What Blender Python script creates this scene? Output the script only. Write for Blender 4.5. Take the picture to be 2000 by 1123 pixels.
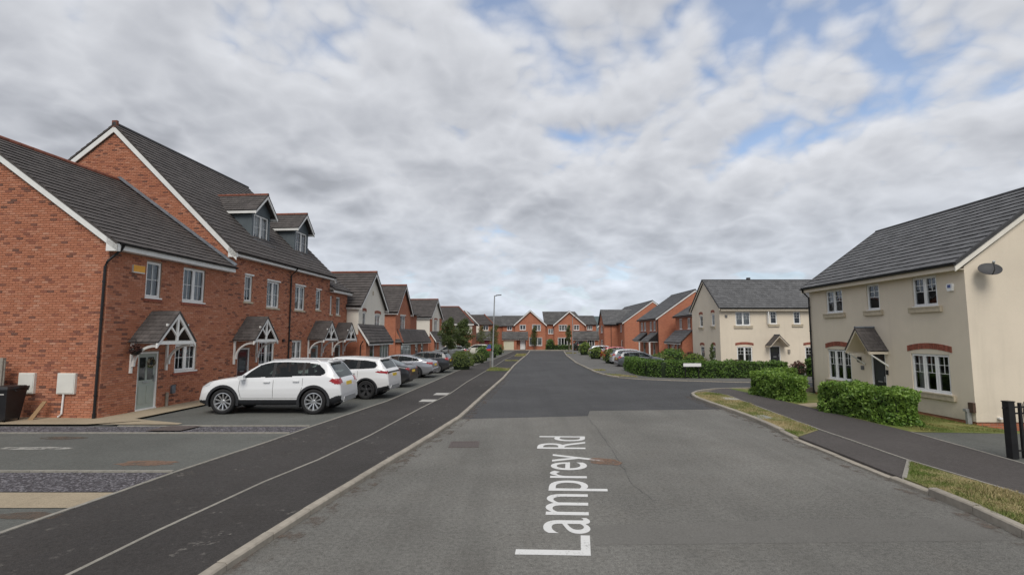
import bpy, math, random
import numpy as np
from mathutils import Matrix, Vector
random.seed(7); rng = np.random.default_rng(7)
SC = bpy.context.scene
for o_ in list(bpy.data.objects): bpy.data.objects.remove(o_)
COL = SC.collection

# ------------------------------------------------------------------ camera, sky, sun, exposure
cam = bpy.data.cameras.new('camera'); cam.sensor_width = 36; cam.lens = 18.0; cam.clip_end = 9000; cam.clip_start = .05
CAMO = bpy.data.objects.new('camera', cam); COL.objects.link(CAMO)
CAM = Vector((0, 0, 2.65)); CAMO.location = CAM
CAMO.rotation_euler = (math.radians(90 + 5.4), 0, 0)
SC.camera = CAMO
SC.render.resolution_x = 1024; SC.render.resolution_y = 574
SUN_EL, SUN_AZ = math.radians(50), math.radians(181)       # azimuth clockwise from +Y
sun = bpy.data.lights.new('sun', 'SUN'); sun.energy = 1.4; sun.angle = math.radians(32); sun.color = (1, .95, .87)
SUNO = bpy.data.objects.new('sun', sun); COL.objects.link(SUNO)
sd = Vector((math.sin(SUN_AZ) * math.cos(SUN_EL), math.cos(SUN_AZ) * math.cos(SUN_EL), math.sin(SUN_EL)))
SUNO.rotation_euler = sd.to_track_quat('Z', 'Y').to_euler(); SUNO.location = (0, 0, 60)
SC.view_settings.view_transform = 'Standard'; SC.view_settings.look = 'None'
SC.view_settings.exposure = 0.66; SC.view_settings.gamma = 1; SC.view_settings.use_curve_mapping = False
try:
    SC.cycles.max_bounces = 6; SC.cycles.transparent_max_bounces = 12; SC.cycles.use_denoising = True
    SC.cycles.sample_clamp_indirect = 4
except Exception: pass

class NT:
    """short-hand for building node trees"""
    def __init__(s, tree): s.t = tree; s.n = tree.nodes; s.l = tree.links
    def new(s, typ, **kw):
        n = s.n.new(typ)
        for k, v in kw.items():
            if k.startswith('i_'):
                key = k[2:]; key = int(key) if key.isdigit() else key.replace('_', ' ')
                n.inputs[key].default_value = v
            else: setattr(n, k, v)
        return n
    def link(s, a, b): s.l.new(a, b)
    def math(s, op, a, b=None, c=None, clamp=False):
        n = s.n.new('ShaderNodeMath'); n.operation = op; n.use_clamp = clamp
        for i, v in enumerate((a, b, c)):
            if v is None: continue
            if isinstance(v, (int, float)): n.inputs[i].default_value = v
            else: s.l.new(v, n.inputs[i])
        return n.outputs[0]
    def mix(s, f, a, b, blend='MIX'):
        n = s.n.new('ShaderNodeMix'); n.data_type = 'RGBA'; n.blend_type = blend
        for i, v in ((0, f), (6, a), (7, b)):
            if isinstance(v, (int, float)): n.inputs[i].default_value = v
            elif isinstance(v, (tuple, list)): n.inputs[i].default_value = tuple(v) + ((1,) if len(v) == 3 else ())
            else: s.l.new(v, n.inputs[i])
        return n.outputs[2]
    def noise(s, vec, scale, detail=4, rough=.55, dist=0, dim='3D'):
        n = s.new('ShaderNodeTexNoise', noise_dimensions=dim)
        n.inputs['Scale'].default_value = scale; n.inputs['Detail'].default_value = detail
        n.inputs['Roughness'].default_value = rough; n.inputs['Distortion'].default_value = dist
        if vec is not None: s.l.new(vec, n.inputs['Vector'])
        return n.outputs[0]
    def ramp(s, v, lo, hi):
        n = s.n.new('ShaderNodeMapRange'); n.interpolation_type = 'SMOOTHSTEP'
        n.inputs[1].default_value = lo; n.inputs[2].default_value = hi
        s.l.new(v, n.inputs[0]); return n.outputs[0]

def make_world():
    W = bpy.data.worlds.new('World'); SC.world = W; W.use_nodes = True
    t = NT(W.node_tree); t.n.clear()
    out = t.new('ShaderNodeOutputWorld')
    sky = t.new('ShaderNodeTexSky', sky_type='NISHITA', sun_disc=False)
    sky.sun_elevation = SUN_EL; sky.sun_rotation = SUN_AZ; sky.air_density = 1.0; sky.dust_density = 1.2; sky.ozone_density = 2.0
    b1 = t.new('ShaderNodeBackground'); b1.inputs[1].default_value = 0.12
    t.link(sky.outputs[0], b1.inputs[0])
    tc = t.new('ShaderNodeTexCoord')
    sep = t.new('ShaderNodeSeparateXYZ'); t.link(tc.outputs['Generated'], sep.inputs[0])
    z = t.math('MAXIMUM', sep.outputs[2], 0.0)
    den = t.math('ADD', z, 0.34)
    px = t.math('DIVIDE', sep.outputs[0], den); py = t.math('DIVIDE', sep.outputs[1], den)
    def vec(k, ox=0., oy=0.):
        c = t.new('ShaderNodeCombineXYZ')
        t.link(t.math('MULTIPLY_ADD', px, k, ox), c.inputs[0]); t.link(t.math('MULTIPLY_ADD', py, k, oy), c.inputs[1])
        return c.outputs[0]
    OX, OY = SKY_OFF
    def dens(k):
        big = t.noise(vec(k, OX, OY), 0.95, 3, .5, .15, '2D')
        mid = t.noise(vec(k, OX + 9.3, OY - 4.1), 2.9, 8, .56, .12, '2D')
        bl = 0
        for f_, w_, o_ in ((2.7, .58, 2.2), (6.0, .29, 7.7), (13.5, .16, 5.1)):       # rounded cauliflower lumps
            nn = t.noise(vec(k, (OX + o_) , OY + o_), f_, 1, .4, .2, '2D'); a_ = t.math('MULTIPLY', t.math('ABSOLUTE', t.math('SUBTRACT', nn, .5)), 4.2 * w_); bl = t.math('ADD', a_, bl)
        return t.math('ADD', t.math('ADD', t.math('MULTIPLY', big, .55), t.math('MULTIPLY', mid, .27)), t.math('MULTIPLY', bl, .19))
    d0 = dens(1.0); d1 = dens(0.965)
    cover = t.ramp(d0, .270, .425)
    lit = t.math('MULTIPLY', t.math('SUBTRACT', d0, d1), 1.25)
    fine = t.noise(vec(1.0, 3.3, 8.8), 7.0, 6, .55, .1, '2D')
    thick = t.ramp(d0, .40, .60)
    hz = t.ramp(z, 0.0, .30)
    bright = t.math('ADD', t.math('SUBTRACT', .645, t.math('MULTIPLY', thick, .165)), t.math('MULTIPLY', t.math('SUBTRACT', 1.0, hz), .06))
    bright = t.math('ADD', bright, lit)
    bright = t.math('ADD', bright, t.math('MULTIPLY', t.math('SUBTRACT', fine, .5), .13))
    bright = t.math('MINIMUM', t.math('MAXIMUM', bright, .38), .84)
    tint = t.mix(t.ramp(bright, .40, .70), (.94, .97, 1.05), (.965, .985, 1.035))
    tint = t.mix(hz, (.90, .97, 1.09), tint)
    cb = t.new('ShaderNodeBackground'); t.link(tint, cb.inputs[0]); t.link(t.math('MULTIPLY', bright, SKY_K), cb.inputs[1])
    cov = t.math('MAXIMUM', t.math('MULTIPLY', cover, .97), t.math('SUBTRACT', .85, t.math('MULTIPLY', hz, .62)))
    mx = t.new('ShaderNodeMixShader'); t.link(cov, mx.inputs[0]); t.link(b1.outputs[0], mx.inputs[1]); t.link(cb.outputs[0], mx.inputs[2])
    t.link(mx.outputs[0], out.inputs[0])
SKY_OFF = (1.180, 19.506); SKY_K = 0.665
make_world()

# ------------------------------------------------------------------ helpers
def tag(o, label=None, cat=None, group=None, kind=None):
    if label: o['label'] = label
    if cat: o['category'] = cat
    if group: o['group'] = group
    if kind: o['kind'] = kind
    return o
def empty(name, M=None, parent=None):
    o = bpy.data.objects.new(name, None); COL.objects.link(o); o.empty_display_size = .3
    if M is not None: o.matrix_world = M
    if parent is not None: o.parent = parent
    return o
def link(name, me, parent=None, M=None):
    o = bpy.data.objects.new(name, me); COL.objects.link(o)
    if parent is not None: o.parent = parent
    if M is not None: o.matrix_local = M
    return o
def frame(x, y, ang, z=0.): return Matrix.Translation((x, y, z)) @ Matrix.Rotation(ang, 4, 'Z')

class MB:
    def __init__(s): s.v = []; s.f = []; s.mi = []; s.cur = 0
    def face(s, pts):
        i = len(s.v); s.v += [tuple(p) for p in pts]; s.f.append(tuple(range(i, i + len(pts)))); s.mi.append(s.cur); return s
    def box(s, x0, x1, y0, y1, z0, z1, T=None):
        P = [(x, y, z) for z in (z0, z1) for y in (y0, y1) for x in (x0, x1)]
        if T is not None: P = [tuple(T(p)) for p in P]
        i = len(s.v); s.v += P
        for q in ((0, 2, 3, 1), (4, 5, 7, 6), (0, 1, 5, 4), (2, 6, 7, 3), (0, 4, 6, 2), (1, 3, 7, 5)):
            s.f.append(tuple(i + k for k in q)); s.mi.append(s.cur)
        return s
    def extr(s, poly, vec):
        """closed prism: polygon (3-D points) swept along vec"""
        n = len(poly); i = len(s.v); vec = Vector(vec)
        a = [Vector(p) for p in poly]; s.v += [tuple(p) for p in a] + [tuple(p + vec) for p in a]
        s.f.append(tuple(i + k for k in reversed(range(n)))); s.f.append(tuple(i + n + k for k in range(n))); s.mi += [s.cur] * 2
        for k in range(n):
            j = (k + 1) % n; s.f.append((i + k, i + j, i + n + j, i + n + k)); s.mi.append(s.cur)
        return s
    def tube(s, path, r, n=8, cap=True):
        P = [Vector(p) for p in path]; i0 = len(s.v); R = r if isinstance(r, (list, tuple)) else [r] * len(P)
        for k, p in enumerate(P):
            t = (P[min(k + 1, len(P) - 1)] - P[max(k - 1, 0)]).normalized()
            a = t.cross(Vector((0, 0, 1)) if abs(t.z) < .9 else Vector((1, 0, 0))).normalized(); b = t.cross(a)
            for q in range(n):
                w = 2 * math.pi * q / n; s.v.append(tuple(p + (a * math.cos(w) + b * math.sin(w)) * R[k]))
        for k in range(len(P) - 1):
            for q in range(n):
                A = i0 + k * n + q; B = i0 + k * n + (q + 1) % n; s.f.append((A, B, B + n, A + n)); s.mi.append(s.cur)
        if cap:
            s.f.append(tuple(i0 + q for q in range(n))); e = i0 + (len(P) - 1) * n
            s.f.append(tuple(e + q for q in reversed(range(n)))); s.mi += [s.cur] * 2
        return s
    def lathe(s, prof, n=24, T=None):
        """profile [(r,h)] turned about local z, T maps to place"""
        i0 = len(s.v)
        for r, h in prof:
            for q in range(n):
                w = 2 * math.pi * q / n; p = (r * math.cos(w), r * math.sin(w), h)
                s.v.append(tuple(T(p)) if T else p)
        for k in range(len(prof) - 1):
            for q in range(n):
                A = i0 + k * n + q; B = i0 + k * n + (q + 1) % n; s.f.append((A, B, B + n, A + n)); s.mi.append(s.cur)
        return s
    def mesh(s, name, mat, smooth=False):
        me = bpy.data.meshes.new(name); me.from_pydata(s.v, [], s.f)
        for m in (mat if isinstance(mat, (list, tuple)) else [mat]): me.materials.append(m)
        if any(s.mi): me.polygons.foreach_set('material_index', s.mi)
        if smooth: me.polygons.foreach_set('use_smooth', [True] * len(me.polygons))
        me.update(); return me
    def build(s, name, mat, parent=None, smooth=False, M=None):
        return link(name, s.mesh(name, mat, smooth), parent, M)

class PL:
    """vertical plane in a thing's own space: u along, z up, w outwards"""
    def __init__(s, O, U):
        s.O = Vector((O[0], O[1], 0)); s.U = Vector((U[0], U[1], 0)).normalized(); s.N = Vector((s.U.y, -s.U.x, 0))
    def p(s, u, z, w=0.): q = s.O + s.U * u + s.N * w; return (q.x, q.y, z)
    def T(s): return lambda P: s.p(P[0], P[2], P[1])       # box(u0,u1,w0,w1,z0,z1)

# ------------------------------------------------------------------ materials
def mat(name): m = bpy.data.materials.new(name); m.use_nodes = True; t = NT(m.node_tree); return m, t, t.n['Principled BSDF']
def simple(name, col, rough=.6, var=.12, scale=6, bump=0., metal=0., spec=.4, rnd=0., grime=0.):
    m, t, b = mat(name)
    tc = t.new('ShaderNodeTexCoord')
    n = t.noise(tc.outputs['Object'], scale, 5, .6)
    lo = tuple(c * (1 - var) for c in col); hi = tuple(min(1, c * (1 + var)) for c in col)
    c = t.mix(t.ramp(n, .3, .7), lo, hi)
    if rnd:
        g = t.new('ShaderNodeNewGeometry'); oi = t.new('ShaderNodeObjectInfo')
        r = t.math('FRACT', t.math('ADD', g.outputs['Random Per Island'], oi.outputs['Random']))
        c = t.mix(1.0, c, t.mix(r, (1 - rnd,) * 3, (1 + rnd,) * 3), 'MULTIPLY')
    if grime:
        n2 = t.noise(tc.outputs['Object'], .7, 6, .65)
        c = t.mix(t.math('MULTIPLY', t.ramp(n2, .45, .75), grime), c, tuple(x * .55 for x in col))
    t.link(c, b.inputs['Base Color']); b.inputs['Roughness'].default_value = rough; b.inputs['Metallic'].default_value = metal
    b.inputs['Specular IOR Level'].default_value = spec
    if bump:
        bp = t.new('ShaderNodeBump'); bp.inputs['Strength'].default_value = bump; bp.inputs['Distance'].default_value = .01
        t.link(t.noise(tc.outputs['Object'], scale * 12, 3, .6), bp.inputs['Height']); t.link(bp.outputs[0], b.inputs['Normal'])
    return m
def brick_unit(name):
    """single bricks: colour from the brick's own random number"""
    m, t, b = mat(name)
    g = t.new('ShaderNodeNewGeometry'); oi = t.new('ShaderNodeObjectInfo'); tc = t.new('ShaderNodeTexCoord')
    r = t.math('FRACT', t.math('ADD', g.outputs['Random Per Island'], t.math('MULTIPLY', oi.outputs['Random'], 1.0)))
    cr = t.new('ShaderNodeValToRGB'); e = cr.color_ramp; e.interpolation = 'LINEAR'
    cols = [(0, (.53, .27, .18)), (.04, (.425, .168, .096)), (.30, (.445, .175, .101)), (.62, (.485, .202, .12)), (.83, (.515, .24, .155)), (.88, (.34, .125, .078)), (.95, (.24, .10, .07)), (1, (.17, .085, .065))]
    e.elements[0].position, e.elements[0].color = 0, cols[0][1] + (1,); e.elements[1].position, e.elements[1].color = 1, cols[-1][1] + (1,)
    for p, c in cols[1:-1]:
        x = e.elements.new(p); x.color = c + (1,)
    # dark bricks come in loose drifts across the wall
    big = t.noise(tc.outputs['Object'], .45, 4, .6); t.link(t.math('ADD', r, t.math('MULTIPLY', t.math('SUBTRACT', big, .5), .35), clamp=True), cr.inputs[0])
    n = t.noise(tc.outputs['Object'], 28, 4, .65)
    c = t.mix(t.ramp(n, .3, .75), t.mix(.75, cr.outputs[0], (.16, .06, .04)), cr.outputs[0])
    c = t.mix(t.ramp(n, .25, .6), t.mix(.30, cr.outputs[0], (.12, .05, .035)), cr.outputs[0])
    t.link(c, b.inputs['Base Color']); b.inputs['Roughness'].default_value = .85; b.inputs['Specular IOR Level'].default_value = .25
    bp = t.new('ShaderNodeBump'); bp.inputs['Strength'].default_value = .5; bp.inputs['Distance'].default_value = .006
    t.link(n, bp.inputs['Height']); t.link(bp.outputs[0], b.inputs['Normal']); return m
def brick_tex(name, k=1.0):
    """walls too far to tell the bricks apart"""
    m, t, b = mat(name); tc = t.new('ShaderNodeTexCoord'); s = t.new('ShaderNodeSeparateXYZ'); t.link(tc.outputs['Object'], s.inputs[0])
    cx = t.new('ShaderNodeCombineXYZ'); t.link(t.math('ADD', s.outputs[0], s.outputs[1]), cx.inputs[0]); t.link(s.outputs[2], cx.inputs[1])
    br = t.new('ShaderNodeTexBrick'); br.offset = .5
    t.link(cx.outputs[0], br.inputs['Vector'])
    br.inputs['Scale'].default_value = 1; br.inputs['Mortar Size'].default_value = .008; br.inputs['Brick Width'].default_value = .225; br.inputs['Row Height'].default_value = .075
    br.inputs['Color1'].default_value = (.49 * k, .172 * k, .092 * k, 1); br.inputs['Color2'].default_value = (.38 * k, .128 * k, .072 * k, 1); br.inputs['Mortar'].default_value = (.30, .21, .16, 1)
    br.inputs['Bias'].default_value = -.15
    n = t.noise(tc.outputs['Object'], .5, 6, .65); c = t.mix(t.math('MULTIPLY', t.ramp(n, .4, .75), .5), br.outputs[0], (.30 * k, .11 * k, .07 * k))
    t.link(c, b.inputs['Base Color']); b.inputs['Roughness'].default_value = .88; b.inputs['Specular IOR Level'].default_value = .2
    bp = t.new('ShaderNodeBump'); bp.inputs['Strength'].default_value = .4; bp.inputs['Distance'].default_value = .008; bp.invert = True
    t.link(br.outputs[1], bp.inputs['Height']); t.link(bp.outputs[0], b.inputs['Normal']); return m
def render_mat(name, col):
    m, t, b = mat(name); tc = t.new('ShaderNodeTexCoord')
    n = t.noise(tc.outputs['Object'], .35, 6, .6)
    mp = t.new('ShaderNodeMapping'); mp.inputs['Scale'].default_value = (2.2, 2.2, .18); t.link(tc.outputs['Object'], mp.inputs[0])
    st = t.noise(mp.outputs[0], 1.6, 5, .6)
    c = t.mix(t.ramp(n, .3, .7), tuple(x * .92 for x in col), tuple(x * 1.05 for x in col))
    c = t.mix(t.math('MULTIPLY', t.ramp(st, .50, .8), .26), c, tuple(x * .70 for x in col))
    s = t.new('ShaderNodeSeparateXYZ'); t.link(tc.outputs['Object'], s.inputs[0])
    foot = t.math('MULTIPLY', t.math('SUBTRACT', 1.0, t.ramp(s.outputs[2], .05, .75)), t.ramp(t.noise(tc.outputs['Object'], 2.3, 5, .7), .35, .7))
    c = t.mix(t.math('MULTIPLY', foot, .35), c, (.30, .27, .20))
    gr = t.noise(tc.outputs['Object'], 34, 4, .7); c = t.mix(t.math('MULTIPLY', t.ramp(gr, .45, .75), .14), c, tuple(x * .6 for x in col))
    t.link(c, b.inputs['Base Color']); b.inputs['Roughness'].default_value = .9; b.inputs['Specular IOR Level'].default_value = .2
    bp = t.new('ShaderNodeBump'); bp.inputs['Strength'].default_value = .35; bp.inputs['Distance'].default_value = .006
    t.link(t.noise(tc.outputs['Object'], 60, 3, .6), bp.inputs['Height']); t.link(bp.outputs[0], b.inputs['Normal']); return m
def asphalt(name, col, speck=.5, patch=.25, sc=1.0, warm=(0, 0, 0), streak=0., tracks=0.):
    m, t, b = mat(name); tc = t.new('ShaderNodeTexCoord'); P = tc.outputs['Object']
    n1 = t.noise(P, .22, 5, .6); n2 = t.noise(P, 1.1, 7, .7); n3 = t.noise(P, 16 * sc, 4, .75); n4 = t.noise(P, 70 * sc, 3, .7); n5 = t.noise(P, .09, 3, .5)
    c = t.mix(t.ramp(n1, .32, .68), tuple(x * (1 - patch) for x in col), tuple(x * (1 + patch * .7) for x in col))
    c = t.mix(t.math('MULTIPLY', t.ramp(n2, .45, .72), .42), c, tuple(x * .68 + w for x, w in zip(col, warm)))
    c = t.mix(t.math('MULTIPLY', t.ramp(n5, .45, .65), .25), c, tuple(x * 1.18 + w for x, w in zip(col, warm)))
    f = t.math('ADD', 1.0, t.math('ADD', t.math('MULTIPLY', t.math('SUBTRACT', n3, .5), speck * 2.2), t.math('MULTIPLY', t.math('SUBTRACT', n4, .5), speck * 3.0)))
    cc = t.new('ShaderNodeCombineXYZ')
    for i in range(3): t.link(f, cc.inputs[i])
    c = t.mix(1.0, c, cc.outputs[0], 'MULTIPLY')
    c = t.mix(t.math('MULTIPLY', t.ramp(n4, .60, .68), speck * .5), c, tuple(min(1, x * 2.6) for x in col))       # pale aggregate
    c = t.mix(t.math('MULTIPLY', t.ramp(n3, .66, .74), speck * .7), c, tuple(x * .45 for x in col))                 # dark pits
    if tracks:
        mp = t.new('ShaderNodeMapping'); mp.inputs['Scale'].default_value = (1.5, .07, 1); mp.inputs['Rotation'].default_value = (0, 0, .06); t.link(P, mp.inputs[0]); n8 = t.noise(mp.outputs[0], 1.0, 4, .6)
        c = t.mix(t.math('MULTIPLY', t.ramp(n8, .42, .68), tracks), c, tuple(x * .62 for x in col))
        n9 = t.noise(P, 2.6, 3, .6, .6); c = t.mix(t.math('MULTIPLY', t.ramp(n9, .66, .76), tracks * .9), c, tuple(x * .5 for x in col))
    if streak:
        n6 = t.noise(P, 5.5, 4, .7); n7 = t.noise(P, .5, 4, .6)
        k = t.math('MULTIPLY', t.math('MULTIPLY', t.ramp(n6, .60, .70), t.ramp(n7, .46, .66)), streak)
        c = t.mix(k, c, (.32, .30, .27))
    t.link(c, b.inputs['Base Color']); b.inputs['Roughness'].default_value = .9; b.inputs['Specular IOR Level'].default_value = .2
    bp = t.new('ShaderNodeBump'); bp.inputs['Strength'].default_value = .8; bp.inputs['Distance'].default_value = .012
    t.link(t.math('ADD', n3, n4), bp.inputs['Height']); t.link(bp.outputs[0], b.inputs['Normal']); return m
def worn_paint(name, col):
    m, t, b = mat(name); tc = t.new('ShaderNodeTexCoord'); n = t.noise(tc.outputs['Object'], 26, 6, .75); n2 = t.noise(tc.outputs['Object'], 3, 4, .6)
    k = t.ramp(t.math('ADD', t.math('MULTIPLY', n, .7), t.math('MULTIPLY', n2, .3)), .53, .66)
    c = t.mix(t.math('MULTIPLY', k, .62), col, (.16, .155, .145)); t.link(c, b.inputs['Base Color']); b.inputs['Roughness'].default_value = .8; return m
def dirt_mat(name, col, lo=.48, hi=.66):
    m, t, b = mat(name); tc = t.new('ShaderNodeTexCoord'); n = t.noise(tc.outputs['Object'], 3.2, 7, .75); b.inputs['Base Color'].default_value = col + (1,); b.inputs['Roughness'].default_value = .95
    t.link(t.math('MULTIPLY', t.ramp(n, lo, hi), .8), b.inputs['Alpha']); return m
def leaf_mat(name, dark, light, rough=.45, trans=.25):
    m, t, b = mat(name); g = t.new('ShaderNodeNewGeometry'); tc = t.new('ShaderNodeTexCoord')
    n = t.noise(tc.outputs['Object'], 1.9, 4, .6)
    f = t.math('ADD', t.math('MULTIPLY', g.outputs['Random Per Island'], .6), t.math('MULTIPLY', t.ramp(n, .35, .7), .4))
    c = t.mix(f, dark, light); t.link(c, b.inputs['Base Color']); b.inputs['Roughness'].default_value = rough; b.inputs['Specular IOR Level'].default_value = .35
    tr = t.new('ShaderNodeBsdfTranslucent'); t.link(c, tr.inputs[0]); mx = t.new('ShaderNodeMixShader'); mx.inputs[0].default_value = trans
    t.link(b.outputs[0], mx.inputs[1]); t.link(tr.outputs[0], mx.inputs[2]); t.link(mx.outputs[0], t.n['Material Output'].inputs[0]); return m
def grass_mat(name, green, straw, bias=.5):
    m, t, b = mat(name); g = t.new('ShaderNodeNewGeometry'); tc = t.new('ShaderNodeTexCoord')
    n = t.noise(tc.outputs['Object'], .55, 5, .65); n2 = t.noise(tc.outputs['Object'], 3.0, 3, .6)
    f = t.ramp(t.math('ADD', t.math('MULTIPLY', n, .75), t.math('ADD', t.math('MULTIPLY', n2, .2), t.math('MULTIPLY', g.outputs['Random Per Island'], .12))), bias - .1, bias + .14)
    c = t.mix(f, straw, green)
    c = t.mix(t.math('MULTIPLY', g.outputs['Random Per Island'], .45), c, tuple(x * .45 for x in green))
    t.link(c, b.inputs['Base Color']); b.inputs['Roughness'].default_value = .8; b.inputs['Specular IOR Level'].default_value = .15; return m
def glass_mat(name, tint=(.80, .83, .83)):
    m, t, b = mat(name); t.n.remove(b)
    tr = t.new('ShaderNodeBsdfTransparent'); tr.inputs[0].default_value = tint + (1,)
    gl = t.new('ShaderNodeBsdfGlossy'); gl.inputs['Roughness'].default_value = .015; gl.inputs[0].default_value = (.9, .95, 1, 1)
    fr = t.new('ShaderNodeFresnel'); fr.inputs[0].default_value = 1.75
    tc = t.new('ShaderNodeTexCoord'); bp = t.new('ShaderNodeBump'); bp.inputs['Strength'].default_value = .05; bp.inputs['Distance'].default_value = .05
    t.link(t.noise(tc.outputs['Object'], 1.7, 2, .5), bp.inputs['Height']); t.link(bp.outputs[0], gl.inputs['Normal'])
    mx = t.new('ShaderNodeMixShader'); t.link(fr.outputs[0], mx.inputs[0]); t.link(tr.outputs[0], mx.inputs[1]); t.link(gl.outputs[0], mx.inputs[2])
    t.link(mx.outputs[0], t.n['Material Output'].inputs[0]); return m
def car_glass(name):
    m, t, b = mat(name); t.n.remove(b); tr = t.new('ShaderNodeBsdfTransparent'); tr.inputs[0].default_value = (.36, .41, .39, 1); gl = t.new('ShaderNodeBsdfGlossy'); gl.inputs['Roughness'].default_value = .02; gl.inputs[0].default_value = (.9, .95, .95, 1)
    fr = t.new('ShaderNodeFresnel'); fr.inputs[0].default_value = 1.5; mx = t.new('ShaderNodeMixShader'); t.link(fr.outputs[0], mx.inputs[0]); t.link(tr.outputs[0], mx.inputs[1]); t.link(gl.outputs[0], mx.inputs[2]); t.link(mx.outputs[0], t.n['Material Output'].inputs[0]); return m
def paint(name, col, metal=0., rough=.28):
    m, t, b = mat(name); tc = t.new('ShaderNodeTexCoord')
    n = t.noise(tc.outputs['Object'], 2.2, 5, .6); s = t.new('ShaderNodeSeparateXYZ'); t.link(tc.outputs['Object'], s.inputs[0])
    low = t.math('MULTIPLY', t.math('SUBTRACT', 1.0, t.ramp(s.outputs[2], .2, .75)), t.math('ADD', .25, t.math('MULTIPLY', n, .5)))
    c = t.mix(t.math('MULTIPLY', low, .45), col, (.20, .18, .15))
    t.link(c, b.inputs['Base Color']); b.inputs['Metallic'].default_value = metal; b.inputs['Roughness'].default_value = rough
    b.inputs['Coat Weight'].default_value = .6; b.inputs['Coat Roughness'].default_value = .06; return m

M = {}
M['brick'] = brick_unit('brick'); M['mortar'] = simple('mortar', (.32, .215, .16), .95, .15, 9, .2)
M['brick_far'] = brick_tex('far_brick'); M['brick_far2'] = brick_tex('far_brick_orange', 1.05)
M['cream'] = render_mat('cream_render', (.72, .635, .515)); M['pale_cream'] = render_mat('pale_render', (.76, .72, .64))
M['tile_l'] = simple('brown_grey_roof_tile', (.080, .071, .068), .8, .2, 3, .25, rnd=.13, grime=.3)
M['tile_r'] = simple('grey_roof_tile', (.118, .119, .123), .75, .14, 3, .25, rnd=.17, grime=.25)
M['tile_f'] = simple('far_roof_tile', (.105, .102, .10), .8, .2, 1.2, .2, rnd=.2)
M['ridge_red'] = simple('terracotta_ridge', (.20, .075, .050), .85, .2, 5, .2, rnd=.2)
M['ridge_dark'] = simple('dark_ridge', (.055, .055, .058), .8, .2, 5, .2, rnd=.15)
M['white'] = simple('white_painted_wood', (.76, .76, .74), .45, .05, 4, 0, grime=.10)
M['pale_trim'] = simple('pale_painted_trim', (.78, .74, .66), .5, .05, 4, 0, grime=.1); M['upvc'] = simple('white_window_plastic', (.80, .80, .79), .35, .03, 3)
M['black'] = simple('black_plastic', (.014, .014, .015), .38, .2, 5)
M['lead'] = simple('lead_flashing', (.13, .145, .165), .6, .2, 5, .1)
M['leadgrey'] = simple('grey_dormer_cladding', (.095, .115, .128), .6, .10, 3, .1)
M['stone'] = simple('cast_stone', (.50, .43, .32), .85, .1, 8, .2, grime=.3)
M['brick_soldier'] = simple('red_arch_brick', (.27, .085, .055), .85, .25, 14, .3, rnd=.2)
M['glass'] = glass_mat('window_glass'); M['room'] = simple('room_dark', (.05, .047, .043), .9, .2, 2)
M['curtain'] = simple('curtain', (.78, .77, .74), .9, .08, 3); M['curtain_d'] = simple('grey_curtain', (.30, .30, .31), .9, .1, 3)
M['road'] = asphalt('old_road_surface', (.172, .168, .155), .75, .20, 1, (.01, .004, 0), 0., .32)
M['road_patch'] = asphalt('patched_road_surface', (.165, .16, .148), .4, .1, 1.6)
M['road2'] = asphalt('new_road_surface', (.078, .0785, .081), .45, .14, 1, (0, 0, 0), 0., .22)
M['path'] = asphalt('footway_asphalt', (.058, .054, .052), .5, .18, 1, (.008, .006, .004), .65)
M['path_r'] = asphalt('brown_footway_asphalt', (.084, .076, .073), .42, .12, 1, (.008, .006, .004), .1)
M['path_f'] = asphalt('grey_footway_asphalt', (.14, .137, .13), .38, .12)
M['drive'] = asphalt('drive_tarmac', (.122, .125, .116), .45, .14, 1, (.006, .006, .004))
M['slab'] = asphalt('buff_paving', (.36, .30, .215), .25, .14); M['edge'] = simple('concrete_edging', (.255, .24, .21), .9, .15, 9, .2, rnd=.1, grime=.35)
M['kerb'] = simple('kerb_concrete', (.31, .28, .235), .9, .13, 7, .25, rnd=.10, grime=.45)
M['soil'] = simple('ground_soil', (.11, .105, .055), .95, .3, .8, .3)
M['gravel'] = simple('slate_chippings', (.112, .106, .116), .7, .2, 5, rnd=.5)
M['gravel_bed'] = simple('gravel_bed', (.060, .054, .060), .95, .3, 20, .3)
M['grass'] = grass_mat('verge_grass', (.12, .18, .035), (.43, .345, .19), .52)
M['grass_bed'] = grass_mat('verge_earth', (.11, .145, .035), (.40, .315, .18), .55)
M['lawn'] = grass_mat('lawn_grass', (.11, .155, .035), (.29, .255, .10), .50)
M['laurel'] = leaf_mat('laurel_leaf', (.070, .15, .024), (.28, .42, .08), .38)
M['hedge'] = leaf_mat('hedge_leaf', (.046, .105, .022), (.19, .31, .058), .45)
M['shrub'] = leaf_mat('shrub_leaf', (.065, .105, .026), (.22, .27, .075), .55); M['shrub_y'] = leaf_mat('bright_shrub_leaf', (.07, .12, .022), (.25, .33, .07), .5)
M['tree'] = leaf_mat('tree_leaf', (.045, .075, .025), (.15, .19, .06), .5); M['tree_y'] = leaf_mat('slim_tree_leaf', (.06, .08, .028), (.19, .21, .08), .5)
M['red_leaf'] = leaf_mat('reddish_leaf', (.06, .03, .025), (.20, .10, .075), .5)
M['red_dark'] = leaf_mat('dark_red_leaf', (.03, .012, .012), (.10, .04, .035), .5)
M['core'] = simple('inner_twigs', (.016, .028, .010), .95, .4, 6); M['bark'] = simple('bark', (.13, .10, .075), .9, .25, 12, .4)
M['paintline'] = worn_paint('road_paint', (.64, .64, .63))
M['rust'] = dirt_mat('rusty_stain', (.205, .125, .085), .34, .56); M['rust2'] = dirt_mat('brown_stain', (.11, .082, .062), .34, .56); M['pale_stain'] = dirt_mat('pale_stain', (.40, .39, .36), .36, .56)
M['cover'] = simple('pale_cover', (.40, .39, .365), .8, .1, 6, .1); M['iron'] = simple('cast_iron', (.115, .095, .088), .7, .25, 20, .2, metal=.3)
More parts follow.
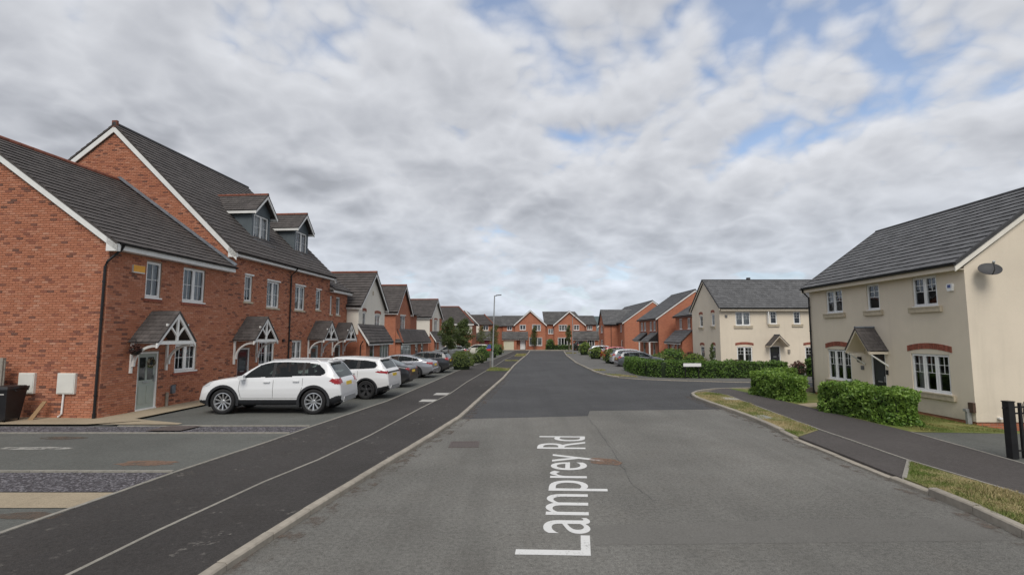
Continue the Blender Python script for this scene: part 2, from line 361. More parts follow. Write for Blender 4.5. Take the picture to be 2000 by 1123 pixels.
M['galv'] = simple('galvanised_steel', (.36, .37, .37), .5, .12, 4, metal=.4); M['dish_dark'] = simple('dark_dish', (.055, .055, .058), .6, .1, 4); M['dish'] = simple('dish_grey', (.12, .12, .125), .5, .1, 4)
M['door_sage'] = simple('sage_door', (.36, .40, .36), .45, .05, 3); M['door_black'] = simple('black_door', (.015, .016, .018), .4, .1, 3); M['door_dark'] = simple('dark_red_door', (.055, .018, .018), .45, .1, 3)
M['door_grey'] = simple('grey_green_door', (.20, .24, .23), .45, .05, 3); M['garage_cream'] = simple('cream_garage', (.62, .60, .46), .5, .05, 3); M['garage_red'] = simple('burgundy_garage', (.14, .018, .028), .5, .08, 3)
M['amber'] = simple('amber_alarm', (.75, .36, .03), .4, .05, 5); M['timber'] = simple('weathered_timber', (.27, .245, .21), .85, .2, 9, .3); M['brown'] = simple('brown_plastic', (.085, .05, .035), .5, .1, 5); M['plank'] = simple('plank', (.30, .19, .10), .8, .15, 9, .2)
M['binblack'] = simple('bin_plastic', (.018, .018, .020), .45, .2, 5); M['blue'] = simple('blue_panel', (.06, .09, .26), .4, .05, 3); M['red'] = simple('red_panel', (.5, .03, .03), .4, .05, 3)
M['meter'] = simple('meter_box', (.70, .69, .64), .5, .04, 3, grime=.1)
M['tyre'] = simple('tyre_rubber', (.016, .016, .017), .8, .2, 12); M['alloy'] = simple('alloy', (.55, .56, .57), .3, .06, 6, metal=.8); M['dalloy'] = simple('dark_alloy', (.10, .10, .105), .35, .1, 6, metal=.7)
M['door_glass'] = simple('door_glass', (.03, .035, .035), .06, .1, 2, spec=.6); M['clad'] = simple('black_cladding', (.020, .021, .024), .6, .15, 6); M['cglass'] = car_glass('car_glass'); M['redlamp'] = simple('red_lamp', (.30, .010, .014), .15, .1, 9, spec=.6); M['headlamp'] = simple('head_lamp', (.5, .52, .54), .1, .1, 9, spec=.7)
M['plate_y'] = simple('yellow_plate', (.70, .48, .03), .5, .05, 4); M['silver_trim'] = simple('silver_trim', (.42, .43, .44), .35, .05, 5, metal=.5)
M['hill'] = simple('hazy_hillside', (.085, .12, .125), .95, .25, .004)  # blue of distance haze painted into the hill's green

# ------------------------------------------------------------------ ground, road, paths
def sheet(name, pts, z, m, depth=.25, kind='structure', parent=None, label=None):
    mb = MB(); mb.extr([(x, y, z - depth) for x, y in pts], (0, 0, depth))
    o = mb.build(name, m, parent)
    # fan caps of concave outlines are triangulated by Blender's ngon filler
    if kind: o['kind'] = kind
    return o
def lerp_line(pts, y):
    for (x0, y0), (x1, y1) in zip(pts, pts[1:]):
        if min(y0, y1) <= y <= max(y0, y1) and y1 != y0: return x0 + (x1 - x0) * (y - y0) / (y1 - y0)
    return pts[-1][0] if y > pts[-1][1] else pts[0][0]
LK = [(-4.6, -14), (-3.9, -2), (-3.25, 6), (-3.01, 7.8), (-2.57, 10.57), (-2.05, 13.8), (-1.6, 17), (-1.15, 23.3), (-.48, 32.1), (.23, 45.6), (1.02, 57.1), (2.3, 74.5), (3.15, 89.4)]
RK1 = [(6.1, -14), (6.3, -2), (6.5, 4), (6.72, 7), (6.9, 8), (6.97, 9), (6.98, 10), (7.08, 11.4), (7.2, 13.4), (7.5, 15.6), (7.62, 17.8), (7.62, 19.8), (7.68, 21.8), (7.95, 23.2), (8.75, 24.55), (10.04, 25.45), (13, 26.0), (34, 26.4)]
RK2 = [(34, 30.0), (13, 29.5), (11.37, 30.1), (9.6, 30.7), (8.1, 31.5), (7.05, 32.4), (6.4, 33.6), (6.1, 35.5), (6.0, 38), (6.16, 49.8), (7.23, 68.8), (8.06, 78.9), (8.9, 89.4)]
G = MB(); G.face([(-4000, -800, -.24), (4000, -800, -.24), (4000, 5000, -.24), (-4000, 5000, -.24)])
tag(G.build('ground', M['soil']), kind='structure')
sheet('road', LK + [(3.2, 91), (-14, 93.5), (-14, 96), (3, 95.2), (9, 95.2), (22, 96), (22, 93.5), (9, 91)] + RK2[::-1] + RK1[::-1], 0, M['road'])
def rect_sheet(name, pts, z, m, kind='structure'):
    mb = MB(); mb.face([(x, y, z) for x, y in pts]); o = mb.build(name, m); o['kind'] = kind; return o
seam = [(-1.62, 16.75), (2.53, 17.39), (2.77, 18.56), (7.6, 18.95)]
lk_up = [p for p in LK if p[1] > 17.1]; rk_up = [p for p in RK1 if p[1] > 19.2]
rect_sheet('resurfaced_road', seam + rk_up + RK2 + [(9, 91), (3.2, 91)] + lk_up[::-1], .004, M['road2'])

# left footway, its thin concrete edging lines, driveways
DL = [(-8.4, -4), (-7.35, 2), (-6.71, 6.97), (-6.4, 9.98), (-5.98, 12.75), (-5.68, 15.25), (-4.95, 20.8), (-4.46, 29.9), (-4.11, 37.8), (-3.0, 49), (-2.1, 56), (-1.2, 68), (0.3, 89)]
PLN = [(-5.25, 1), (-4.95, 4), (-4.72, 7), (-4.40, 9.4), (-4.05, 11.0), (-3.7, 13.64), (-3.29, 18.6), (-2.79, 23.2), (-2.56, 28.8), (-1.96, 38.1), (-1.37, 46.2), (-.84, 56.2), (.3, 70)]
KW = .13
LKi = [(x - KW, y) for x, y in LK]
sheet('left_footway', DL + [(1, 91), (3.0, 91)] + LKi[::-1], .075, M['path'])
sheet('driveways', [(-40, -4), (-40, 93), (.3, 93)] + DL[::-1], .07, M['drive'])
def kerb_run(name, line, side, z0, z1, w=KW, L=.915, m='kerb', label=None, drop=None):
    """a run of kerb stones, each its own object"""
    root = empty(name); root['kind'] = 'structure'
    P = [Vector((x, y, 0)) for x, y in line]; meshes = {}
    pts = [P[0]]; d_ = 0
    for a, b in zip(P, P[1:]):
        seg = (b - a).length; 
        while d_ + L <= seg + 1e-6:
            d_ += L; pts.append(a + (b - a).normalized() * d_)
        d_ -= seg
    def stone(h):
        k = round(h, 2)
        if k not in meshes:
            mb = MB(); g = .006; c = .02 if h > .05 else .008
            prof = [(0, -.12), (0, k - c), (c, k), (w, k), (w, -.12)]
            mb.extr([(g, y * side, z) for y, z in prof], (L - 2 * g, 0, 0)); meshes[k] = mb.mesh('kerb_stone', M[m])
        return meshes[k]
    for a, b in zip(pts, pts[1:]):
        if b.y < 1.0 or (a.x > 22): continue
        h = z1
        if drop: h = drop((a + b) / 2)
        o = link('kerb_stone', stone(h), root)
        u = b - a; o.location = a + Vector((0, 0, random.uniform(-.004, .004))); o.rotation_euler = (0, 0, math.atan2(u.y, u.x) + random.uniform(-.004, .004))
        o.scale = (u.length / L, 1, 1)
    return root
kerb_run('left_kerb', LK, 1, 0, .085)
def drop_r(p):
    if p.y < 8.6: return .13
    if p.y < 9.6: return .13 - .09 * (p.y - 8.6)
    if p.y < 13.3: return .035
    if p.y < 14.4: return .035 + .085 * (p.y - 13.3) / 1.1
    return .12
kerb_run('right_kerb', RK1, -1, 0, .12, drop=drop_r)
kerb_run('far_right_kerb', RK2, -1, 0, .10, drop=lambda p: .10 if p.y > 33 or p.x > 18 else .04)
kerb_run('end_kerb', [(-14, 96.0), (3, 95.2), (9, 95.2), (22, 96.0)], 1, 0, .11)
def edging(name, line, z, w=.055):
    root = empty(name); root['kind'] = 'structure'; P = [Vector((x, y, 0)) for x, y in line]; L = .915
    mb = MB(); mb.box(.004, L - .004, -w / 2, w / 2, -.1, 0); me = mb.mesh('edging_stone', M['edge'])
    for a, b in zip(P, P[1:]):
        n = max(1, round((b - a).length / L)); ang = math.atan2((b - a).y, (b - a).x)
        for k in range(n):
            p = a + (b - a) * (k / n)
            if p.y < 1.5 and (b - a).y > 0: continue
            o = link('edging_stone', me, root); o.location = (p.x, p.y, z + random.uniform(-.003, .003)); o.rotation_euler = (0, 0, ang); o.scale = ((b - a).length / n / L, 1, 1)
    return root
edging('drive_edging', DL, .088, .075); edging('footway_edging', PLN, .083, .055)
# bands laid across the front gardens at the lower left
def band(name, y0, y1, x1a, x1b, m, z=.074, x0=-40): return rect_sheet(name, [(x0, y0), (x1a, y0), (x1b, y1), (x0, y1)], z, m)
band('paving', 7.98, 8.74, -6.66, -6.57, M['slab'], .080)
band('gravel_bed', 8.78, 9.98, -6.58, -6.46, M['gravel_bed'], .076)
edging('garden_edging', [(-20, 10.05), (-6.46, 10.05)], .1, .07)
edging('garden_edging', [(-20, 13.93), (-5.92, 13.93)], .1, .06)
band('gravel_bed', 13.98, 14.92, -5.92, -5.78, M['gravel_bed'], .076)
edging('garden_edging', [(-11.3, 15.0), (-5.8, 15.0)], .1, .09)
rect_sheet('paving', [(-30, 15.0), (-12.2, 15.0), (-10.9, 15.75), (-11.55, 16.0), (-11.2, 22.0), (-12.28, 22.1), (-12.79, 16.1), (-30, 17.55)], .130, M['slab'])
rect_sheet('paving', [(-11.9, 15.02), (-9.6, 15.02), (-9.6, 15.22), (-10.9, 15.72)], .126, M['slab'])
def chips(name, polys, n, z, size, m, label=None):
    V = []; F = []
    for (x0, x1, y0, y1) in polys:
        k = int(n * (x1 - x0) * (y1 - y0))
        for _ in range(k):
            x = random.uniform(x0, x1); y = random.uniform(y0, y1); a = random.uniform(0, 6.28); s = size * random.uniform(.5, 1.3); h = s * random.uniform(.15, .4)
            if x > lerp_line(DL, y) - .06: continue
            ca, sa = math.cos(a) * s, math.sin(a) * s; i = len(V); tz = random.uniform(-.3, .3) * h
            V += [(x - ca, y - sa, z), (x + sa * .6, y - ca * .6, z), (x + ca, y + sa, z), (x - sa * .6, y + ca * .6, z), (x + ca * .1, y + sa * .1, z + h + tz)]
            F += [(i, i + 1, i + 4), (i + 1, i + 2, i + 4), (i + 2, i + 3, i + 4), (i + 3, i, i + 4)]
    me = bpy.data.meshes.new(name); me.from_pydata(V, [], F); me.materials.append(m); o = link(name, me); o['kind'] = 'stuff'; return o
chips('slate_gravel', [(-12.5, -6.4, 8.8, 9.96), (-15.5, -5.75, 14.0, 14.9)], 650, .078, .032, M['gravel'])
rect_sheet('drain_cover', [(-9.9, 14.1), (-8.95, 14.1), (-8.8, 14.85), (-9.7, 14.85)], .115, M['iron'])
def blob(name, cx, cy, rx, ry, z, m, seed=0, kind='structure'):
    r = random.Random(seed); mb = MB(); mb.face([(cx + rx * math.cos(a) * (k := r.uniform(.75, 1.12)), cy + ry * math.sin(a) * k, z) for a in [i * math.pi / 9 for i in range(18)]])
    o = mb.build(name, m); o['kind'] = kind; return o
blob('rust_stain', -7.45, 10.72, .62, .24, .076, M['rust'], 1); blob('rust_stain', -6.98, 7.66, .55, .16, .076, M['rust2'], 2); blob('pale_stain', -11.0, 12.1, .95, .16, .0765, M['pale_stain'], 3)
blob('rust_stain', 1.97, 11.15, .36, .34, .007, M['rust'], 4)
blob('rust_stain', -11.4, 13.3, .6, .2, .076, M['rust2'], 6)
# right-hand side: footway, verges, crossing, front garden, far pavement
IN = [(8.35, 1), (8.32, 4), (8.29, 8.57), (8.2, 10.87), (8.44, 14.38), (9.0, 19.4), (9.35, 22.6)]
OUT = [(10.1, 1), (10.15, 6), (10.29, 10.57), (10.68, 14), (10.72, 19.4), (10.6, 25.4)]
def rk(y0, y1): return [(x + .13, y) for x, y in RK1 if y0 < y < y1 and x < 9]
sheet('right_footway', [(9.0, 23.95), (9.35, 22.6)] + IN[::-1][1:] + OUT + [(10.1, 25.3)], .10, M['path_r'])
xk = lambda y: lerp_line(RK1, y) + .13
sheet('verge', [(xk(1), 1)] + rk(1, 9.56) + [(xk(9.56), 9.56), (8.2, 10.87), (8.29, 8.57), (8.32, 4), (8.35, 1)], .095, M['grass_bed'])
sheet('verge', [(xk(13.4), 13.4)] + rk(13.41, 23.6) + [(8.4, 23.75), (9.0, 23.95), (9.35, 22.6), (9.0, 19.4), (8.44, 14.38)], .095, M['grass_bed'])
sheet('footway_crossing', [(xk(9.56), 9.56)] + rk(9.57, 13.4) + [(xk(13.4), 13.4), (8.44, 14.38), (8.2, 10.87)], .085, M['path_r'])
edging('verge_edging', IN, .108, .05); edging('verge_edging', [(7.11, 9.56), (8.2, 10.87)], .105, .07); edging('footway_edging', [(10.2, 8), (10.29, 10.57), (10.68, 14)], .108, .05)
edging('footway_edging', [(9.0, 24.0), (9.35, 22.6)], .104, .05)
def grid_sheet(name, pts, m, kind='structure'):
    mb = MB(); mb.face(pts); o = mb.build(name, m); o['kind'] = kind; return o
grid_sheet('side_drive', [(10.2, 1, .09), (10.29, 10.57, .09), (10.69, 14.0, .09), (14.35, 14.55, -.06), (22, 14.6, -.06), (22, 1, -.06)], M['drive'])
grid_sheet('front_lawn', [(10.69, 14.0, .10), (10.72, 19.4, .10), (10.6, 25.6, .10), (14.6, 25.6, -.09), (14.30, 15.9, -.08), (14.36, 14.95, -.055), (22, 14.9, -.055), (22, 14.6, -.055), (14.35, 14.55, -.055)], M['lawn'])
sheet('garden_path', [(10.7, 18.75), (10.74, 19.6), (14.2, 20.9), (14.2, 19.9)], .106, M['slab'], .1)
sheet('far_pavement', [(x + .02, y + .12) for x, y in RK2 if y < 33] + [(x + .13, y) for x, y in RK2 if y >= 33] + [(9.4, 92), (40, 92), (40, 31.9), (34, 30.2)], .07, M['path_f'])
for (a, b, c, d, z) in ((6.2, 7.3, 34.5, 38.0, .078), (6.32, 7.2, 45.5, 49, .078)): pass
grass_patches = []
def tuft_patch(name, poly, z, m): o = rect_sheet(name, poly, z, m); grass_patches.append((poly, z)); return o
tuft_patch('verge_patch', [(6.6, 33.6), (7.9, 32.5), (8.0, 33.4), (7.1, 35.0), (6.35, 35.6)], .076, M['grass_bed'])
tuft_patch('verge_patch', [(6.2, 38.6), (7.0, 38.6), (7.2, 40.0), (6.2, 40.2)], .076, M['grass_bed'])
tuft_patch('verge_patch', [(8.1, 76.5), (9.6, 76.5), (9.8, 80), (8.3, 80)], .076, M['grass_bed'])
tuft_patch('verge_patch', [(-1.98, 38.3), (-.25, 38.3), (-.08, 41.2), (-1.72, 42.6)], .082, M['lawn'])
tuft_patch('verge_patch', [(-.75, 53.4), (.62, 53.4), (.72, 55.3), (-.66, 55.3)], .082, M['lawn'])
tuft_patch('verge_patch', [(.3, 66), (1.7, 66), (2.1, 75), (.7, 75)], .082, M['grass_bed'])
sheet('end_footway', [(-16, 96.15), (3, 95.33), (9, 95.33), (24, 96.1), (24, 97.6), (-16, 97.6)], .09, M['path_f'], .3)
sheet('front_gardens', [(-30, 97.6), (30, 97.6), (30, 125), (-30, 125)], .06, M['lawn'], .3)
# small flush covers
rect_sheet('access_cover', [(-3.68, 20.45), (-3.08, 20.45), (-3.05, 21.2), (-3.65, 21.2)], .080, M['cover']); rect_sheet('access_cover', [(-3.46, 22.75), (-2.86, 22.75), (-2.83, 23.6), (-3.43, 23.6)], .080, M['cover'])
rect_sheet('access_cover', [(8.62, 20.9), (9.2, 20.9), (9.24, 21.7), (8.66, 21.7)], .104, M['cover']); rect_sheet('access_cover', [(7.72, 16.2), (8.15, 16.3), (8.2, 16.95), (7.77, 16.85)], .099, M['galv'])
def drain():
    r = empty('road_drain', frame(-1.52, 12.52, .03)); tag(r, 'rusty rectangular drain grate set in the road near the left kerb', 'drain grate')
    f = MB(); 
    for (a, b, c, d) in ((0, .72, 0, .05), (0, .72, .65, .7), (0, .05, .05, .65), (.67, .72, .05, .65)): f.box(a, b, c, d, -.03, .009)
    f.build('frame', M['iron'], r)
    me = MB().box(0, .028, .05, .65, -.03, .007).mesh('bar', M['iron'])
    for k in range(11): link('bar', me, r, Matrix.Translation((.075 + k * .054, 0, 0)))
    MB().box(.05, .67, .05, .65, -.05, .003).build('pit', M['iron'], r)
drain()
# street lettering on the road
def lettering():
    c = bpy.data.curves.new('street_lettering', 'FONT'); c.body = 'Lamprey Rd'; c.size = 1.0; c.resolution_u = 6
    o = bpy.data.objects.new('tmp', c); COL.objects.link(o); dg = bpy.context.evaluated_depsgraph_get()
    me = bpy.data.meshes.new_from_object(o.evaluated_get(dg)); bpy.data.objects.remove(o)
    n = len(me.vertices); co = np.empty(n * 3); me.vertices.foreach_get('co', co); co = co.reshape(-1, 3)
    u = (co[:, 0] - co[:, 0].min()) / (co[:, 0].max() - co[:, 0].min()); v = co[:, 1] / .73
    # text runs away from the viewer, baseline on the right, along the line (0.94,6.48)-(1.9,13.86)
    out = np.zeros_like(co); A = np.array([.955, 6.48]); B = np.array([1.93, 13.88]); H = np.array([-.985, .04])
    sc = 1.0 + .30 * u
    for i in range(n): p = A + (B - A) * u[i] + H * v[i] * sc[i]; out[i, :2] = p; out[i, 2] = .0045
    me.vertices.foreach_set('co', out.ravel()); me.materials.clear(); me.materials.append(M['paintline']); me.update()
    tag(link('street_lettering', me), 'white street name Lamprey Rd lettered along the near road surface', 'lettering')
lettering()
# grit and reddish dirt gathered along the kerbs
M['grit'] = dirt_mat('kerb_grit', (.135, .105, .085)); M['grit2'] = dirt_mat('pale_grit', (.26, .235, .20), .52, .66)
rect_sheet('kerb_grit', [(x + .005, y) for x, y in LK if 1 < y < 34] + [(x + .34, y) for x, y in LK if 1 < y < 34][::-1], .0075, M['grit'])
rect_sheet('kerb_grit', [(x - .01, y) for x, y in RK1 if 1 < y < 24] + [(x - .30, y) for x, y in RK1 if 1 < y < 24][::-1], .0075, M['grit'])
rect_sheet('pale_grit', [(-6.6, 8.0), (-6.0, 12.7), (-5.0, 20), (-3.3, 20), (-3.8, 13.6), (-4.8, 8.0)], .0785, dirt_mat('path_grit', (.17, .155, .135), .58, .72))
# cracks and seams in the near road
def crack(name, pts, w, m):
    mb = MB(); r = random.Random(3); P = []
    for (a, b) in zip(pts, pts[1:]):
        for k in range(8): t = k / 8; P.append((a[0] + (b[0] - a[0]) * t + r.uniform(-.03, .03), a[1] + (b[1] - a[1]) * t + r.uniform(-.03, .03)))
    for a, b in zip(P, P[1:]):
        d = Vector((b[0] - a[0], b[1] - a[1], 0)).normalized(); n = Vector((-d.y, d.x, 0)) * w * r.uniform(.4, 1)
        mb.face([(a[0] - n.x, a[1] - n.y, .004), (b[0] - n.x, b[1] - n.y, .004), (b[0] + n.x, b[1] + n.y, .004), (a[0] + n.x, a[1] + n.y, .004)])
    o = mb.build(name, m); o['kind'] = 'structure'
crack('road_crack', [(2.5, 17.3), (2.4, 14.2), (2.3, 11.6), (2.15, 9.4), (2.3, 8.4)], .005, M['road2'])
rect_sheet('road_trench_patch', [(1.05, 6.8), (6.45, 6.95), (6.8, 7.75), (4.2, 7.72), (2.3, 7.55), (1.08, 7.5)], .002, M['road_patch'])

# ------------------------------------------------------------------ building pieces
def top_at(top, u):
    for (a, za), (b, zb) in zip(top, top[1:]):
        if a - 1e-6 <= u <= b + 1e-6: return za + (zb - za) * (u - a) / (b - a) if b > a else za
    return top[0][1] if u < top[0][0] else top[-1][1]
def wall(parent, name, m, pl, top, zb, holes=(), rev=.14, w=0.):
    """outer skin of a wall with window/door openings and their reveals; top is a profile [(u,z)...]"""
    mb = MB(); us = sorted({round(u, 4) for u, _ in top} | {round(x, 4) for h in holes for x in h[:2]})
    us = [u for u in us if top[0][0] - 1e-6 <= u <= top[-1][0] + 1e-6]
    for a, b in zip(us, us[1:]):
        if b - a < 1e-5: continue
        mid = (a + b) / 2; hs = sorted((h[2], h[3]) for h in holes if h[0] - 1e-4 <= mid <= h[1] + 1e-4); z = zb
        for h0, h1 in hs:
            if h0 > z + 1e-5: mb.face([pl.p(a, z, w), pl.p(b, z, w), pl.p(b, h0, w), pl.p(a, h0, w)])
            z = h1
        ta, tb = top_at(top, a), top_at(top, b)
        if min(ta, tb) > z + 1e-5 or max(ta, tb) > z + .05: mb.face([pl.p(a, z, w), pl.p(b, z, w), pl.p(b, tb, w), pl.p(a, ta, w)])
    for h in holes:
        a, b, z0, z1 = h[:4]; d = w - rev
        mb.face([pl.p(a, z0, w), pl.p(a, z1, w), pl.p(a, z1, d), pl.p(a, z0, d)]); mb.face([pl.p(b, z1, w), pl.p(b, z0, w), pl.p(b, z0, d), pl.p(b, z1, d)])
        mb.face([pl.p(a, z1, w), pl.p(b, z1, w), pl.p(b, z1, d), pl.p(a, z1, d)]); mb.face([pl.p(b, z0, w), pl.p(a, z0, w), pl.p(a, z0, d), pl.p(b, z0, d)])
    return mb.build(name, m, parent)
def in_view(p, pad=1.03):
    d = p - CAM; c, s = math.cos(math.radians(5.4)), math.sin(math.radians(5.4)); zz = d.y * c + d.z * s; yy = -d.y * s + d.z * c
    return zz > .3 and abs(d.x) < zz * pad and abs(yy) < zz * .5625 * pad
BRICK_ME = {}
def brick_mesh(L, h=.065, d=.014):
    k = (round(L, 3), h)
    if k not in BRICK_ME:
        mb = MB(); c = .004
        A = [(0, 0, 0), (L, 0, 0), (L, 0, h), (0, 0, h)]; B = [(c, -d, c), (L - c, -d, c), (L - c, -d, h - c), (c, -d, h - c)]
        mb.face([B[0], B[1], B[2], B[3]])
        for i in range(4): j = (i + 1) % 4; mb.face([A[i], A[j], B[j], B[i]])
        me = bpy.data.meshes.new('brick'); n = len(mb.v)
        # weld so that one brick is one island
        vs = A + B; me.from_pydata(vs, [], [(4, 5, 6, 7), (0, 1, 5, 4), (1, 2, 6, 5), (2, 3, 7, 6), (3, 0, 4, 7)]); me.materials.append(M['brick']); BRICK_ME[k] = me
    return BRICK_ME[k]
def brick_wall(house, panels, zb, nind=300):
    """panels: [(pl, top, holes, wallpart)] - courses of real bricks laid on the mortar skins; the nearest ones are objects of their own"""
    mw = house.matrix_world; allb = []
    for pi, (pl, top, holes, part) in enumerate(panels):
        u_min, u_max = top[0][0], top[-1][0]; zmax = max(z for _, z in top); k = 0; z = zb + .005
        while z + .065 < zmax:
            zt = z + .068; ivs = []
            us = [u_min + (u_max - u_min) * i / 200 for i in range(201)]; ok = [u for u in us if top_at(top, u) >= zt - 1e-4]
            if not ok: break
            a, b = min(ok), max(ok)
            ivs = [(a, b)]
            for h in holes:
                if h[2] < z + .06 and h[3] > z + .005:
                    nv = []
                    for s, e in ivs:
                        if h[1] <= s or h[0] >= e: nv.append((s, e)); continue
                        if h[0] - s > .03: nv.append((s, h[0]))
                        if e - h[1] > .03: nv.append((h[1], e))
                    ivs = nv
            off = (k % 2) * .1125
            for s, e in ivs:
                u = math.floor((s - u_min - off) / .225) * .225 + u_min + off
                while u < e - .02:
                    x0, x1 = max(u, s), min(u + .215, e)
                    if x1 - x0 > .025: allb.append((pi, x0, x1, z))
                    u += .225
            z += .075; k += 1
    # nearest in view become objects
    scored = []
    for i, (pi, x0, x1, z) in enumerate(allb):
        q = mw @ Vector(panels[pi][0].p((x0 + x1) / 2, z, .01)); scored.append(((q - CAM).length if in_view(q, .99) else 1e6, i))
    scored.sort(); solo = {i for d, i in scored[:nind] if d < 1e5}
    bulk = {}
    for i, (pi, x0, x1, z) in enumerate(allb):
        pl = panels[pi][0]; L = round(x1 - x0, 3)
        if i in solo:
            o = link('brick', brick_mesh(L), panels[pi][3]); ang = math.atan2(pl.U.y, pl.U.x)
            p = pl.p(x0, z, random.uniform(-.001, .002)); o.matrix_local = Matrix.Translation(p) @ Matrix.Rotation(ang, 4, 'Z')
        else:
            mb = bulk.setdefault(pi, MB()); c = .004; d = .014 + random.uniform(-.002, .002); i0 = len(mb.v)
            mb.v += [pl.p(x0, z, 0), pl.p(x1, z, 0), pl.p(x1, z + .065, 0), pl.p(x0, z + .065, 0), pl.p(x0 + c, z + c, d), pl.p(x1 - c, z + c, d), pl.p(x1 - c, z + .065 - c, d), pl.p(x0 + c, z + .065 - c, d)]
            mb.f += [tuple(i0 + q for q in f) for f in ((4, 5, 6, 7), (0, 1, 5, 4), (1, 2, 6, 5), (2, 3, 7, 6), (3, 0, 4, 7))]; mb.mi += [0] * 5
    for pi, mb in bulk.items():
        o = mb.build('brick_courses', M['brick'], panels[pi][3]); o['kind'] = 'stuff'
TILE_ME = {}
def slope(house, A, B, C, D, m, tile=(.30, .30), nind=0, name='roof', far=False, parent=None, thick=.05):
    """a roof slope (A,B eave, C,D ridge) laid with lapped tiles; returns the roof part"""
    A, B, C, D = map(Vector, (A, B, C, D))
    if (B - A).cross(D - A).z < 0: A, B, C, D = B, A, D, C
    U = (B - A).normalized(); V = (D - A); V = (V - U * V.dot(U)); L = V.length; V.normalize(); N = U.cross(V)
    mb = MB(); P = [A, B, C, D]; mb.extr([p - N * thick for p in P], N * thick); roof = mb.build(name, m, parent or house)
    uD = (D - A).dot(U); uB = (B - A).dot(U); uC = (C - A).dot(U)
    g = tile[1]; rows = int(math.ceil(L / g - .02)); g = L / rows; tw = tile[0]; jobs = []
    for r in range(rows):
        v = r * g; fl = (v + .02) / L; ul = uD * fl; ur = uB + (uC - uB) * fl
        off = -(r % 2) * tw * .5; u = ul + off
        while u < ur - .01:
            a, b = max(u, ul), min(u + tw, ur)
            if b - a > .03: jobs.append((a, b, v))
            u += tw
    mw = house.matrix_world
    solo = set()
    if nind:
        sc = []
        for i, (a, b, v) in enumerate(jobs):
            if b - a < tw - .02: continue
            q = mw @ (A + U * (a + b) / 2 + V * v)
            if in_view(q, .99): sc.append(((q - CAM).length, i))
        sc.sort(); solo = {i for _, i in sc[:nind]}
    R = Matrix((U, V, N)).transposed().to_4x4(); bulk = MB(); lift = min(.046, .14 * g + .002) if not far else .055
    for i, (a, b, v) in enumerate(jobs):
        j = random.uniform(-.004, .004); l = lift + j + 0; vl = v + g + .02
        gap = .004 if not far else .001
        pts = [(a + gap, v - .012, l), (b - gap, v - .012, l), (b - gap, vl, .012), (a + gap, vl, .012), (a + gap, v + .025, max(.002, l - .042)), (b - gap, v + .025, max(.002, l - .042))]
        F = ((0, 1, 2, 3), (4, 5, 1, 0), (4, 0, 3), (5, 2, 1))
        if i in solo:
            k = (round(tw, 2), round(g, 3), m.name)
            if k not in TILE_ME:
                me = bpy.data.meshes.new('roof_tile'); me.from_pydata([(p[0] - a, p[1] - v, p[2] - j) for p in pts], [], F); me.materials.append(m); TILE_ME[k] = me
            o = link('roof_tile', TILE_ME[k], roof); o.matrix_local = Matrix.Translation(A + U * a + V * v + N * j) @ R
        else:
            i0 = len(bulk.v); bulk.v += [tuple(A + U * p[0] + V * p[1] + N * p[2]) for p in pts]; bulk.f += [tuple(i0 + q for q in f) for f in F]; bulk.mi += [0] * 4
    if bulk.v: o = bulk.build('roof_tiles', m, roof); o['kind'] = 'stuff'
    return roof
def ridge(house, a, b, m, parent=None, L=.45, r=.11, each=True):
    a, b = Vector(a), Vector(b); n = max(1, round((b - a).length / L)); d = (b - a) / n; u = d.normalized()
    s = Vector((-u.y, u.x, 0)).normalized(); up = s.cross(u) if s.cross(u).z < 0 else u.cross(s)
    if up.z < 0: up = -up
    me = None
    for k in range(n):
        p = a + d * k
        if me is None:
            mb = MB(); e = .006
            for i in range(6):
                t0, t1 = math.pi * (-.1 + 1.2 * i / 6), math.pi * (-.1 + 1.2 * (i + 1) / 6)
                f = lambda t, q: tuple(u * q + (s * math.cos(t) + up * math.sin(t)) * r)
                mb.face([f(t0, e), f(t0, d.length - e), f(t1, d.length - e), f(t1, e)])
            mb.face([tuple(u * e + (s * math.cos(math.pi * (-.1 + 1.2 * i / 6)) + up * math.sin(math.pi * (-.1 + 1.2 * i / 6))) * r) for i in range(7)])
            mb.face([tuple(u * (d.length - e) + (s * math.cos(math.pi * (-.1 + 1.2 * i / 6)) + up * math.sin(math.pi * (-.1 + 1.2 * i / 6))) * r) for i in range(7)])
            me = mb.mesh('ridge_tile', m)
        o = link('ridge_tile', me, parent or house); o.matrix_local = Matrix.Translation(p)
def board(house, name, a, b, h, t, m, side):
    """sloping or level plank: a->b is its upper edge, h deep, t thick towards side"""
    a, b, s = Vector(a), Vector(b), Vector(side).normalized(); mb = MB()
    mb.extr([a, b, b - Vector((0, 0, h)), a - Vector((0, 0, h))], s * t); return mb.build(name, m, house)
def gutter(house, a, b, m='black', r=.06):
    mb = MB(); a, b = Vector(a), Vector(b); u = (b - a).normalized(); s = Vector((-u.y, u.x, 0)); z = Vector((0, 0, 1)); P = [(math.cos(t), math.sin(t)) for t in [math.pi * (1 + i / 6) for i in range(7)]]
    mb.extr([a + s * c * r + z * d * r for c, d in P], b - a); return mb.build('gutter', M[m], house)
def downpipe(house, pts, m='black', r=.038, clips=True):
    mb = MB(); mb.tube(pts, r, 8)
    P = [Vector(p) for p in pts]
    if clips and len(P) > 1:
        a, b = P[-2], P[-1]; n = int((b - a).length / 1.1)
        for k in range(n): p = a + (b - a) * ((k + .4) / max(1, n)); mb.tube([p - Vector((0, 0, .025)), p + Vector((0, 0, .025))], r * 1.35, 8)
        mb.tube([b + Vector((0, 0, .16)), b], r * 1.3, 8)
    return mb.build('downpipe', M[m], house)
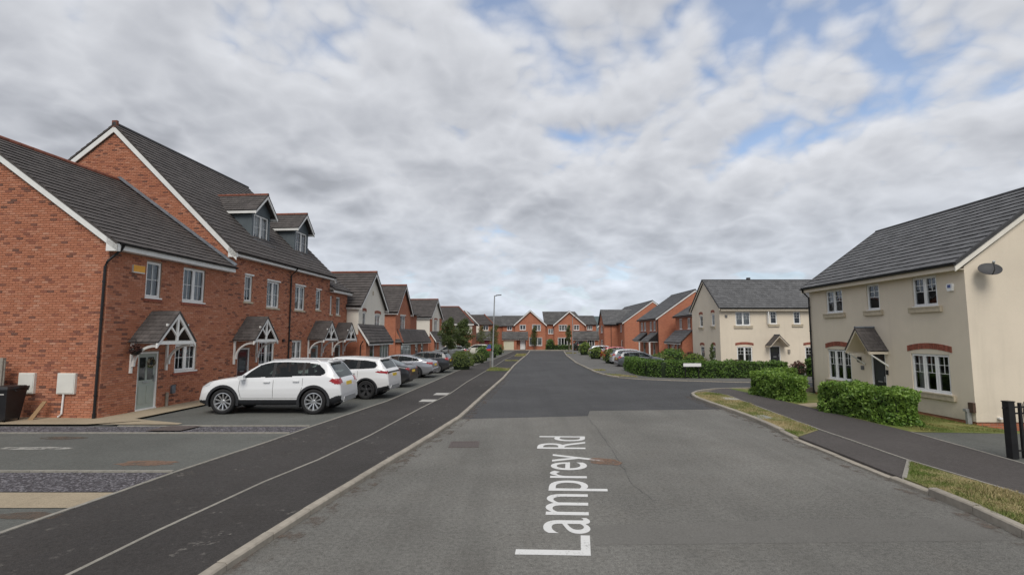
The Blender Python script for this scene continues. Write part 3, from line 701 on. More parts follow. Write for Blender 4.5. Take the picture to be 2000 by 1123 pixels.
def window(house, pl, u0, u1, z0, z1, n=2, style='cross', sill='brick', head=None, curtain=1, open_=None, near=True, name='window', dark=True):
    """framed window set back in its opening"""
    T = pl.T(); f = MB(); W = -.075; fw = .05 if near else .085; bw = .011
    f.box(u0, u1, W - .05, W + .03, z0, z0 + fw, T); f.box(u0, u1, W - .05, W + .03, z1 - fw, z1, T); f.box(u0, u0 + fw, W - .05, W + .03, z0 + fw, z1 - fw, T); f.box(u1 - fw, u1, W - .05, W + .03, z0 + fw, z1 - fw, T)
    cw = (u1 - u0 - 2 * fw) / n; panes = []; bw = .0085
    for k in range(n):
        a = u0 + fw + k * cw; b = a + cw
        if k: f.box(a - (.03 if near else .05), a + (.03 if near else .05), W - .05, W + .028, z0 + fw, z1 - fw, T)
        cf = .034
        if near:
            aa, bb = a + (.03 if k else 0), b - (.03 if k < n - 1 else 0)
            f.box(aa, bb, W - .02, W + .045, z0 + fw, z0 + fw + cf, T); f.box(aa, bb, W - .02, W + .045, z1 - fw - cf, z1 - fw, T)
            f.box(aa, aa + cf, W - .02, W + .045, z0 + fw + cf, z1 - fw - cf, T); f.box(bb - cf, bb, W - .02, W + .045, z0 + fw + cf, z1 - fw - cf, T)
            pa, pb, p0, p1 = aa + cf, bb - cf, z0 + fw + cf, z1 - fw - cf
        else: pa, pb, p0, p1 = a, b, z0 + fw, z1 - fw
        panes.append((pa, pb, p0, p1)); h = p1 - p0; cm = (pa + pb) / 2
        if style == 'cross':
            f.box(cm - bw, cm + bw, W - .012, W + .012, p0, p1, T); f.box(pa, pb, W - .0125, W + .0125, p0 + h * .5 - bw, p0 + h * .5 + bw, T)
        elif style == 'top':
            mz = p0 + h * .50; f.box(pa, pb, W - .0125, W + .0125, mz - bw, mz + bw, T); f.box(pa, pb, W - .0125, W + .0125, p0 + h * .75 - bw, p0 + h * .75 + bw, T)
            f.box(cm - bw, cm + bw, W - .012, W + .012, mz, p1, T)
        elif style == 'bars':
            for q in (1, 2): f.box(pa, pb, W - .0125, W + .0125, p0 + h * q / 3 - bw, p0 + h * q / 3 + bw, T)
            f.box(cm - bw, cm + bw, W - .012, W + .012, p0, p1, T)
    fo = f.build(name, M['upvc'], house)
    for pa, pb, p0, p1 in panes:
        g = MB(); g.face([pl.p(pa, p0, W), pl.p(pb, p0, W), pl.p(pb, p1, W), pl.p(pa, p1, W)]); g.build('pane', M['glass'], fo)
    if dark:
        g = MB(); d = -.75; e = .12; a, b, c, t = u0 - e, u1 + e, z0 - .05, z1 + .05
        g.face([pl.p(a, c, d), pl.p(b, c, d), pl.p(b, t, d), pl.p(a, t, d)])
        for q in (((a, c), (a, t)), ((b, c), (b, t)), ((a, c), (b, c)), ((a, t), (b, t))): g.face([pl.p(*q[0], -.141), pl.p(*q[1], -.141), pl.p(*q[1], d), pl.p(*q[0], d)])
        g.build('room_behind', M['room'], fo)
    if curtain:
        cm_ = M['curtain'] if curtain != 2 else M['curtain_d']; c = MB()
        def drape(a, b):
            N_ = max(3, int((b - a) / .05)); pv = None
            for k in range(N_ + 1):
                u = a + (b - a) * k / N_; w_ = -.24 + .022 * math.sin(k * 1.9) if near else -.105 + .012 * math.sin(k * 1.9)
                if pv: c.face([pl.p(pv[0], z0, pv[1]), pl.p(u, z0, w_), pl.p(u, z1, w_), pl.p(pv[0], z1, pv[1])])
                pv = (u, w_)
        wd = u1 - u0
        if curtain == 3: drape(u0, u1)
        elif curtain == 4: c.face([pl.p(u0, z0 + (z1 - z0) * .45, -.2), pl.p(u1, z0 + (z1 - z0) * .45, -.2), pl.p(u1, z1, -.2), pl.p(u0, z1, -.2)])
        else: drape(u0, u0 + wd * .2); drape(u1 - wd * .2, u1)
        c.build('curtain', cm_, fo)
    if sill == 'brick': s = MB().box(u0 - .06, u1 + .06, -.1, .05, z0 - .085, z0 - .004, T); s.build('sill', M['stone'], fo)
    elif sill == 'white': s = MB().box(u0 - .03, u1 + .03, -.06, .04, z0 - .05, z0 - .003, T); s.box(u0 - .06, u1 + .06, -.1, .045, z0 - .14, z0 - .053, T); s.build('sill', M['brick_soldier'], fo); MB().box(u0 - .03, u1 + .03, -.075, .055, z0 - .0495, z0 - .002, T).build('cill_board', M['upvc'], fo)
    elif sill == 'stone': s = MB().box(u0 - .16, u1 + .16, -.1, .085, z0 - .21, z0 - .02, T); s.box(u0 - .14, u1 + .14, -.1, .105, z0 - .06, z0 - .018, T); s.build('sill', M['stone'], fo); MB().box(u0 - .02, u1 + .02, -.07, .03, z0 - .0175, z0 + .012, T).build('cill_board', M['upvc'], fo)
    if head == 'white': MB().box(u0 - .05, u1 + .05, -.07, .05, z1 + .003, z1 + .075, T).build('head_board', M['white'], fo)
    return fo
def brick_arch(house, pl, u0, u1, z, rise=.09, h=.2, m='brick_soldier'):
    """segmental arch of bricks on end"""
    n = max(5, round((u1 - u0) / .085)); root = None; c = (u0 + u1) / 2; w = (u1 - u0) / 2
    zz = lambda u: z + rise * (1 - ((u - c) / w) ** 2)
    arch = MB(); arch.extr([pl.p(u, zz(u), -.02) for u in [u0 + (u1 - u0) * k / 10 for k in range(11)]] + [pl.p(u, zz(u) + h, -.02) for u in [u1 - (u1 - u0) * k / 10 for k in range(11)]], pl.N * .028)
    root = arch.build('brick_arch', M['mortar'], house)
    for k in range(n):
        a = u0 + (u1 - u0) * k / n + .005; b = u0 + (u1 - u0) * (k + 1) / n - .005; b_ = MB()
        b_.extr([pl.p(a, zz(a), 0), pl.p(b, zz(b), 0), pl.p(b, zz(b) + h, 0), pl.p(a, zz(a) + h, 0)], pl.N * .016); b_.build('brick', M[m], root)
    return root
def door(house, pl, u0, u1, z0, z1, m, glazed=2, frame_m='upvc', letter=True):
    T = pl.T(); W = -.06; f = MB(); fw = .06
    f.box(u0, u0 + fw, W - .06, W + .04, z0, z1, T); f.box(u1 - fw, u1, W - .06, W + .04, z0, z1, T); f.box(u0 + fw, u1 - fw, W - .06, W + .04, z1 - fw, z1, T); f.box(u0, u1, W - .06, W + .08, z0 - .03, z0 + .035, T)
    d = f.build('door', M[frame_m], house); a, b = u0 + fw + .004, u1 - fw - .004; t = z1 - fw - .004
    lf = MB(); lf.box(a, b, W - .045, W, z0 + .04, t, T)
    mid = (a + b) / 2
    for (p, q) in ((a + .09, mid - .05), (mid + .05, b - .09)):          # raised lower panels
        lf.box(p, q, W - .01, W + .014, z0 + .2, z0 + .8, T)
    leaf = lf.build('door_leaf', M[m], d)
    g = MB()
    if glazed == 2:
        for (p, q) in ((a + .09, mid - .05), (mid + .05, b - .09)): g.box(p, q, W - .01, W + .006, z0 + 1.0, t - .12, T)
    elif glazed == 1: g.box(a + .12, b - .12, W - .01, W + .006, z0 + .95, t - .12, T)
    elif glazed == 3:
        for (p, q) in ((a + .09, mid - .05), (mid + .05, b - .09)): g.box(p, q, W - .01, W + .006, t - .45, t - .12, T)
    if glazed: g.build('glazing', M['door_glass'], d)
    h = MB(); h.box(b - .075, b - .05, W, W + .05, z0 + .92, z0 + 1.14, T)
    if letter: MB().box(mid - .13, mid + .13, W, W + .018, z0 + .9, z0 + .94, T).build('letter_plate', M['silver_trim'], d)
    h.build('handle', M['silver_trim'], d); return d
def box_body(house, m, x0, x1, y0, y1, z0, z1, skip=()):
    """plain closed walls of the sides that have no openings"""
    mb = MB()
    Q = {'f': [(x0, y0), (x1, y0)], 'r': [(x1, y0), (x1, y1)], 'b': [(x1, y1), (x0, y1)], 'l': [(x0, y1), (x0, y0)]}
    for k, (a, b) in Q.items():
        if k in skip: continue
        mb.face([(a[0], a[1], z0), (b[0], b[1], z0), (b[0], b[1], z1), (a[0], a[1], z1)])
    return mb.build('back_walls', m, house)
def canopy(house, c, hw, proj, z_e, z_r, m_tile, kind='bracket', nt=0):
    """gabled porch hood on the front wall (wall face y=0, outwards -y); built as a part of the house"""
    L = (c - hw, 0, z_e); Rr = (c + hw, 0, z_e); rt = (c, 0, z_r); p = -proj
    body = MB()
    body.extr([(c - hw + .04, -.02, z_e - .05), (c + hw - .04, -.02, z_e - .05), (c, -.02, z_r - .07)], (0, p + .10, 0))
    can = body.build('porch_canopy', M['white'], house)
    slope(house, (c - hw - .06, 0, z_e - .02), (c - hw - .06, p - .06, z_e - .02), (c, p - .06, z_r), (c, 0, z_r), m_tile, (.22, .17), nt, 'canopy_roof', parent=can, thick=.03)
    slope(house, (c + hw + .06, p - .06, z_e - .02), (c + hw + .06, 0, z_e - .02), (c, 0, z_r), (c, p - .06, z_r), m_tile, (.22, .17), nt, 'canopy_roof', parent=can, thick=.03)
    return can
def canopy_bracketed(house, c, hw, proj, z_e, z_r, m_tile, z_b):
    """porch hood with open white timber gable and curved brackets"""
    p = -proj; fr = MB(); t = .07
    # roof only (open underneath), boarded soffit
    can = MB().box(c - hw, c - hw + t, p, 0, z_e - .10, z_e).box(c + hw - t, c + hw, p, 0, z_e - .10, z_e).build('porch_canopy', M['white'], house)
    sl = (z_r - z_e) / hw
    for s in (-1, 1):
        e = c + s * (hw + .09); ze = z_e - .05
        q = [(e, 0, ze), (e, p - .05, ze), (c, p - .05, z_r), (c, 0, z_r)]
        if s > 0: q = [q[1], q[0], q[3], q[2]]
        slope(house, *q, m_tile, (.25, .19), 0, 'canopy_roof', parent=can, thick=.03)
        a = MB(); a.extr([(c, p - .02, z_r - .05), (c + s * (hw + .09), p - .02, z_e - .12), (c + s * (hw + .09), p - .02, z_e - .25), (c, p - .02, z_r - .20)], (0, .06, 0)); a.build('barge_board', M['white'], can)
        b = MB(); yb = lambda d: d
        # curved brace inside the gable
        P = [(c + s * (.02 + (hw * .60) * (k / 6)), z_e + (z_r - z_e) * (.12 + .40 * math.sin(k / 6 * math.pi / 2))) for k in range(7)]
        b.extr([(x, p - .012, z - .035) for x, z in P] + [(x, p - .012, z + .045) for x, z in reversed(P)], (0, .05, 0)); b.build('brace', M['white'], can)
        # gallows bracket: wall post and curved strut along the side
        x = c + s * (hw - .04); g = MB(); g.box(x - .04, x + .04, -.075, -.003, z_b, z_e - .1)
        R = proj * .86; Hh = z_e - .12 - (z_b + .22); N_ = 8; pts = [(-.07 - R * (1 - math.cos(k / N_ * math.pi / 2)), z_b + .22 + Hh * math.sin(k / N_ * math.pi / 2)) for k in range(N_ + 1)]
        inn = [(y - .09 * (1 - k / N_), z - .10 * (k / N_)) for k, (y, z) in enumerate(pts)]
        for k in range(N_):
            g.extr([(x - .035, pts[k][0], pts[k][1]), (x - .035, pts[k + 1][0], pts[k + 1][1]), (x - .035, inn[k + 1][0], inn[k + 1][1]), (x - .035, inn[k][0], inn[k][1])], (.07, 0, 0))
        g.build('bracket', M['white'], can)
    MB().box(c - hw - .02, c + hw + .02, p - .01, p + .055, z_e - .135, z_e - .02).build('tie_beam', M['white'], can)
    MB().box(c - .04, c + .04, p - .015, p + .05, z_e - .02, z_r - .14).build('king_post', M['white'], can)
    s = MB(); s.box(c - hw - .05, c + hw + .05, -.02, .0, z_e - .1, z_e - .09); 
    return can

# ------------------------------------------------------------------ the terrace on the left
LO = Vector((-12.79, 16.1, 0)); LD = Vector((.0843, .9964, 0)); LN = Vector((.9964, -.0843, 0)); LA = math.atan2(.9964, .0843)
GZ = .12
def left_frame(s, off=0.): p = LO + LD * s + LN * off; return frame(p.x, p.y, LA)
def house(name, Mx, label, cat='house', group=None): return tag(empty(name, Mx), label, cat, group)
FR = PL((0, 0), (1, 0))
def eaves(h, x0, x1, ze, y=-.30, fh=.20, pipe=None):
    """white fascia and soffit with a black gutter along the front"""
    b = MB(); b.box(x0, x1, y, y + .03, ze - .02, ze + fh - .02); b.build('fascia', M['white'], h)
    MB().box(x0, x1, y + .03, -.002, ze - .015, ze + .01).build('soffit', M['white'], h)
    gutter(h, (x0 - .03, y - .055, ze + fh - .01), (x1 + .03, y - .055, ze + fh - .01))
SP = .713

# house 1: end of the terrace, gable towards the viewer
h1 = house('end_terrace_house', left_frame(0), 'two storey red brick end house with sage green front door and plain gable wall')
W1 = 6.0; AP = 5.4; ZE = 5.42; ZR = 9.42; BK = 10.8
gp = PL((0, BK), (0, -1))                                    # gable wall, u runs from the back to the street
gtop = [(0, ZE + .1), (BK - AP, ZR - .1), (BK, ZE + .1)]
wg = wall(h1, 'gable_wall', M['mortar'], gp, gtop, GZ - .3)
fh1 = [(1.5, 2.2, 3.99, 5.24), (3.28, 4.5, 3.97, 5.26), (1.40, 2.32, GZ + .02, 2.10), (3.08, 4.24, 1.34, 2.34)]
wf = wall(h1, 'front_wall', M['mortar'], FR, [(0, ZE + .1), (W1, ZE + .1)], GZ - .3, fh1)
box_body(h1, M['mortar'], 0, W1, 0, BK, -.2, ZE, ('f', 'l'))
brick_wall(h1, [(gp, gtop, [], wg), (FR, [(0, ZE + .02), (W1, ZE + .02)], fh1, wf)], GZ - .3, 300)
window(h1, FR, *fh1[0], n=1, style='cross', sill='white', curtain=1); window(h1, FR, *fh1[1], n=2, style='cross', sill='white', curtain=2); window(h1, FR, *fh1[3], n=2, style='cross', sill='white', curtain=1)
door(h1, FR, *fh1[2], 'door_sage', 2)
slope(h1, (-.14, -.36, ZE + .16), (W1 + .0, -.36, ZE + .16), (W1, AP, ZR + .16), (-.14, AP, ZR + .16), M['tile_l'], (.30, .30), 300)
slope(h1, (W1, BK + .3, ZE + .2), (-.14, BK + .3, ZE + .2), (-.14, AP, ZR + .16), (W1, AP, ZR + .16), M['tile_l'], (.6, .32), 0)
ridge(h1, (-.14, AP, ZR + .17), (W1, AP, ZR + .17), M['ridge_red'])
board(h1, 'barge_board', (-.09, -.36, ZE + .13), (-.09, AP, ZR + .13), .24, .04, M['white'], (-1, 0, 0)); board(h1, 'barge_board', (-.09, BK + .3, ZE + .13), (-.09, AP, ZR + .13), .24, .04, M['white'], (-1, 0, 0))
MB().extr([(-.13, -.36, ZE + .13), (-.13, .02, ZE + .38), (-.13, .02, ZE - .1), (-.13, -.36, ZE - .1)], (.13, 0, 0)).build('barge_foot', M['white'], h1)
eaves(h1, 0, W1, ZE - .02)
downpipe(h1, [(.12, -.38, ZE + .14), (.12, -.30, ZE - .02), (-.07, -.02, ZE - .42), (-.075, .05, ZE - .6), (-.075, .05, GZ)])
# lead flashing where the lower roof meets the taller house
MB().extr([(W1 - .16, -.36, ZE + .22), (W1 - .005, -.36, ZE + .30), (W1 - .005, AP, ZR + .36), (W1 - .16, AP, ZR + .28)], (0, 0, .03)).build('flashing', M['lead'], h1)
canopy_bracketed(h1, 1.86, .82, 1.02, 2.50, 3.50, M['tile_l'], 1.42)
ab = MB().box(.88, 1.36, -.075, -.002, 4.76, 5.02).build('alarm_box', M['meter'], h1); MB().box(.885, 1.355, -.082, -.075, 4.80, 5.015).build('amber_front', M['amber'], ab) and 0
for (u0, u1, p) in ((BK - 2.68, BK - 2.14, False), (BK - 1.36, BK - .76, True)):
    mb_ = MB().box(u0, u1, 0.0, .085, .86, 1.50, gp.T()).box(u0 + .03, u1 - .03, .085, .098, .89, 1.47, gp.T()).build('meter_box', M['meter'], h1)
    if p: MB().tube([gp.p(u0 + .22, .87, .05), gp.p(u0 + .20, .25, .05), gp.p(u0 + .10, .16, .06)], .028, 8).build('meter_pipe', M['upvc'], mb_)
MB().tube([FR.p(2.75, GZ, .06), FR.p(2.75, .62, .06)], .05, 10).build('waste_pipe', M['timber'], h1)
MB().box(2.95, 3.12, -.09, -.002, .55, .85).build('tap_cover', M['lead'], h1)
MB().tube([FR.p(5.0, GZ, .05), FR.p(5.0, .72, .05)], .035, 8).build('waste_pipe', M['black'], h1)
# wreath on the door and hanging basket by the porch are things of their own
def wreath(p, r, n, mats, Mx, name, label, cat, ball=False):
    root = empty(name, Mx); tag(root, label, cat)
    for k, m in enumerate(mats):
        mb = MB(); rr = random.Random(k + 5)
        for _ in range(n):
            if ball:
                a, b_ = rr.uniform(0, 6.28), math.acos(rr.uniform(-1, 1)); q = Vector((math.sin(b_) * math.cos(a), math.sin(b_) * math.sin(a), math.cos(b_))) * r * rr.uniform(.6, 1)
            else: a = rr.uniform(0, 6.28); q = Vector((math.cos(a) * r, rr.uniform(-.04, .0), math.sin(a) * r)) + Vector((rr.gauss(0, .02), 0, rr.gauss(0, .02)))
            u = Vector((rr.gauss(0, 1), rr.gauss(0, 1), rr.gauss(0, 1))).normalized(); v = u.orthogonal().normalized(); s = .035
            mb.face([q - u * s, q - v * s * .6, q + u * s, q + v * s * .6])
        mb.build('leaves' if k == 0 else 'flowers', m, root)
    return root
wreath(None, .13, 160, [M['shrub'], M['cream'], M['red_leaf']], h1.matrix_world @ Matrix.Translation((1.86, -.09, 1.72)), 'door_wreath', 'round floral wreath hanging on the sage green front door', 'wreath')
bk = wreath(None, .19, 260, [M['red_dark'], M['red_leaf']], h1.matrix_world @ Matrix.Translation((.92, -.30, 2.20)), 'hanging_basket', 'dark red hanging flower basket on the brick wall by the sage door', 'hanging basket', True)
MB().tube([(.0, .29, .22), (0, .29, .34), (0, .0, .34), (0, 0, .15)], .012, 6).build('bracket', M['black'], bk); MB().lathe([(.02, -.2), (.12, -.15), (.17, -.03), (.18, 0)], 14).build('basket', M['black'], bk)

# houses 2 and 3: taller pair with dormers
AP2 = 5.8; ZE2 = 6.16; ZR2 = ZE2 + AP2 * 1.0 + .02; BK2 = 11.4; ZB2 = ZR2 - (BK2 - AP2) * .77
def tall_house(s0, Wd, holes, label, dorm_x, can, doorm, gable, pipe, wspec):
    h = house('dormer_terrace_house', left_frame(s0), label)
    wf_ = wall(h, 'front_wall', M['mortar'], FR, [(0, ZE2 + .1), (Wd, ZE2 + .1)], GZ - .3, holes)
    panels = [(FR, [(0, ZE2 + .02), (Wd, ZE2 + .02)], holes, wf_)]
    if gable:
        g2 = PL((0, BK2), (0, -1)); gt2 = [(0, ZB2), (BK2 - AP2, ZR2 - .1), (BK2, ZE2 + .1)]
        w2 = wall(h, 'gable_wall', M['mortar'], g2, gt2, ZE); panels.append((g2, gt2, [], w2))
        board(h, 'barge_board', (-.07, -.36, ZE2 + .02), (-.07, AP2, ZR2 + .14), .26, .04, M['white'], (-1, 0, 0)); board(h, 'barge_board', (-.07, BK2 + .2, ZB2), (-.07, AP2, ZR2 + .14), .26, .04, M['white'], (-1, 0, 0))
        MB().extr([(-.11, -.36, ZE2 + .10), (-.11, .02, ZE2 + .36), (-.11, .02, ZE2 - .1), (-.11, -.36, ZE2 - .1)], (.10, 0, 0)).build('barge_foot', M['white'], h)
        MB().box(-.11, -.0, AP2 - .12, AP2 + .12, ZR2 + .08, ZR2 + .42).build('ridge_end', M['ridge_red'], h)
    else:
        g3 = PL((Wd, 0), (0, 1)); wall(h, 'gable_wall', M['brick_far'], g3, [(0, ZE2 + .1), (AP2, ZR2 - .1), (BK2, ZB2)], ZE)
        board(h, 'barge_board', (Wd + .07, -.36, ZE2 + .02), (Wd + .07, AP2, ZR2 + .14), .26, .04, M['white'], (1, 0, 0))
    box_body(h, M['mortar'], 0, Wd, 0, BK2, -.2, ZE2, ('f',))
    brick_wall(h, panels, GZ - .3, 300 if gable else 150)
    x0 = -.12 if gable else 0; x1 = Wd + (0 if gable else .12)
    slope(h, (x0, -.38, ZE2 + .10), (x1, -.38, ZE2 + .10), (x1, AP2, ZR2 + .26), (x0, AP2, ZR2 + .26), M['tile_l'], (.30, .30), 200)
    slope(h, (x1, BK2 + .2, ZB2 + .1), (x0, BK2 + .2, ZB2 + .1), (x0, AP2, ZR2 + .26), (x1, AP2, ZR2 + .26), M['tile_l'], (.6, .32), 0)
    ridge(h, (x0, AP2, ZR2 + .26), (x1, AP2, ZR2 + .26), M['ridge_dark'], r=.10)
    eaves(h, 0 if gable else 0, Wd + (0 if gable else .1), ZE2 - .02)
    for hl, kw in zip(holes, wspec):
        if kw == 'door': door(h, FR, *hl, doorm, 1)
        else: window(h, FR, *hl, **kw)
    canopy_bracketed(h, can, .88, 1.0, 2.52, 3.52, M['tile_l'], 1.42)
    # dormer with grey cheeks and its own little gable
    yd = 1.0; hw = .80; zs = 7.52; ze = 9.02; za = 9.80; c = dorm_x; f = PL((c - hw, yd), (1, 0))
    dm = wall(h, 'dormer', M['leadgrey'], f, [(0, ze), (hw, za - .05), (2 * hw, ze)], zs - .22, [(.14, 1.46, zs + .02, 8.80)], .1)
    ck = MB()
    for x in (c - hw, c + hw): ck.face([(x, yd, zs - .3), (x, yd, ze), (x, yd + (ze - zs) + .35, ze)])
    ck.build('cheek', M['leadgrey'], dm)
    MB().extr([(c - hw - .06, yd - .34, zs - .27), (c + hw + .06, yd - .34, zs - .27), (c + hw + .06, yd + .0, zs + .03), (c - hw - .06, yd, zs + .03)], (0, -.02, .04)).build('apron', M['lead'], dm)
    w = window(h, f, .14, 1.46, zs + .02, 8.80, n=2, style='cross', sill=None, curtain=3 if gable else 2); w.parent = dm
    yb = yd + (za - zs) + .5; yf = yd - .32
    for s in (-1, 1):
        e = c + s * (hw + .22); zz = ze - .12
        q = [(e, yf, zz), (e, yb - .9, zz), (c, yb, za + .12), (c, yf, za + .12)]
        slope(h, *q, M['tile_l'], (.30, .22), 0, 'dormer_roof', parent=dm, thick=.04)
        bb = MB(); bb.extr([(c, yf + .01, za + .07), (e, yf + .01, zz - .05), (e, yf + .01, zz - .20), (c, yf + .01, za - .10)], (0, .04, 0)); bb.box(e - s * .03 - .015, e - s * .03 + .015, yf + .05, yb - 1.1, zz - .16, zz - .03); bb.build('barge_board', M['white'], dm)
    ridge(h, (c, yf, za + .12), (c, yb, za + .12), M['ridge_red'], parent=dm, L=.4, r=.09)
    if pipe is not None: downpipe(h, [(pipe, -.38, ZE2 + .1), (pipe, -.34, ZE2 - .02), (pipe, -.06, ZE2 - .28), (pipe, -.06, GZ)])
    return h
h2 = tall_house(6.0, 5.2, [(1.14, 1.74, 4.22, 5.42), (2.96, 4.10, 4.05, 5.36), (.88, 1.78, GZ + .02, 2.10), (2.52, 3.86, 1.25, 2.40)],
    'taller red brick terrace house beside the end house, with dormer and dark red door', 3.88, 1.42, 'door_dark', True, 5.16,
    [dict(n=1, style='cross', sill='brick', head='white', curtain=4), dict(n=2, style='cross', sill='brick', head='white', curtain=2), 'door', dict(n=2, style='cross', sill='white', curtain=1)])
h3 = tall_house(11.2, 4.75, [(.50, 1.58, 4.06, 5.40), (2.95, 3.56, 4.19, 5.38), (2.55, 3.45, GZ + .02, 2.10), (.38, 1.44, 1.20, 2.40)],
    'taller red brick terrace house with dormer, second along from the end house', 2.90, 3.0, 'door_grey', False, None,
    [dict(n=2, style='cross', sill='brick', head='white', curtain=2), dict(n=1, style='cross', sill='brick', head='white', curtain=0), 'door', dict(n=2, style='cross', sill='white', curtain=1)])
for h in (h2, h3):
    MB().box(4.55 if h is h2 else .08, 4.67 if h is h2 else .2, -.1, -.002, 2.36, 2.46).build('wall_light', M['black'], h)
# house 4: narrow low link at the end of the terrace
h4 = house('link_house', left_frame(15.95), 'narrow two storey brick house under lower roof at the far end of the terrace')
hl4 = [(1.02, 1.62, 4.0, 5.16), (.98, 1.88, GZ + .02, 2.10), (.1, .4, 4.0, 5.16)]
w4 = wall(h4, 'front_wall', M['mortar'], FR, [(0, ZE + .1), (2.75, ZE + .1)], -.1, hl4); brick_wall(h4, [(FR, [(0, ZE), (2.75, ZE)], hl4, w4)], 0, 60)
box_body(h4, M['mortar'], 0, 2.75, 0, BK, -.2, ZE, ('f',))
window(h4, FR, *hl4[0], n=1, style='cross', sill='brick'); window(h4, FR, *hl4[2], n=1, style='cross', sill='brick'); door(h4, FR, *hl4[1], 'door_grey', 1)
slope(h4, (0, -.36, ZE + .16), (2.9, -.36, ZE + .16), (2.9, AP, ZR), (0, AP, ZR), M['tile_l'], (.30, .30), 0); slope(h4, (2.9, BK + .3, ZE + .2), (0, BK + .3, ZE + .2), (0, AP, ZR), (2.9, AP, ZR), M['tile_l'], (.6, .32))
eaves(h4, 0, 2.9, ZE - .02); canopy_bracketed(h4, 1.42, .86, .9, 2.50, 3.50, M['tile_l'], 1.42)

# ------------------------------------------------------------------ gable-fronted houses further along the left side
def gable_front(name, Mx, label, Wd, depth, ze, za, m_wall, m_low, z_low, holes, tile, fronts, red=True, ov=.28, far=True, zmid=None, nside=(), rt=(.6, .32)):
    """house whose gable faces the street; ridge runs back from it"""
    h = house(name, Mx, label); c = Wd / 2; zz = (za - ze) / c
    top = [(0, ze + .05), (c, za - .02), (Wd, ze + .05)]
    if z_low > -.15:
        up = [q for q in holes if q[2] >= z_low - .01]; dn = [q for q in holes if q[2] < z_low - .01]
        wall(h, 'front_wall', m_wall, FR, top, z_low, up); wall(h, 'lower_front_wall', m_low, FR, [(0, z_low), (Wd, z_low)], -.2, dn, w=-.004)
    else: wall(h, 'front_wall', m_wall, FR, top, -.2, holes)
    sw = PL((0, depth), (0, -1)); wall(h, 'side_wall', m_wall if z_low > -.15 else m_wall, sw, [(0, ze + .05), (depth, ze + .05)], max(z_low, -.2)); 
    if z_low > -.15: wall(h, 'lower_side_wall', m_low, sw, [(0, z_low), (depth, z_low)], -.2, w=-.004)
    box_body(h, m_low, 0, Wd, 0, depth, -.2, ze, ('f', 'l'))
    for s in (-1, 1):
        e = c + s * (c + .22); zf = ze - .22 * zz
        slope(h, (e, -ov, zf + .16), (e, depth + .1, zf + .16), (c, depth + .1, za + .16), (c, -ov, za + .16), tile, rt, 0, far=far)
        board(h, 'barge_board', (e, -ov + .02, zf + .12), (c, -ov + .02, za + .12), .22, .04, M['white'], (0, 1, 0))
        x = e - s * .02; MB().box(min(x, x - s * .03), max(x, x - s * .03), -ov + .06, depth, zf - .06, zf + .12).build('fascia', M['white'], h); gutter(h, (x + s * .06, -ov, zf + .12), (x + s * .06, depth, zf + .12))
    ridge(h, (c, -ov, za + .17), (c, depth, za + .17), M['ridge_red'] if red else M['ridge_dark'], L=.6)
    for hl, kw in zip(holes, fronts):
        if kw is None: continue
        if 'door' in kw: door(h, FR, *hl, kw['door'], kw.get('g', 1))
        else:
            kw = dict(kw); a = kw.pop('arch', False); window(h, FR, *hl, near=False, **kw)
            if a: brick_arch(h, FR, hl[0] - .08, hl[1] + .08, hl[3] + .02, .07, .2)
    return h
def lean_to(h, x0, x1, y0, proj, z_e, z_t, tile, m_wall, holes=(), specs=(), hip0=False, hip1=False, verge=True, zb=-.2):
    f = PL((x0, y0 - proj), (1, 0)); W_ = x1 - x0
    hs = [(a - x0, b - x0, c, d) for a, b, c, d in holes]
    lt = wall(h, 'front_bay', m_wall, f, [(0, z_e), (W_, z_e)], zb, hs)
    for x in (x0, x1): sd = MB(); sd.face([(x, y0 - proj, zb), (x, y0, zb), (x, y0, z_t - .12), (x, y0 - proj, z_e)]); sd.build('side_wall', m_wall, lt)
    e = .25; yE = y0 - proj - .28; zE = z_e - .28 * (z_t - z_e) / max(proj, .3) * .6
    A = (x0 - .15, yE, zE + .1); B = (x1 + .15, yE, zE + .1); C = (x1 + .15 - (proj + .3 if hip1 else 0), y0, z_t); D = (x0 - .15 + (proj + .3 if hip0 else 0), y0, z_t)
    slope(h, A, B, C, D, tile, (.6, .28), 0, 'lean_to_roof', far=True, parent=lt)
    if hip0: slope(h, (x0 - .15, y0, zE + .1), A, D, D, tile, (.6, .28), 0, 'lean_to_roof', far=True, parent=lt); ridge(h, A, D, M['ridge_red'], parent=lt, r=.09)
    elif verge: board(lt, 'barge_board', A, D, .2, .03, M['white'], (-1, 0, 0))
    MB().box(x0 - .12, x1 + .12, yE + .03, yE + .06, zE - .1, zE + .07).build('fascia', M['white'], lt); gutter(lt, (x0 - .12, yE - .03, zE + .08), (x1 + .12, yE - .03, zE + .08))
    for hl, kw in zip(hs, specs):
        if kw is None: continue
        if 'door' in kw: o = door(h, f, *hl, kw['door'], kw.get('g', 1))
        elif 'garage' in kw:
            T = f.T(); o = MB().box(hl[0], hl[1], -.1, -.06, hl[2], hl[3], T).build('garage_door', M[kw['garage']], h); r = MB()
            for k in range(1, 6): z = hl[2] + (hl[3] - hl[2]) * k / 6; r.box(hl[0], hl[1], -.06, -.045, z - .02, z + .02, T)
            r.build('rib', M[kw['garage']], o)
        elif 'dark' in kw: o = MB().box(hl[0], hl[1], -.9, -.88, hl[2], hl[3], f.T()).build('porch_recess', M['room'], h)
        else: o = window(h, f, *hl, near=False, **kw)
        o.parent = lt
    return lt
def at(x, y, dx, dy):
    """frame whose local x axis points along (dx,dy)"""
    return frame(x, y, math.atan2(dy, dx))
c5 = left_frame(18.75, .82)
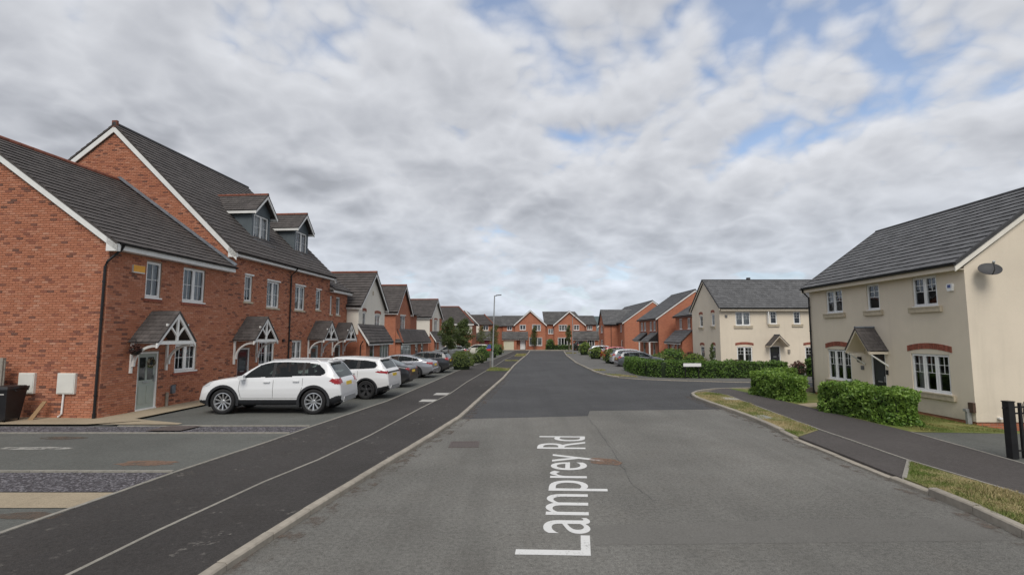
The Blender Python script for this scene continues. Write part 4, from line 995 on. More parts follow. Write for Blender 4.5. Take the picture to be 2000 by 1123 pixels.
h5 = gable_front('gabled_house', c5, 'cream rendered house with steep gable beside the brick terrace', 5.3, 9, 4.72, 7.12, M['pale_cream'], M['brick_far'], 2.75,
    [(.75, 1.35, 3.30, 4.30), (3.15, 4.35, 3.05, 4.25), (.9, 1.8, .1, 2.1)], M['tile_l'], [dict(n=1, sill='brick', arch=True), dict(n=2, sill='brick', arch=True), None])
lean_to(h5, .05, 4.95, 0, .55, 2.42, 3.45, M['tile_l'], M['brick_far'], [(.75, 1.65, .12, 2.12), (2.8, 4.8, .45, 2.3)], [dict(door='door_grey'), dict(n=3, style='none', sill=None, curtain=3)])
MB().box(2.55, 2.75, -.03, -.002, 5.6, 5.9).build('wall_vent', M['stone'], h5)
downpipe(h5, [(-.25, -.45, 2.3), (-.05, -.2, 2.0), (-.05, -.2, .1)], clips=False)
h6 = gable_front('gabled_house', at(-10.44, 46.0, .0843, .9964), 'red brick house with steep tiled gable between the two cream gabled houses', 4.7, 9, 4.85, 7.25, M['brick_far'], M['brick_far'], -.2,
    [(1.35, 3.0, 3.2, 4.55)], M['tile_l'], [dict(n=2, sill='brick', head='white')])
lean_to(h6, .1, 10.2, 0, .45, 2.33, 3.3, M['tile_l'], M['brick_far'], [(.3, 3.6, .5, 2.2), (5.0, 6.0, .1, 2.1), (7.2, 8.1, .1, 2.1)], [dict(n=3, style='none', sill=None, curtain=3), dict(door='door_dark'), dict(door='door_grey')], hip0=True)
wg6 = wall(h6, 'wing_wall', M['brick_far'], PL((4.7, .9), (1, 0)), [(0, 4.9), (5.6, 4.9)], -.2, [(2.2, 2.8, 3.6, 4.6)]); window(h6, PL((4.7, .9), (1, 0)), 2.2, 2.8, 3.6, 4.6, n=1, near=False)
slope(h6, (4.7, .5, 4.85), (10.3, .5, 4.85), (10.3, 4.6, 7.5), (4.7, 4.6, 7.5), M['tile_l'], (.6, .32), far=True)
h7 = gable_front('gabled_house', at(-9.62, 60.0, .09, .9959), 'brick house with narrow cream gable behind the slim street trees', 6.0, 9, 4.85, 6.95, M['pale_cream'], M['brick_far'], 2.6,
    [(2.2, 3.8, 3.05, 4.55)], M['tile_l'], [dict(n=2, sill='brick', arch=True)])
lean_to(h7, .2, 6.0, 0, .5, 2.3, 3.2, M['tile_l'], M['brick_far'], [(.6, 1.6, .1, 2.1), (2.6, 5.6, .3, 2.2)], [dict(door='upvc' if 0 else 'door_grey'), dict(n=3, style='none', sill=None, curtain=3)])
# brick side walls of that house carry its cream front
for x0, x1 in ((0.0, 1.15), (4.85, 6.0)): MB().box(x0, x1, -.03, -.006, 2.6, 4.85).build('brick_pier', M['brick_far'], h7)
# hipped house and the next one
h8 = house('hipped_house', frame(-12.2, 74.5, 0), 'brick and cream house with hipped roof behind the two street trees')
hw8 = [(3.9, 4.9, 3.2, 4.3), (1.2, 2.4, 3.2, 4.3), (4.2, 5.8, .8, 2.1)]
wall(h8, 'front_wall', M['brick_far'], FR, [(0, 4.5), (6.4, 4.5)], -.2, hw8); box_body(h8, M['brick_far'], 0, 6.4, 0, 9, -.2, 4.5, ('f',))
for q in hw8: window(h8, FR, *q, n=2, near=False, style='none')
MB().box(5.35, 6.43, -.03, -.008, 2.9, 4.48).build('render_panel', M['pale_cream'], h8)
slope(h8, (-.3, -.3, 4.4), (6.7, -.3, 4.4), (4.0, 4.2, 7.1), (1.2, 4.2, 7.1), M['tile_l'], (.8, .34), far=True); slope(h8, (6.7, -.3, 4.4), (6.7, 9.3, 4.4), (4.0, 4.2, 7.1), (4.0, 4.2, 7.1), M['tile_l'], (.8, .34), far=True)
slope(h8, (-.3, 9.3, 4.4), (-.3, -.3, 4.4), (1.2, 4.2, 7.1), (1.2, 4.2, 7.1), M['tile_l'], (.8, .34), far=True); slope(h8, (6.7, 9.3, 4.4), (-.3, 9.3, 4.4), (1.2, 4.2, 7.1), (4.0, 4.2, 7.1), M['tile_l'], (.8, .34), far=True)
ridge(h8, (1.2, 4.2, 7.12), (4.0, 4.2, 7.12), M['ridge_red'], L=.7); ridge(h8, (6.7, -.3, 4.45), (4.0, 4.2, 7.12), M['ridge_red'], L=.7); ridge(h8, (-.3, -.3, 4.45), (1.2, 4.2, 7.12), M['ridge_red'], L=.7)
MB().box(-.3, 6.7, -.28, -.24, 4.2, 4.38).build('fascia', M['white'], h8)
lean_to(h8, .3, 5.0, 0, 1.2, 2.3, 3.1, M['tile_l'], M['brick_far'], [(.6, 1.6, .1, 2.1), (2.2, 4.4, .1, 2.1)], [dict(door='door_grey'), dict(garage='garage_cream')])
h9 = house('corner_house', frame(-9.0, 86, 0), 'brick house with burgundy garage door behind the lamp post')
hw9 = [(4.15, 5.05, 3.55, 4.45)]
wall(h9, 'front_wall', M['brick_far'], FR, [(0, 4.6), (5.75, 4.6)], -.2, hw9); box_body(h9, M['brick_far'], 0, 5.75, 0, 9, -.2, 4.6, ('f',)); window(h9, FR, *hw9[0], n=2, near=False, style='none', curtain=0)
slope(h9, (2.9, -.3, 4.5), (6.0, -.3, 4.5), (4.2, 2.6, 6.3), (.3, 2.6, 6.3), M['tile_l'], (.8, .34), far=True); slope(h9, (6.0, -.3, 4.5), (6.0, 9, 4.5), (4.2, 2.6, 6.3), (4.2, 2.6, 6.3), M['tile_l'], (.8, .34), far=True)
slope(h9, (-.2, -.5, 4.3), (3.2, -.5, 4.5), (1.2, -.5, 7.0), (-.2, -.5, 7.0), M['tile_l'], (.8, .34), far=True) if 0 else None
# its front gable end with a white verge
MB().extr([(-2.2, -.4, 4.4), (3.4, -.4, 4.4), (1.1, -.4, 6.95)], (0, 8, 0)).build('side_gable', M['tile_l'], h9)
board(h9, 'barge_board', (1.1, -.46, 7.05), (3.5, -.46, 4.5), .26, .05, M['white'], (0, 1, 0)); ridge(h9, (6.0, -.3, 4.55), (4.2, 2.6, 6.35), M['ridge_red'], L=.7)
MB().box(3.05, 3.55, -.36, -.01, 2.5, 4.3).build('render_panel', M['pale_cream'], h9)
lean_to(h9, 3.1, 5.8, 0, 1.0, 2.3, 3.45, M['tile_f'], M['brick_far'], [(3.55, 5.3, .1, 2.05)], [dict(garage='garage_red')], verge=False)
h10 = house('dark_roofed_house', frame(-5.6, 101, 0), 'dark roofed brick house glimpsed behind the corner house at the road end')
wall(h10, 'front_wall', M['brick_far'], FR, [(0, 4.6), (4.2, 4.6)], -.2); box_body(h10, M['brick_far'], 0, 4.2, 0, 8, -.2, 4.6, ('f',))
slope(h10, (-.2, -.3, 4.5), (4.4, -.3, 4.5), (4.4, 4, 6.7), (-.2, 4, 6.7), M['tile_f'], (.8, .34), far=True); slope(h10, (4.4, 8.3, 4.5), (-.2, 8.3, 4.5), (-.2, 4, 6.7), (4.4, 4, 6.7), M['tile_f'], (.8, .34), far=True)

# ------------------------------------------------------------------ right-hand houses
# near cream house: front faces the road, plain gable faces the viewer
r1 = house('cream_house', frame(14.25 + .157, 16.02 + 8.72, math.radians(-91.03), -.10), 'large cream rendered house in the right foreground with satellite dish and black door')
RW = 8.72; RD = 7.0; RE = 4.93; RR = 7.62; RA = 3.5
hr = [(1.33, 2.53, 3.77, 4.80), (4.10, 4.84, 3.77, 4.80), (6.53, 7.62, 3.77, 4.80), (1.23, 2.87, .84, 2.16), (4.11, 4.93, .06, 2.14), (6.24, 7.89, .86, 2.14)]
wall(r1, 'front_wall', M['cream'], FR, [(0, RE), (RW, RE)], .12, hr)
gr = PL((RW, 0), (0, 1)); wall(r1, 'gable_wall', M['cream'], gr, [(0, RE), (RA, RR - .05), (RD, RE)], .12)
gl = PL((0, RD), (0, -1)); wall(r1, 'gable_wall', M['cream'], gl, [(0, RE), (RA, RR - .05), (RD, RE)], .12)
box_body(r1, M['cream'], 0, RW, 0, RD, .1, RE, ('f', 'r', 'l'))
pb = MB(); pb.box(.03, RW - .03, .03, RD - .03, -.2, .118); plo = pb.build('plinth', M['brick_far'], r1)
for k, q in enumerate(hr):
    if k == 4: door(r1, FR, *q, 'door_black', 1); continue
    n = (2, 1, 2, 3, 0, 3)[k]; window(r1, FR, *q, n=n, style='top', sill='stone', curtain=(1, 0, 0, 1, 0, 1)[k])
for a, b in ((1.10, 3.0), (6.10, 8.03)):
    brick_arch(r1, FR, a, b, 2.20, .11, .20)
    MB().extr([FR.p(a + .13, 2.145, -.02), FR.p(b - .13, 2.145, -.02), FR.p(b - .13, 2.22, -.02)] + [FR.p(a + .13 + (b - a - .26) * (1 - k / 8), 2.22 + .085 * (1 - (2 * k / 8 - 1) ** 2), -.02) for k in range(1, 8)] + [FR.p(a + .13, 2.22, -.02)], (0, -.012, 0)).build('head_infill', M['leadgrey'], r1)
slope(r1, (-.12, -.34, RE + .10), (RW + .12, -.34, RE + .10), (RW + .12, RA, RR + .20), (-.12, RA, RR + .20), M['tile_r'], (.30, .315), 300)
slope(r1, (RW + .12, RD + .34, RE + .10), (-.12, RD + .34, RE + .10), (-.12, RA, RR + .20), (RW + .12, RA, RR + .20), M['tile_r'], (.6, .315), 0)
ridge(r1, (-.12, RA, RR + .20), (RW + .12, RA, RR + .20), M['ridge_dark'], r=.08)
for x, s in ((RW + .06, 1), (-.06, -1)):
    board(r1, 'barge_board', (x, -.34, RE + .04), (x, RA, RR + .15), .20, .035, M['pale_trim'], (s, 0, 0)); board(r1, 'barge_board', (x, RD + .34, RE + .04), (x, RA, RR + .15), .20, .035, M['pale_trim'], (s, 0, 0))
    for q in ((-.34, RA), (RD + .34, RA)): MB().extr([(x + s * .065, q[0], RE + .15), (x + s * .065, q[1], RR + .26), (x + s * .065, q[1], RR + .14), (x + s * .065, q[0], RE + .03)], (-s * .09, 0, 0)).build('verge_cap', M['ridge_dark'], r1)
b_ = MB().box(-.02, RW + .05, -.30, -.27, RE - .12, RE + .06).build('fascia', M['cream'], r1); MB().box(0, RW, -.27, -.002, RE - .10, RE - .07).build('soffit', M['cream'], r1); gutter(r1, (-.1, -.36, RE + .08), (RW + .12, -.36, RE + .08))
downpipe(r1, [(.04, -.36, RE + .02), (.04, -.30, RE - .1), (.04, -.06, RE - .35), (.04, -.06, .05)], m='black')
# open-sided porch hood of the cream house
def porch(h, c, hw, proj, ze, zr, tile, soff, brace=True):
    can = MB(); can.extr([(c - hw + .05, -.03, ze - .02), (c + hw - .05, -.03, ze - .02), (c, -.03, zr - .09)], (0, .025, 0)); can = can.build('porch_canopy', soff, h)
    for s in (-1, 1):
        e = c + s * (hw + .05); z = ze - .06
        slope(h, (e, 0, z), (e, -proj - .05, z), (c, -proj - .05, zr), (c, 0, zr), tile, (.2, .16), 0, 'canopy_roof', parent=can, thick=.03)
        MB().extr([(c, -proj - .02, zr - .035), (e, -proj - .02, z - .04), (e, -proj - .02, z - .14), (c, -proj - .02, zr - .15)], (0, .04, 0)).build('barge_board', M['white'] if soff is not M['cream'] else soff, can)
        MB().extr([(c + s * .02, -proj + .03, zr - .07), (e - s * .04, -proj + .03, z - .06), (e - s * .04, -proj + .03, z - .08), (c + s * .02, -proj + .03, zr - .09)], (0, proj - .06, 0)).build('soffit', soff, can)
        MB().box(min(e, e - s * .07), max(e, e - s * .07), -proj, -.001, z - .13, z - .045).build('side_beam', soff, can)
        if brace: MB().extr([(e - s * .07, -.01, z - .62), (e - s * .07, -.01, z - .54), (e - s * .07, -proj + .08, z - .13), (e - s * .07, -proj + .02, z - .13)], (s * .05, 0, 0)).build('brace', M['white'], can)
    ridge(h, (c, -proj - .05, zr + .02), (c, 0, zr + .02), M['lead'], parent=can, L=.35, r=.05); return can
porch(r1, 4.42, .66, .72, 2.25, 3.06, M['tile_l'], M['cream'])
MB().box(3.43, 3.55, -.10, -.002, 1.68, 1.90).box(3.46, 3.52, -.14, -.10, 1.72, 1.86).build('wall_lamp', M['black'], r1); MB().box(3.50, 3.68, -.025, -.002, 1.38, 1.54).build('number_plaque', M['dish'], r1); MB().box(4.98, 5.06, -.05, -.002, 1.28, 1.46).build('door_bell', M['black'], r1)
al = MB(); al.extr([FR.p(8.10, 4.20, .0), FR.p(8.28, 4.20, .0), FR.p(8.32, 4.36, .0), FR.p(8.28, 4.44, .0), FR.p(8.10, 4.44, .0), FR.p(8.06, 4.36, .0)], (0, -.07, 0)); al = al.build('alarm_box', M['upvc'], r1); MB().box(8.13, 8.25, -.078, -.07, 4.30, 4.40).build('alarm_badge', M['blue'], al)
mpipe = MB().box(8.52, 8.60, -.16, -.03, -.12, .42).box(8.48, 8.60, -.19, -.02, .42, .50).build('meter_post', M['galv'], r1); MB().box(8.56, 8.74, -.09, -.002, .40, .70).build('meter_cover', M['brown'], r1)
MB().box(RW + .003, RW + .10, .62, .74, .22, .27).build('vent_outlet', M['upvc'], r1)
# satellite dish fixed to the gable
def sat_dish(parent, Mx, m, r=.36):
    root = empty('satellite_dish', Mx, None)
    d = MB(); prof = [(.001, 0)] + [(r * k / 6, .22 * r * (k / 6) ** 2 * 1.2) for k in range(1, 7)]
    d.lathe(prof, 24, lambda p: (p[0] * 1.0, p[1] * .92, p[2])); d.lathe([(a, b - .012) for a, b in prof], 24, lambda p: (p[0], p[1] * .92, p[2])); d.build('reflector', m, root, smooth=True)
    a = MB(); a.tube([(0, -.30 * r / .36, .06), (0, -.34 * r / .36, .28), (0, -.08, .40)], .014, 6); a.build('arm', M['black'], root); MB().lathe([(.001, 0), (.035, 0), (.035, .09), (.001, .09)], 10, lambda p: (p[0], p[1] - .08, p[2] + .36)).build('receiver', M['galv'], root)
    MB().tube([(0, 0, -.01), (0, .02, -.14), (0, .28, -.17)], .02, 8).build('bracket', M['black'], root); return root
sdz = r1.matrix_world @ Vector((RW + .30, .52, 4.76))
dm_ = Matrix.Translation(sdz) @ Vector((-.30, -.62, .62)).to_track_quat('Z', 'Y').to_matrix().to_4x4()
tag(sat_dish(None, dm_, M['dish_dark'], .29), 'grey satellite dish under the eaves of the near cream house', 'satellite dish')

# second cream house across the side road
r2 = house('cream_house', frame(17, 42, 0), 'cream rendered corner house beyond the side road behind the long hedge')
h2s = [(1.31, 2.52, 3.50, 4.62), (4.13, 4.71, 3.62, 4.66), (6.06, 6.64, 3.62, 4.64), (1.32, 2.58, .55, 1.78), (3.98, 4.86, .05, 1.84), (6.87, 8.2, .55, 1.78)]
W2 = 10.4
wall(r2, 'front_wall', M['cream'], FR, [(0, 4.95), (W2, 4.95)], -.2, h2s)
g2_ = PL((0, 6.4), (0, -1)); hg2 = [(6.4 - 4.52, 6.4 - 3.72, 3.45, 4.45), (6.4 - 1.72, 6.4 - 1.05, 3.50, 4.50), (6.4 - 4.52, 6.4 - 3.55, .72, 1.72), (6.4 - 1.78, 6.4 - 1.08, .72, 1.76)]
wall(r2, 'gable_wall', M['cream'], g2_, [(0, 4.95), (3.2, 7.35), (6.4, 4.95)], -.2, hg2); box_body(r2, M['cream'], 0, W2, 0, 6.4, -.2, 4.95, ('f', 'l'))
for k, q in enumerate(h2s):
    if k == 4: door(r2, FR, *q, 'door_black', 3); continue
    window(r2, FR, *q, n=(2, 1, 1, 2, 0, 2)[k], style='top', sill='stone', curtain=(3, 0, 0, 1, 0, 1)[k])
    if k in (3, 5): brick_arch(r2, FR, q[0] - .12, q[1] + .12, q[3] + .09, .09, .2)
MB().box(3.86, 3.92, -.32, -.02, 3.64, 4.62).build('open_casement', M['upvc'], r2)
for k, q in enumerate(hg2): window(r2, g2_, *q, n=1, style='cross', sill='stone', near=False); brick_arch(r2, g2_, q[0] - .06, q[1] + .06, q[3] + .06, .09, .2)
slope(r2, (-.15, -.34, 4.92), (W2, -.34, 4.92), (W2, 3.2, 7.56), (-.15, 3.2, 7.56), M['tile_r'], (.30, .315), 300); slope(r2, (W2, 6.74, 4.92), (-.15, 6.74, 4.92), (-.15, 3.2, 7.56), (W2, 3.2, 7.56), M['tile_r'], (.6, .315))
ridge(r2, (-.15, 3.2, 7.56), (W2, 3.2, 7.56), M['ridge_dark'], r=.08); board(r2, 'barge_board', (-.09, -.34, 4.90), (-.09, 3.2, 7.52), .18, .03, M['cream'], (-1, 0, 0)); board(r2, 'barge_board', (-.09, 6.74, 4.90), (-.09, 3.2, 7.52), .18, .03, M['cream'], (-1, 0, 0))
for q in ((-.34, 3.2), (6.74, 3.2)): MB().extr([(-.17, q[0], 5.02), (-.17, q[1], 7.64), (-.17, q[1], 7.50), (-.17, q[0], 4.88)], (.06, 0, 0)).build('verge_cap', M['ridge_dark'], r2)
MB().box(0, W2, -.30, -.27, 4.68, 4.88).build('fascia', M['cream'], r2); gutter(r2, (-.1, -.36, 4.90), (W2, -.36, 4.90)); porch(r2, 4.42, .72, .8, 1.95, 2.72, M['tile_l'], M['cream'], False)
MB().box(3.9, 4.15, 3.15, 3.45, 7.62, 7.80).build('ridge_vent', M['ridge_dark'], r2)
MB().box(.44, .62, -.08, -.002, 4.18, 4.36).build('alarm_box', M['dish'], r2); MB().box(5.45, 5.62, -.1, -.002, 1.25, 1.55).build('wall_lamp', M['timber'], r2)

# brick houses down the right-hand side; their fronts face the road
def road_house(x, y0, Wd, depth, label, ze, zr, holes, specs, tile, gable_h=None, m='brick_far2', half=None):
    """y0 is the near corner; local x runs towards the viewer, local y to the right"""
    h = house('brick_house', frame(x, y0 + Wd, math.radians(-90)), label); half = half or depth / 2
    wall(h, 'front_wall', M[m], FR, [(0, ze), (Wd, ze)], -.2, holes)
    for x_, pl in ((Wd, PL((Wd, 0), (0, 1))), (0, PL((0, depth), (0, -1)))):
        t = [(0, ze), (half, zr), (depth, ze - (half * 2 - depth) * 0)]; 
        if x_ == 0: t = [(0, ze), (depth - half, zr), (depth, ze)]
        wall(h, 'gable_wall', M[m], pl, t, -.2)
    box_body(h, M[m], 0, Wd, 0, depth, -.2, ze, ('f', 'l', 'r'))
    slope(h, (-.1, -.32, ze + .0), (Wd + .1, -.32, ze + .0), (Wd + .1, half, zr + .16), (-.1, half, zr + .16), tile, (.9, .34), far=True); slope(h, (Wd + .1, depth + .3, ze), (-.1, depth + .3, ze), (-.1, half, zr + .16), (Wd + .1, half, zr + .16), tile, (.9, .34), far=True)
    for xx, s in ((Wd + .04, 1), (-.04, -1)):
        board(h, 'barge_board', (xx, -.32, ze - .03), (xx, half, zr + .11), .20, .04, M['white'], (s, 0, 0)); board(h, 'barge_board', (xx, depth + .3, ze - .03), (xx, half, zr + .11), .20, .04, M['white'], (s, 0, 0))
    MB().box(-.05, Wd + .05, -.28, -.25, ze - .16, ze - .03).build('fascia', M['black'], h); gutter(h, (-.05, -.33, ze + .0), (Wd + .05, -.33, ze + .0)); ridge(h, (-.1, half, zr + .17), (Wd + .1, half, zr + .17), M['ridge_dark'], L=.8, r=.08)
    for q, kw in zip(holes, specs):
        if 'door' in kw: door(h, FR, *q, kw['door'], 1)
        else: window(h, FR, *q, near=False, **kw)
    return h
w_ = dict(n=2, style='none', sill='white', curtain=1)
r4 = road_house(17.4, 61, 9.2, 9.0, 'brick house with tall plain gable and two sloping porch roofs', 4.75, 8.0,
    [(.9, 1.9, 3.3, 4.45), (2.5, 3.5, 3.3, 4.45), (5.3, 6.3, 3.3, 4.45), (7.0, 8.0, 3.3, 4.45), (2.0, 3.0, .0, 2.0), (6.6, 7.6, 0, 2.0)], [w_, w_, w_, w_, dict(door='door_grey'), dict(door='door_grey')], M['tile_r'])
for x0, x1 in ((1.0, 4.0), (5.9, 8.9)):
    pr_ = MB().box(x0 + .1, x1 - .1, -1.05, -.005, 1.9, 2.05).build('porch_canopy', M['white'], r4)
    slope(r4, (x0, -1.25, 2.08), (x1, -1.25, 2.08), (x1, 0, 3.1), (x0, 0, 3.1), M['tile_r'], (.8, .3), far=True, name='canopy_roof', parent=pr_)
    sd_ = MB(); sd_.extr([(x1 - .02, -1.2, 2.02), (x1 - .02, 0, 3.02), (x1 - .02, 0, 2.02)], (-.08, 0, 0)); sd_.extr([(x0 + .02, -1.2, 2.02), (x0 + .02, 0, 3.02), (x0 + .02, 0, 2.02)], (.08, 0, 0)); sd_.build('porch_cheek', M['black'], pr_)
    MB().box(x1 - .3, x1 - .15, -1.05, -.9, -.1, 1.9).build('porch_post', M['white'], pr_)
downpipe(r4, [(9.1, -.1, 4.5), (9.1, -.08, 0)], clips=False)
r3 = road_house(19.0, 51, 8.6, 6.5, 'lower brick house with wide porch roof, tucked behind the far cream house', 4.85, 6.9,
    [(1.3, 2.3, 3.4, 4.6), (4.0, 5.0, 3.4, 4.6)], [w_, w_], M['tile_r'])
lean_to(r3, 0.0, 5.4, 0, 1.1, 2.05, 3.3, M['tile_r'], M['brick_far2'], [(.4, 1.3, 0, 1.95), (1.7, 3.0, .6, 1.9), (3.6, 4.5, 0, 1.95)], [dict(door='door_black'), dict(n=2, style='none', sill=None), dict(door='door_black')], verge=False)
r5 = road_house(17.5, 80, 20, 9.0, 'farthest brick house on the right with projecting wing towards the road', 4.72, 8.0, [(17.0, 18.0, 3.3, 4.45), (14.2, 15.2, 3.3, 4.45), (17.6, 18.6, 0, 2.0)], [w_, w_, dict(door='door_grey')], M['tile_r'])
wn = PL((15.4, -2.3), (0, 1))
wing = wall(r5, 'wing_wall', M['brick_far2'], PL((15.4, -2.3), (0, 1)), [(0, 4.66), (2.3, 4.66)], -.2); wall(r5, 'wing_front_wall', M['brick_far2'], PL((10.4, -2.3), (1, 0)), [(0, 4.66), (2.5, 7.0), (5.0, 4.66)], -.2, [(1.5, 3.5, 3.2, 4.4), (1.5, 3.5, .6, 2.0)])
for q in ((1.5, 3.5, 3.2, 4.4), (1.5, 3.5, .6, 2.0)): window(r5, PL((10.4, -2.3), (1, 0)), *q, n=2, near=False, style='none', sill='white')
slope(r5, (15.7, -2.5, 4.55), (15.7, 0, 4.55), (12.9, 3.6, 7.1), (12.9, -2.5, 7.1), M['tile_r'], (.9, .34), far=True, name='wing_roof'); slope(r5, (10.1, 0, 4.55), (10.1, -2.5, 4.55), (12.9, -2.5, 7.1), (12.9, 3.6, 7.1), M['tile_r'], (.9, .34), far=True, name='wing_roof')
MB().extr([(15.72, -2.45, 4.55), (12.9, -2.45, 7.12), (10.08, -2.45, 4.55), (10.3, -2.45, 4.5), (12.9, -2.45, 6.9), (15.5, -2.45, 4.5)], (0, -.05, 0)).build('barge_board', M['black'], r5); MB().box(15.66, 15.72, -2.4, 0, 4.38, 4.54).build('fascia', M['black'], r5); downpipe(r5, [(15.47, -1.2, 4.4), (15.47, -1.2, 0)], clips=False)
for (p, lab, rr) in (((21.2, 79.55, 2.9), 'dark satellite dish on the gable of the farthest brick house', .34), ((17.0, 70.5, 1.0), None, 0)):
    if lab: tag(sat_dish(None, Matrix.Translation(p) @ Vector((-.2, -.9, .3)).to_track_quat('Z', 'Y').to_matrix().to_4x4(), M['dish'], .42), lab, 'satellite dish')

# ------------------------------------------------------------------ the pair of houses closing the road
FY = 96.6
f1 = house('end_house', frame(0, FY, 0), 'red brick house at the road end with cream garage door')
hf1 = [(1.45, 2.6, 3.78, 4.68), (3.78, 5.42, 3.62, 4.72), (3.2, 5.65, .85, 2.3)]
wall(f1, 'front_wall', M['brick_far2'], PL((.55, 0), (1, 0)), [(0, 4.8), (2.88, 7.3), (5.76, 4.8)], -.2, [(a - .55, b - .55, c, d) for a, b, c, d in hf1]); pf = PL((.55, 0), (1, 0))
for q, n in zip(hf1, (2, 3, 3)): window(f1, pf, q[0] - .55, q[1] - .55, q[2], q[3], n=n, near=False, style='cross' if n == 3 and q[2] > 3 else 'none', sill='white', head='white', curtain=1 if q[2] > 3 else 3)
box_body(f1, M['brick_far2'], .55, 6.31, 0, 9, -.2, 4.8, ('f',))
for s in (-1, 1):
    e = 3.43 + s * 3.1; slope(f1, (e, -.3, 4.72), (e, 9, 4.72), (3.43, 9, 7.5), (3.43, -.3, 7.5), M['tile_f'], (.8, .34), far=True); board(f1, 'barge_board', (e, -.32, 4.7), (3.43, -.32, 7.48), .24, .06, M['white'], (0, 1, 0))
wall(f1, 'wing_wall', M['brick_far2'], PL((-1.7, .5), (1, 0)), [(0, 4.6), (2.3, 4.6)], -.2, [(.75, 1.7, 3.7, 4.5)]); window(f1, PL((-1.7, .5), (1, 0)), .75, 1.7, 3.7, 4.5, n=2, near=False, style='none', sill='white', curtain=0)
slope(f1, (-2.0, .2, 4.5), (1.0, .2, 4.5), (3.4, 4, 6.6), (-2.0, 4, 6.6), M['tile_f'], (.8, .34), far=True); box_body(f1, M['brick_far2'], -1.7, .55, .5, 8, -.2, 4.6, ('f',))
lean_to(f1, -1.75, 2.85, 0.0, .8, 2.28, 3.45, M['tile_f'], M['brick_far2'], [(-1.55, .35, .1, 1.75), (.85, 2.6, .1, 2.05)], [dict(garage='garage_cream'), dict(dark=1)], verge=False)
MB().box(1.55, 2.5, -.2, -.15, .15, 1.9).build('front_door', M['upvc'], f1)
f2 = house('end_house', frame(0, FY, 0), 'red brick house at the road end with large dark roof')
hf2 = [(8.82, 10.38, 3.62, 4.68), (11.6, 12.65, 3.72, 4.66), (8.6, 11.0, .85, 2.28)]
p2 = PL((7.95, 0), (1, 0)); wall(f2, 'front_wall', M['brick_far2'], p2, [(0, 4.8), (2.85, 7.15), (5.7, 4.8)], -.2, [(a - 7.95, b - 7.95, c, d) for a, b, c, d in hf2])
for q, n in zip(hf2, (3, 2, 4)): window(f2, p2, q[0] - 7.95, q[1] - 7.95, q[2], q[3], n=n, near=False, style='cross' if n != 4 else 'none', sill='white', head='white', curtain=1)
box_body(f2, M['brick_far2'], 7.95, 13.65, 0, 9, -.2, 4.8, ('f',))
for s in (-1, 1):
    e = 10.8 + s * 3.07; slope(f2, (e, -.3, 4.72), (e, 5, 4.72), (10.8, 5, 7.35), (10.8, -.3, 7.35), M['tile_f'], (.8, .34), far=True); board(f2, 'barge_board', (e, -.32, 4.7), (10.8, -.32, 7.33), .24, .06, M['white'], (0, 1, 0))
wall(f2, 'middle_wall', M['brick_far2'], PL((6.32, .8), (1, 0)), [(0, 4.9), (1.63, 4.9)], -.2, [(.55, 1.5, 3.05, 4.0)]); window(f2, PL((6.32, .8), (1, 0)), .55, 1.5, 3.05, 4.0, n=2, near=False, style='none', sill='white', curtain=3)
slope(f2, (6.1, .5, 4.8), (14.0, .5, 4.8), (12.4, 5, 7.45), (6.0, 5, 7.45), M['tile_f'], (.8, .34), far=True, name='main_roof')
MB().box(6.5, 7.8, .7, .76, 0, 2.0).build('side_gate', M['timber'], f2)
wall(f2, 'wing_wall', M['brick_far2'], PL((13.65, .6), (1, 0)), [(0, 4.8), (2.3, 4.8)], -.2, [(.5, 1.55, 3.8, 4.6)]); window(f2, PL((13.65, .6), (1, 0)), .5, 1.55, 3.8, 4.6, n=3, near=False, style='none', sill='white'); box_body(f2, M['brick_far2'], 13.65, 15.95, .6, 8, -.2, 4.8, ('f',))
slope(f2, (12.3, .3, 4.75), (16.15, .3, 4.75), (16.0, 4, 6.6), (12.3, 4, 6.6), M['tile_f'], (.8, .34), far=True, name='wing_roof')
lean_to(f2, 11.45, 16.1, 0, .75, 2.25, 3.55, M['tile_f'], M['brick_far2'], [(11.9, 13.2, .1, 2.08), (13.95, 15.4, .75, 2.1)], [dict(n=2, style='none', sill=None, curtain=0), dict(n=3, style='none', sill=None)], verge=False)
f3 = house('far_brick_house', frame(18.9, 112, math.radians(-14)), 'small far brick house half hidden at the end of the right side')
hf3 = [(.5, 1.4, 3.5, 4.6), (.4, 1.7, .1, 2.0)]
wall(f3, 'front_wall', M['brick_far2'], FR, [(0, 4.8), (3.5, 7.3), (7, 4.8)], -.2, hf3); window(f3, FR, *hf3[0], n=2, near=False, style='none', sill='white'); MB().box(.4, 1.7, -.1, -.06, .1, 2).build('garage_door', M['door_black'], f3); box_body(f3, M['brick_far2'], 0, 7, 0, 8, -.2, 4.8, ('f',))
for s in (-1, 1):
    e = 3.5 + s * 3.8; slope(f3, (e, -.3, 4.6), (e, 8, 4.6), (3.5, 8, 7.45), (3.5, -.3, 7.45), M['tile_f'], (.8, .34), far=True); board(f3, 'barge_board', (e, -.32, 4.6), (3.5, -.32, 7.43), .24, .06, M['white'], (0, 1, 0))

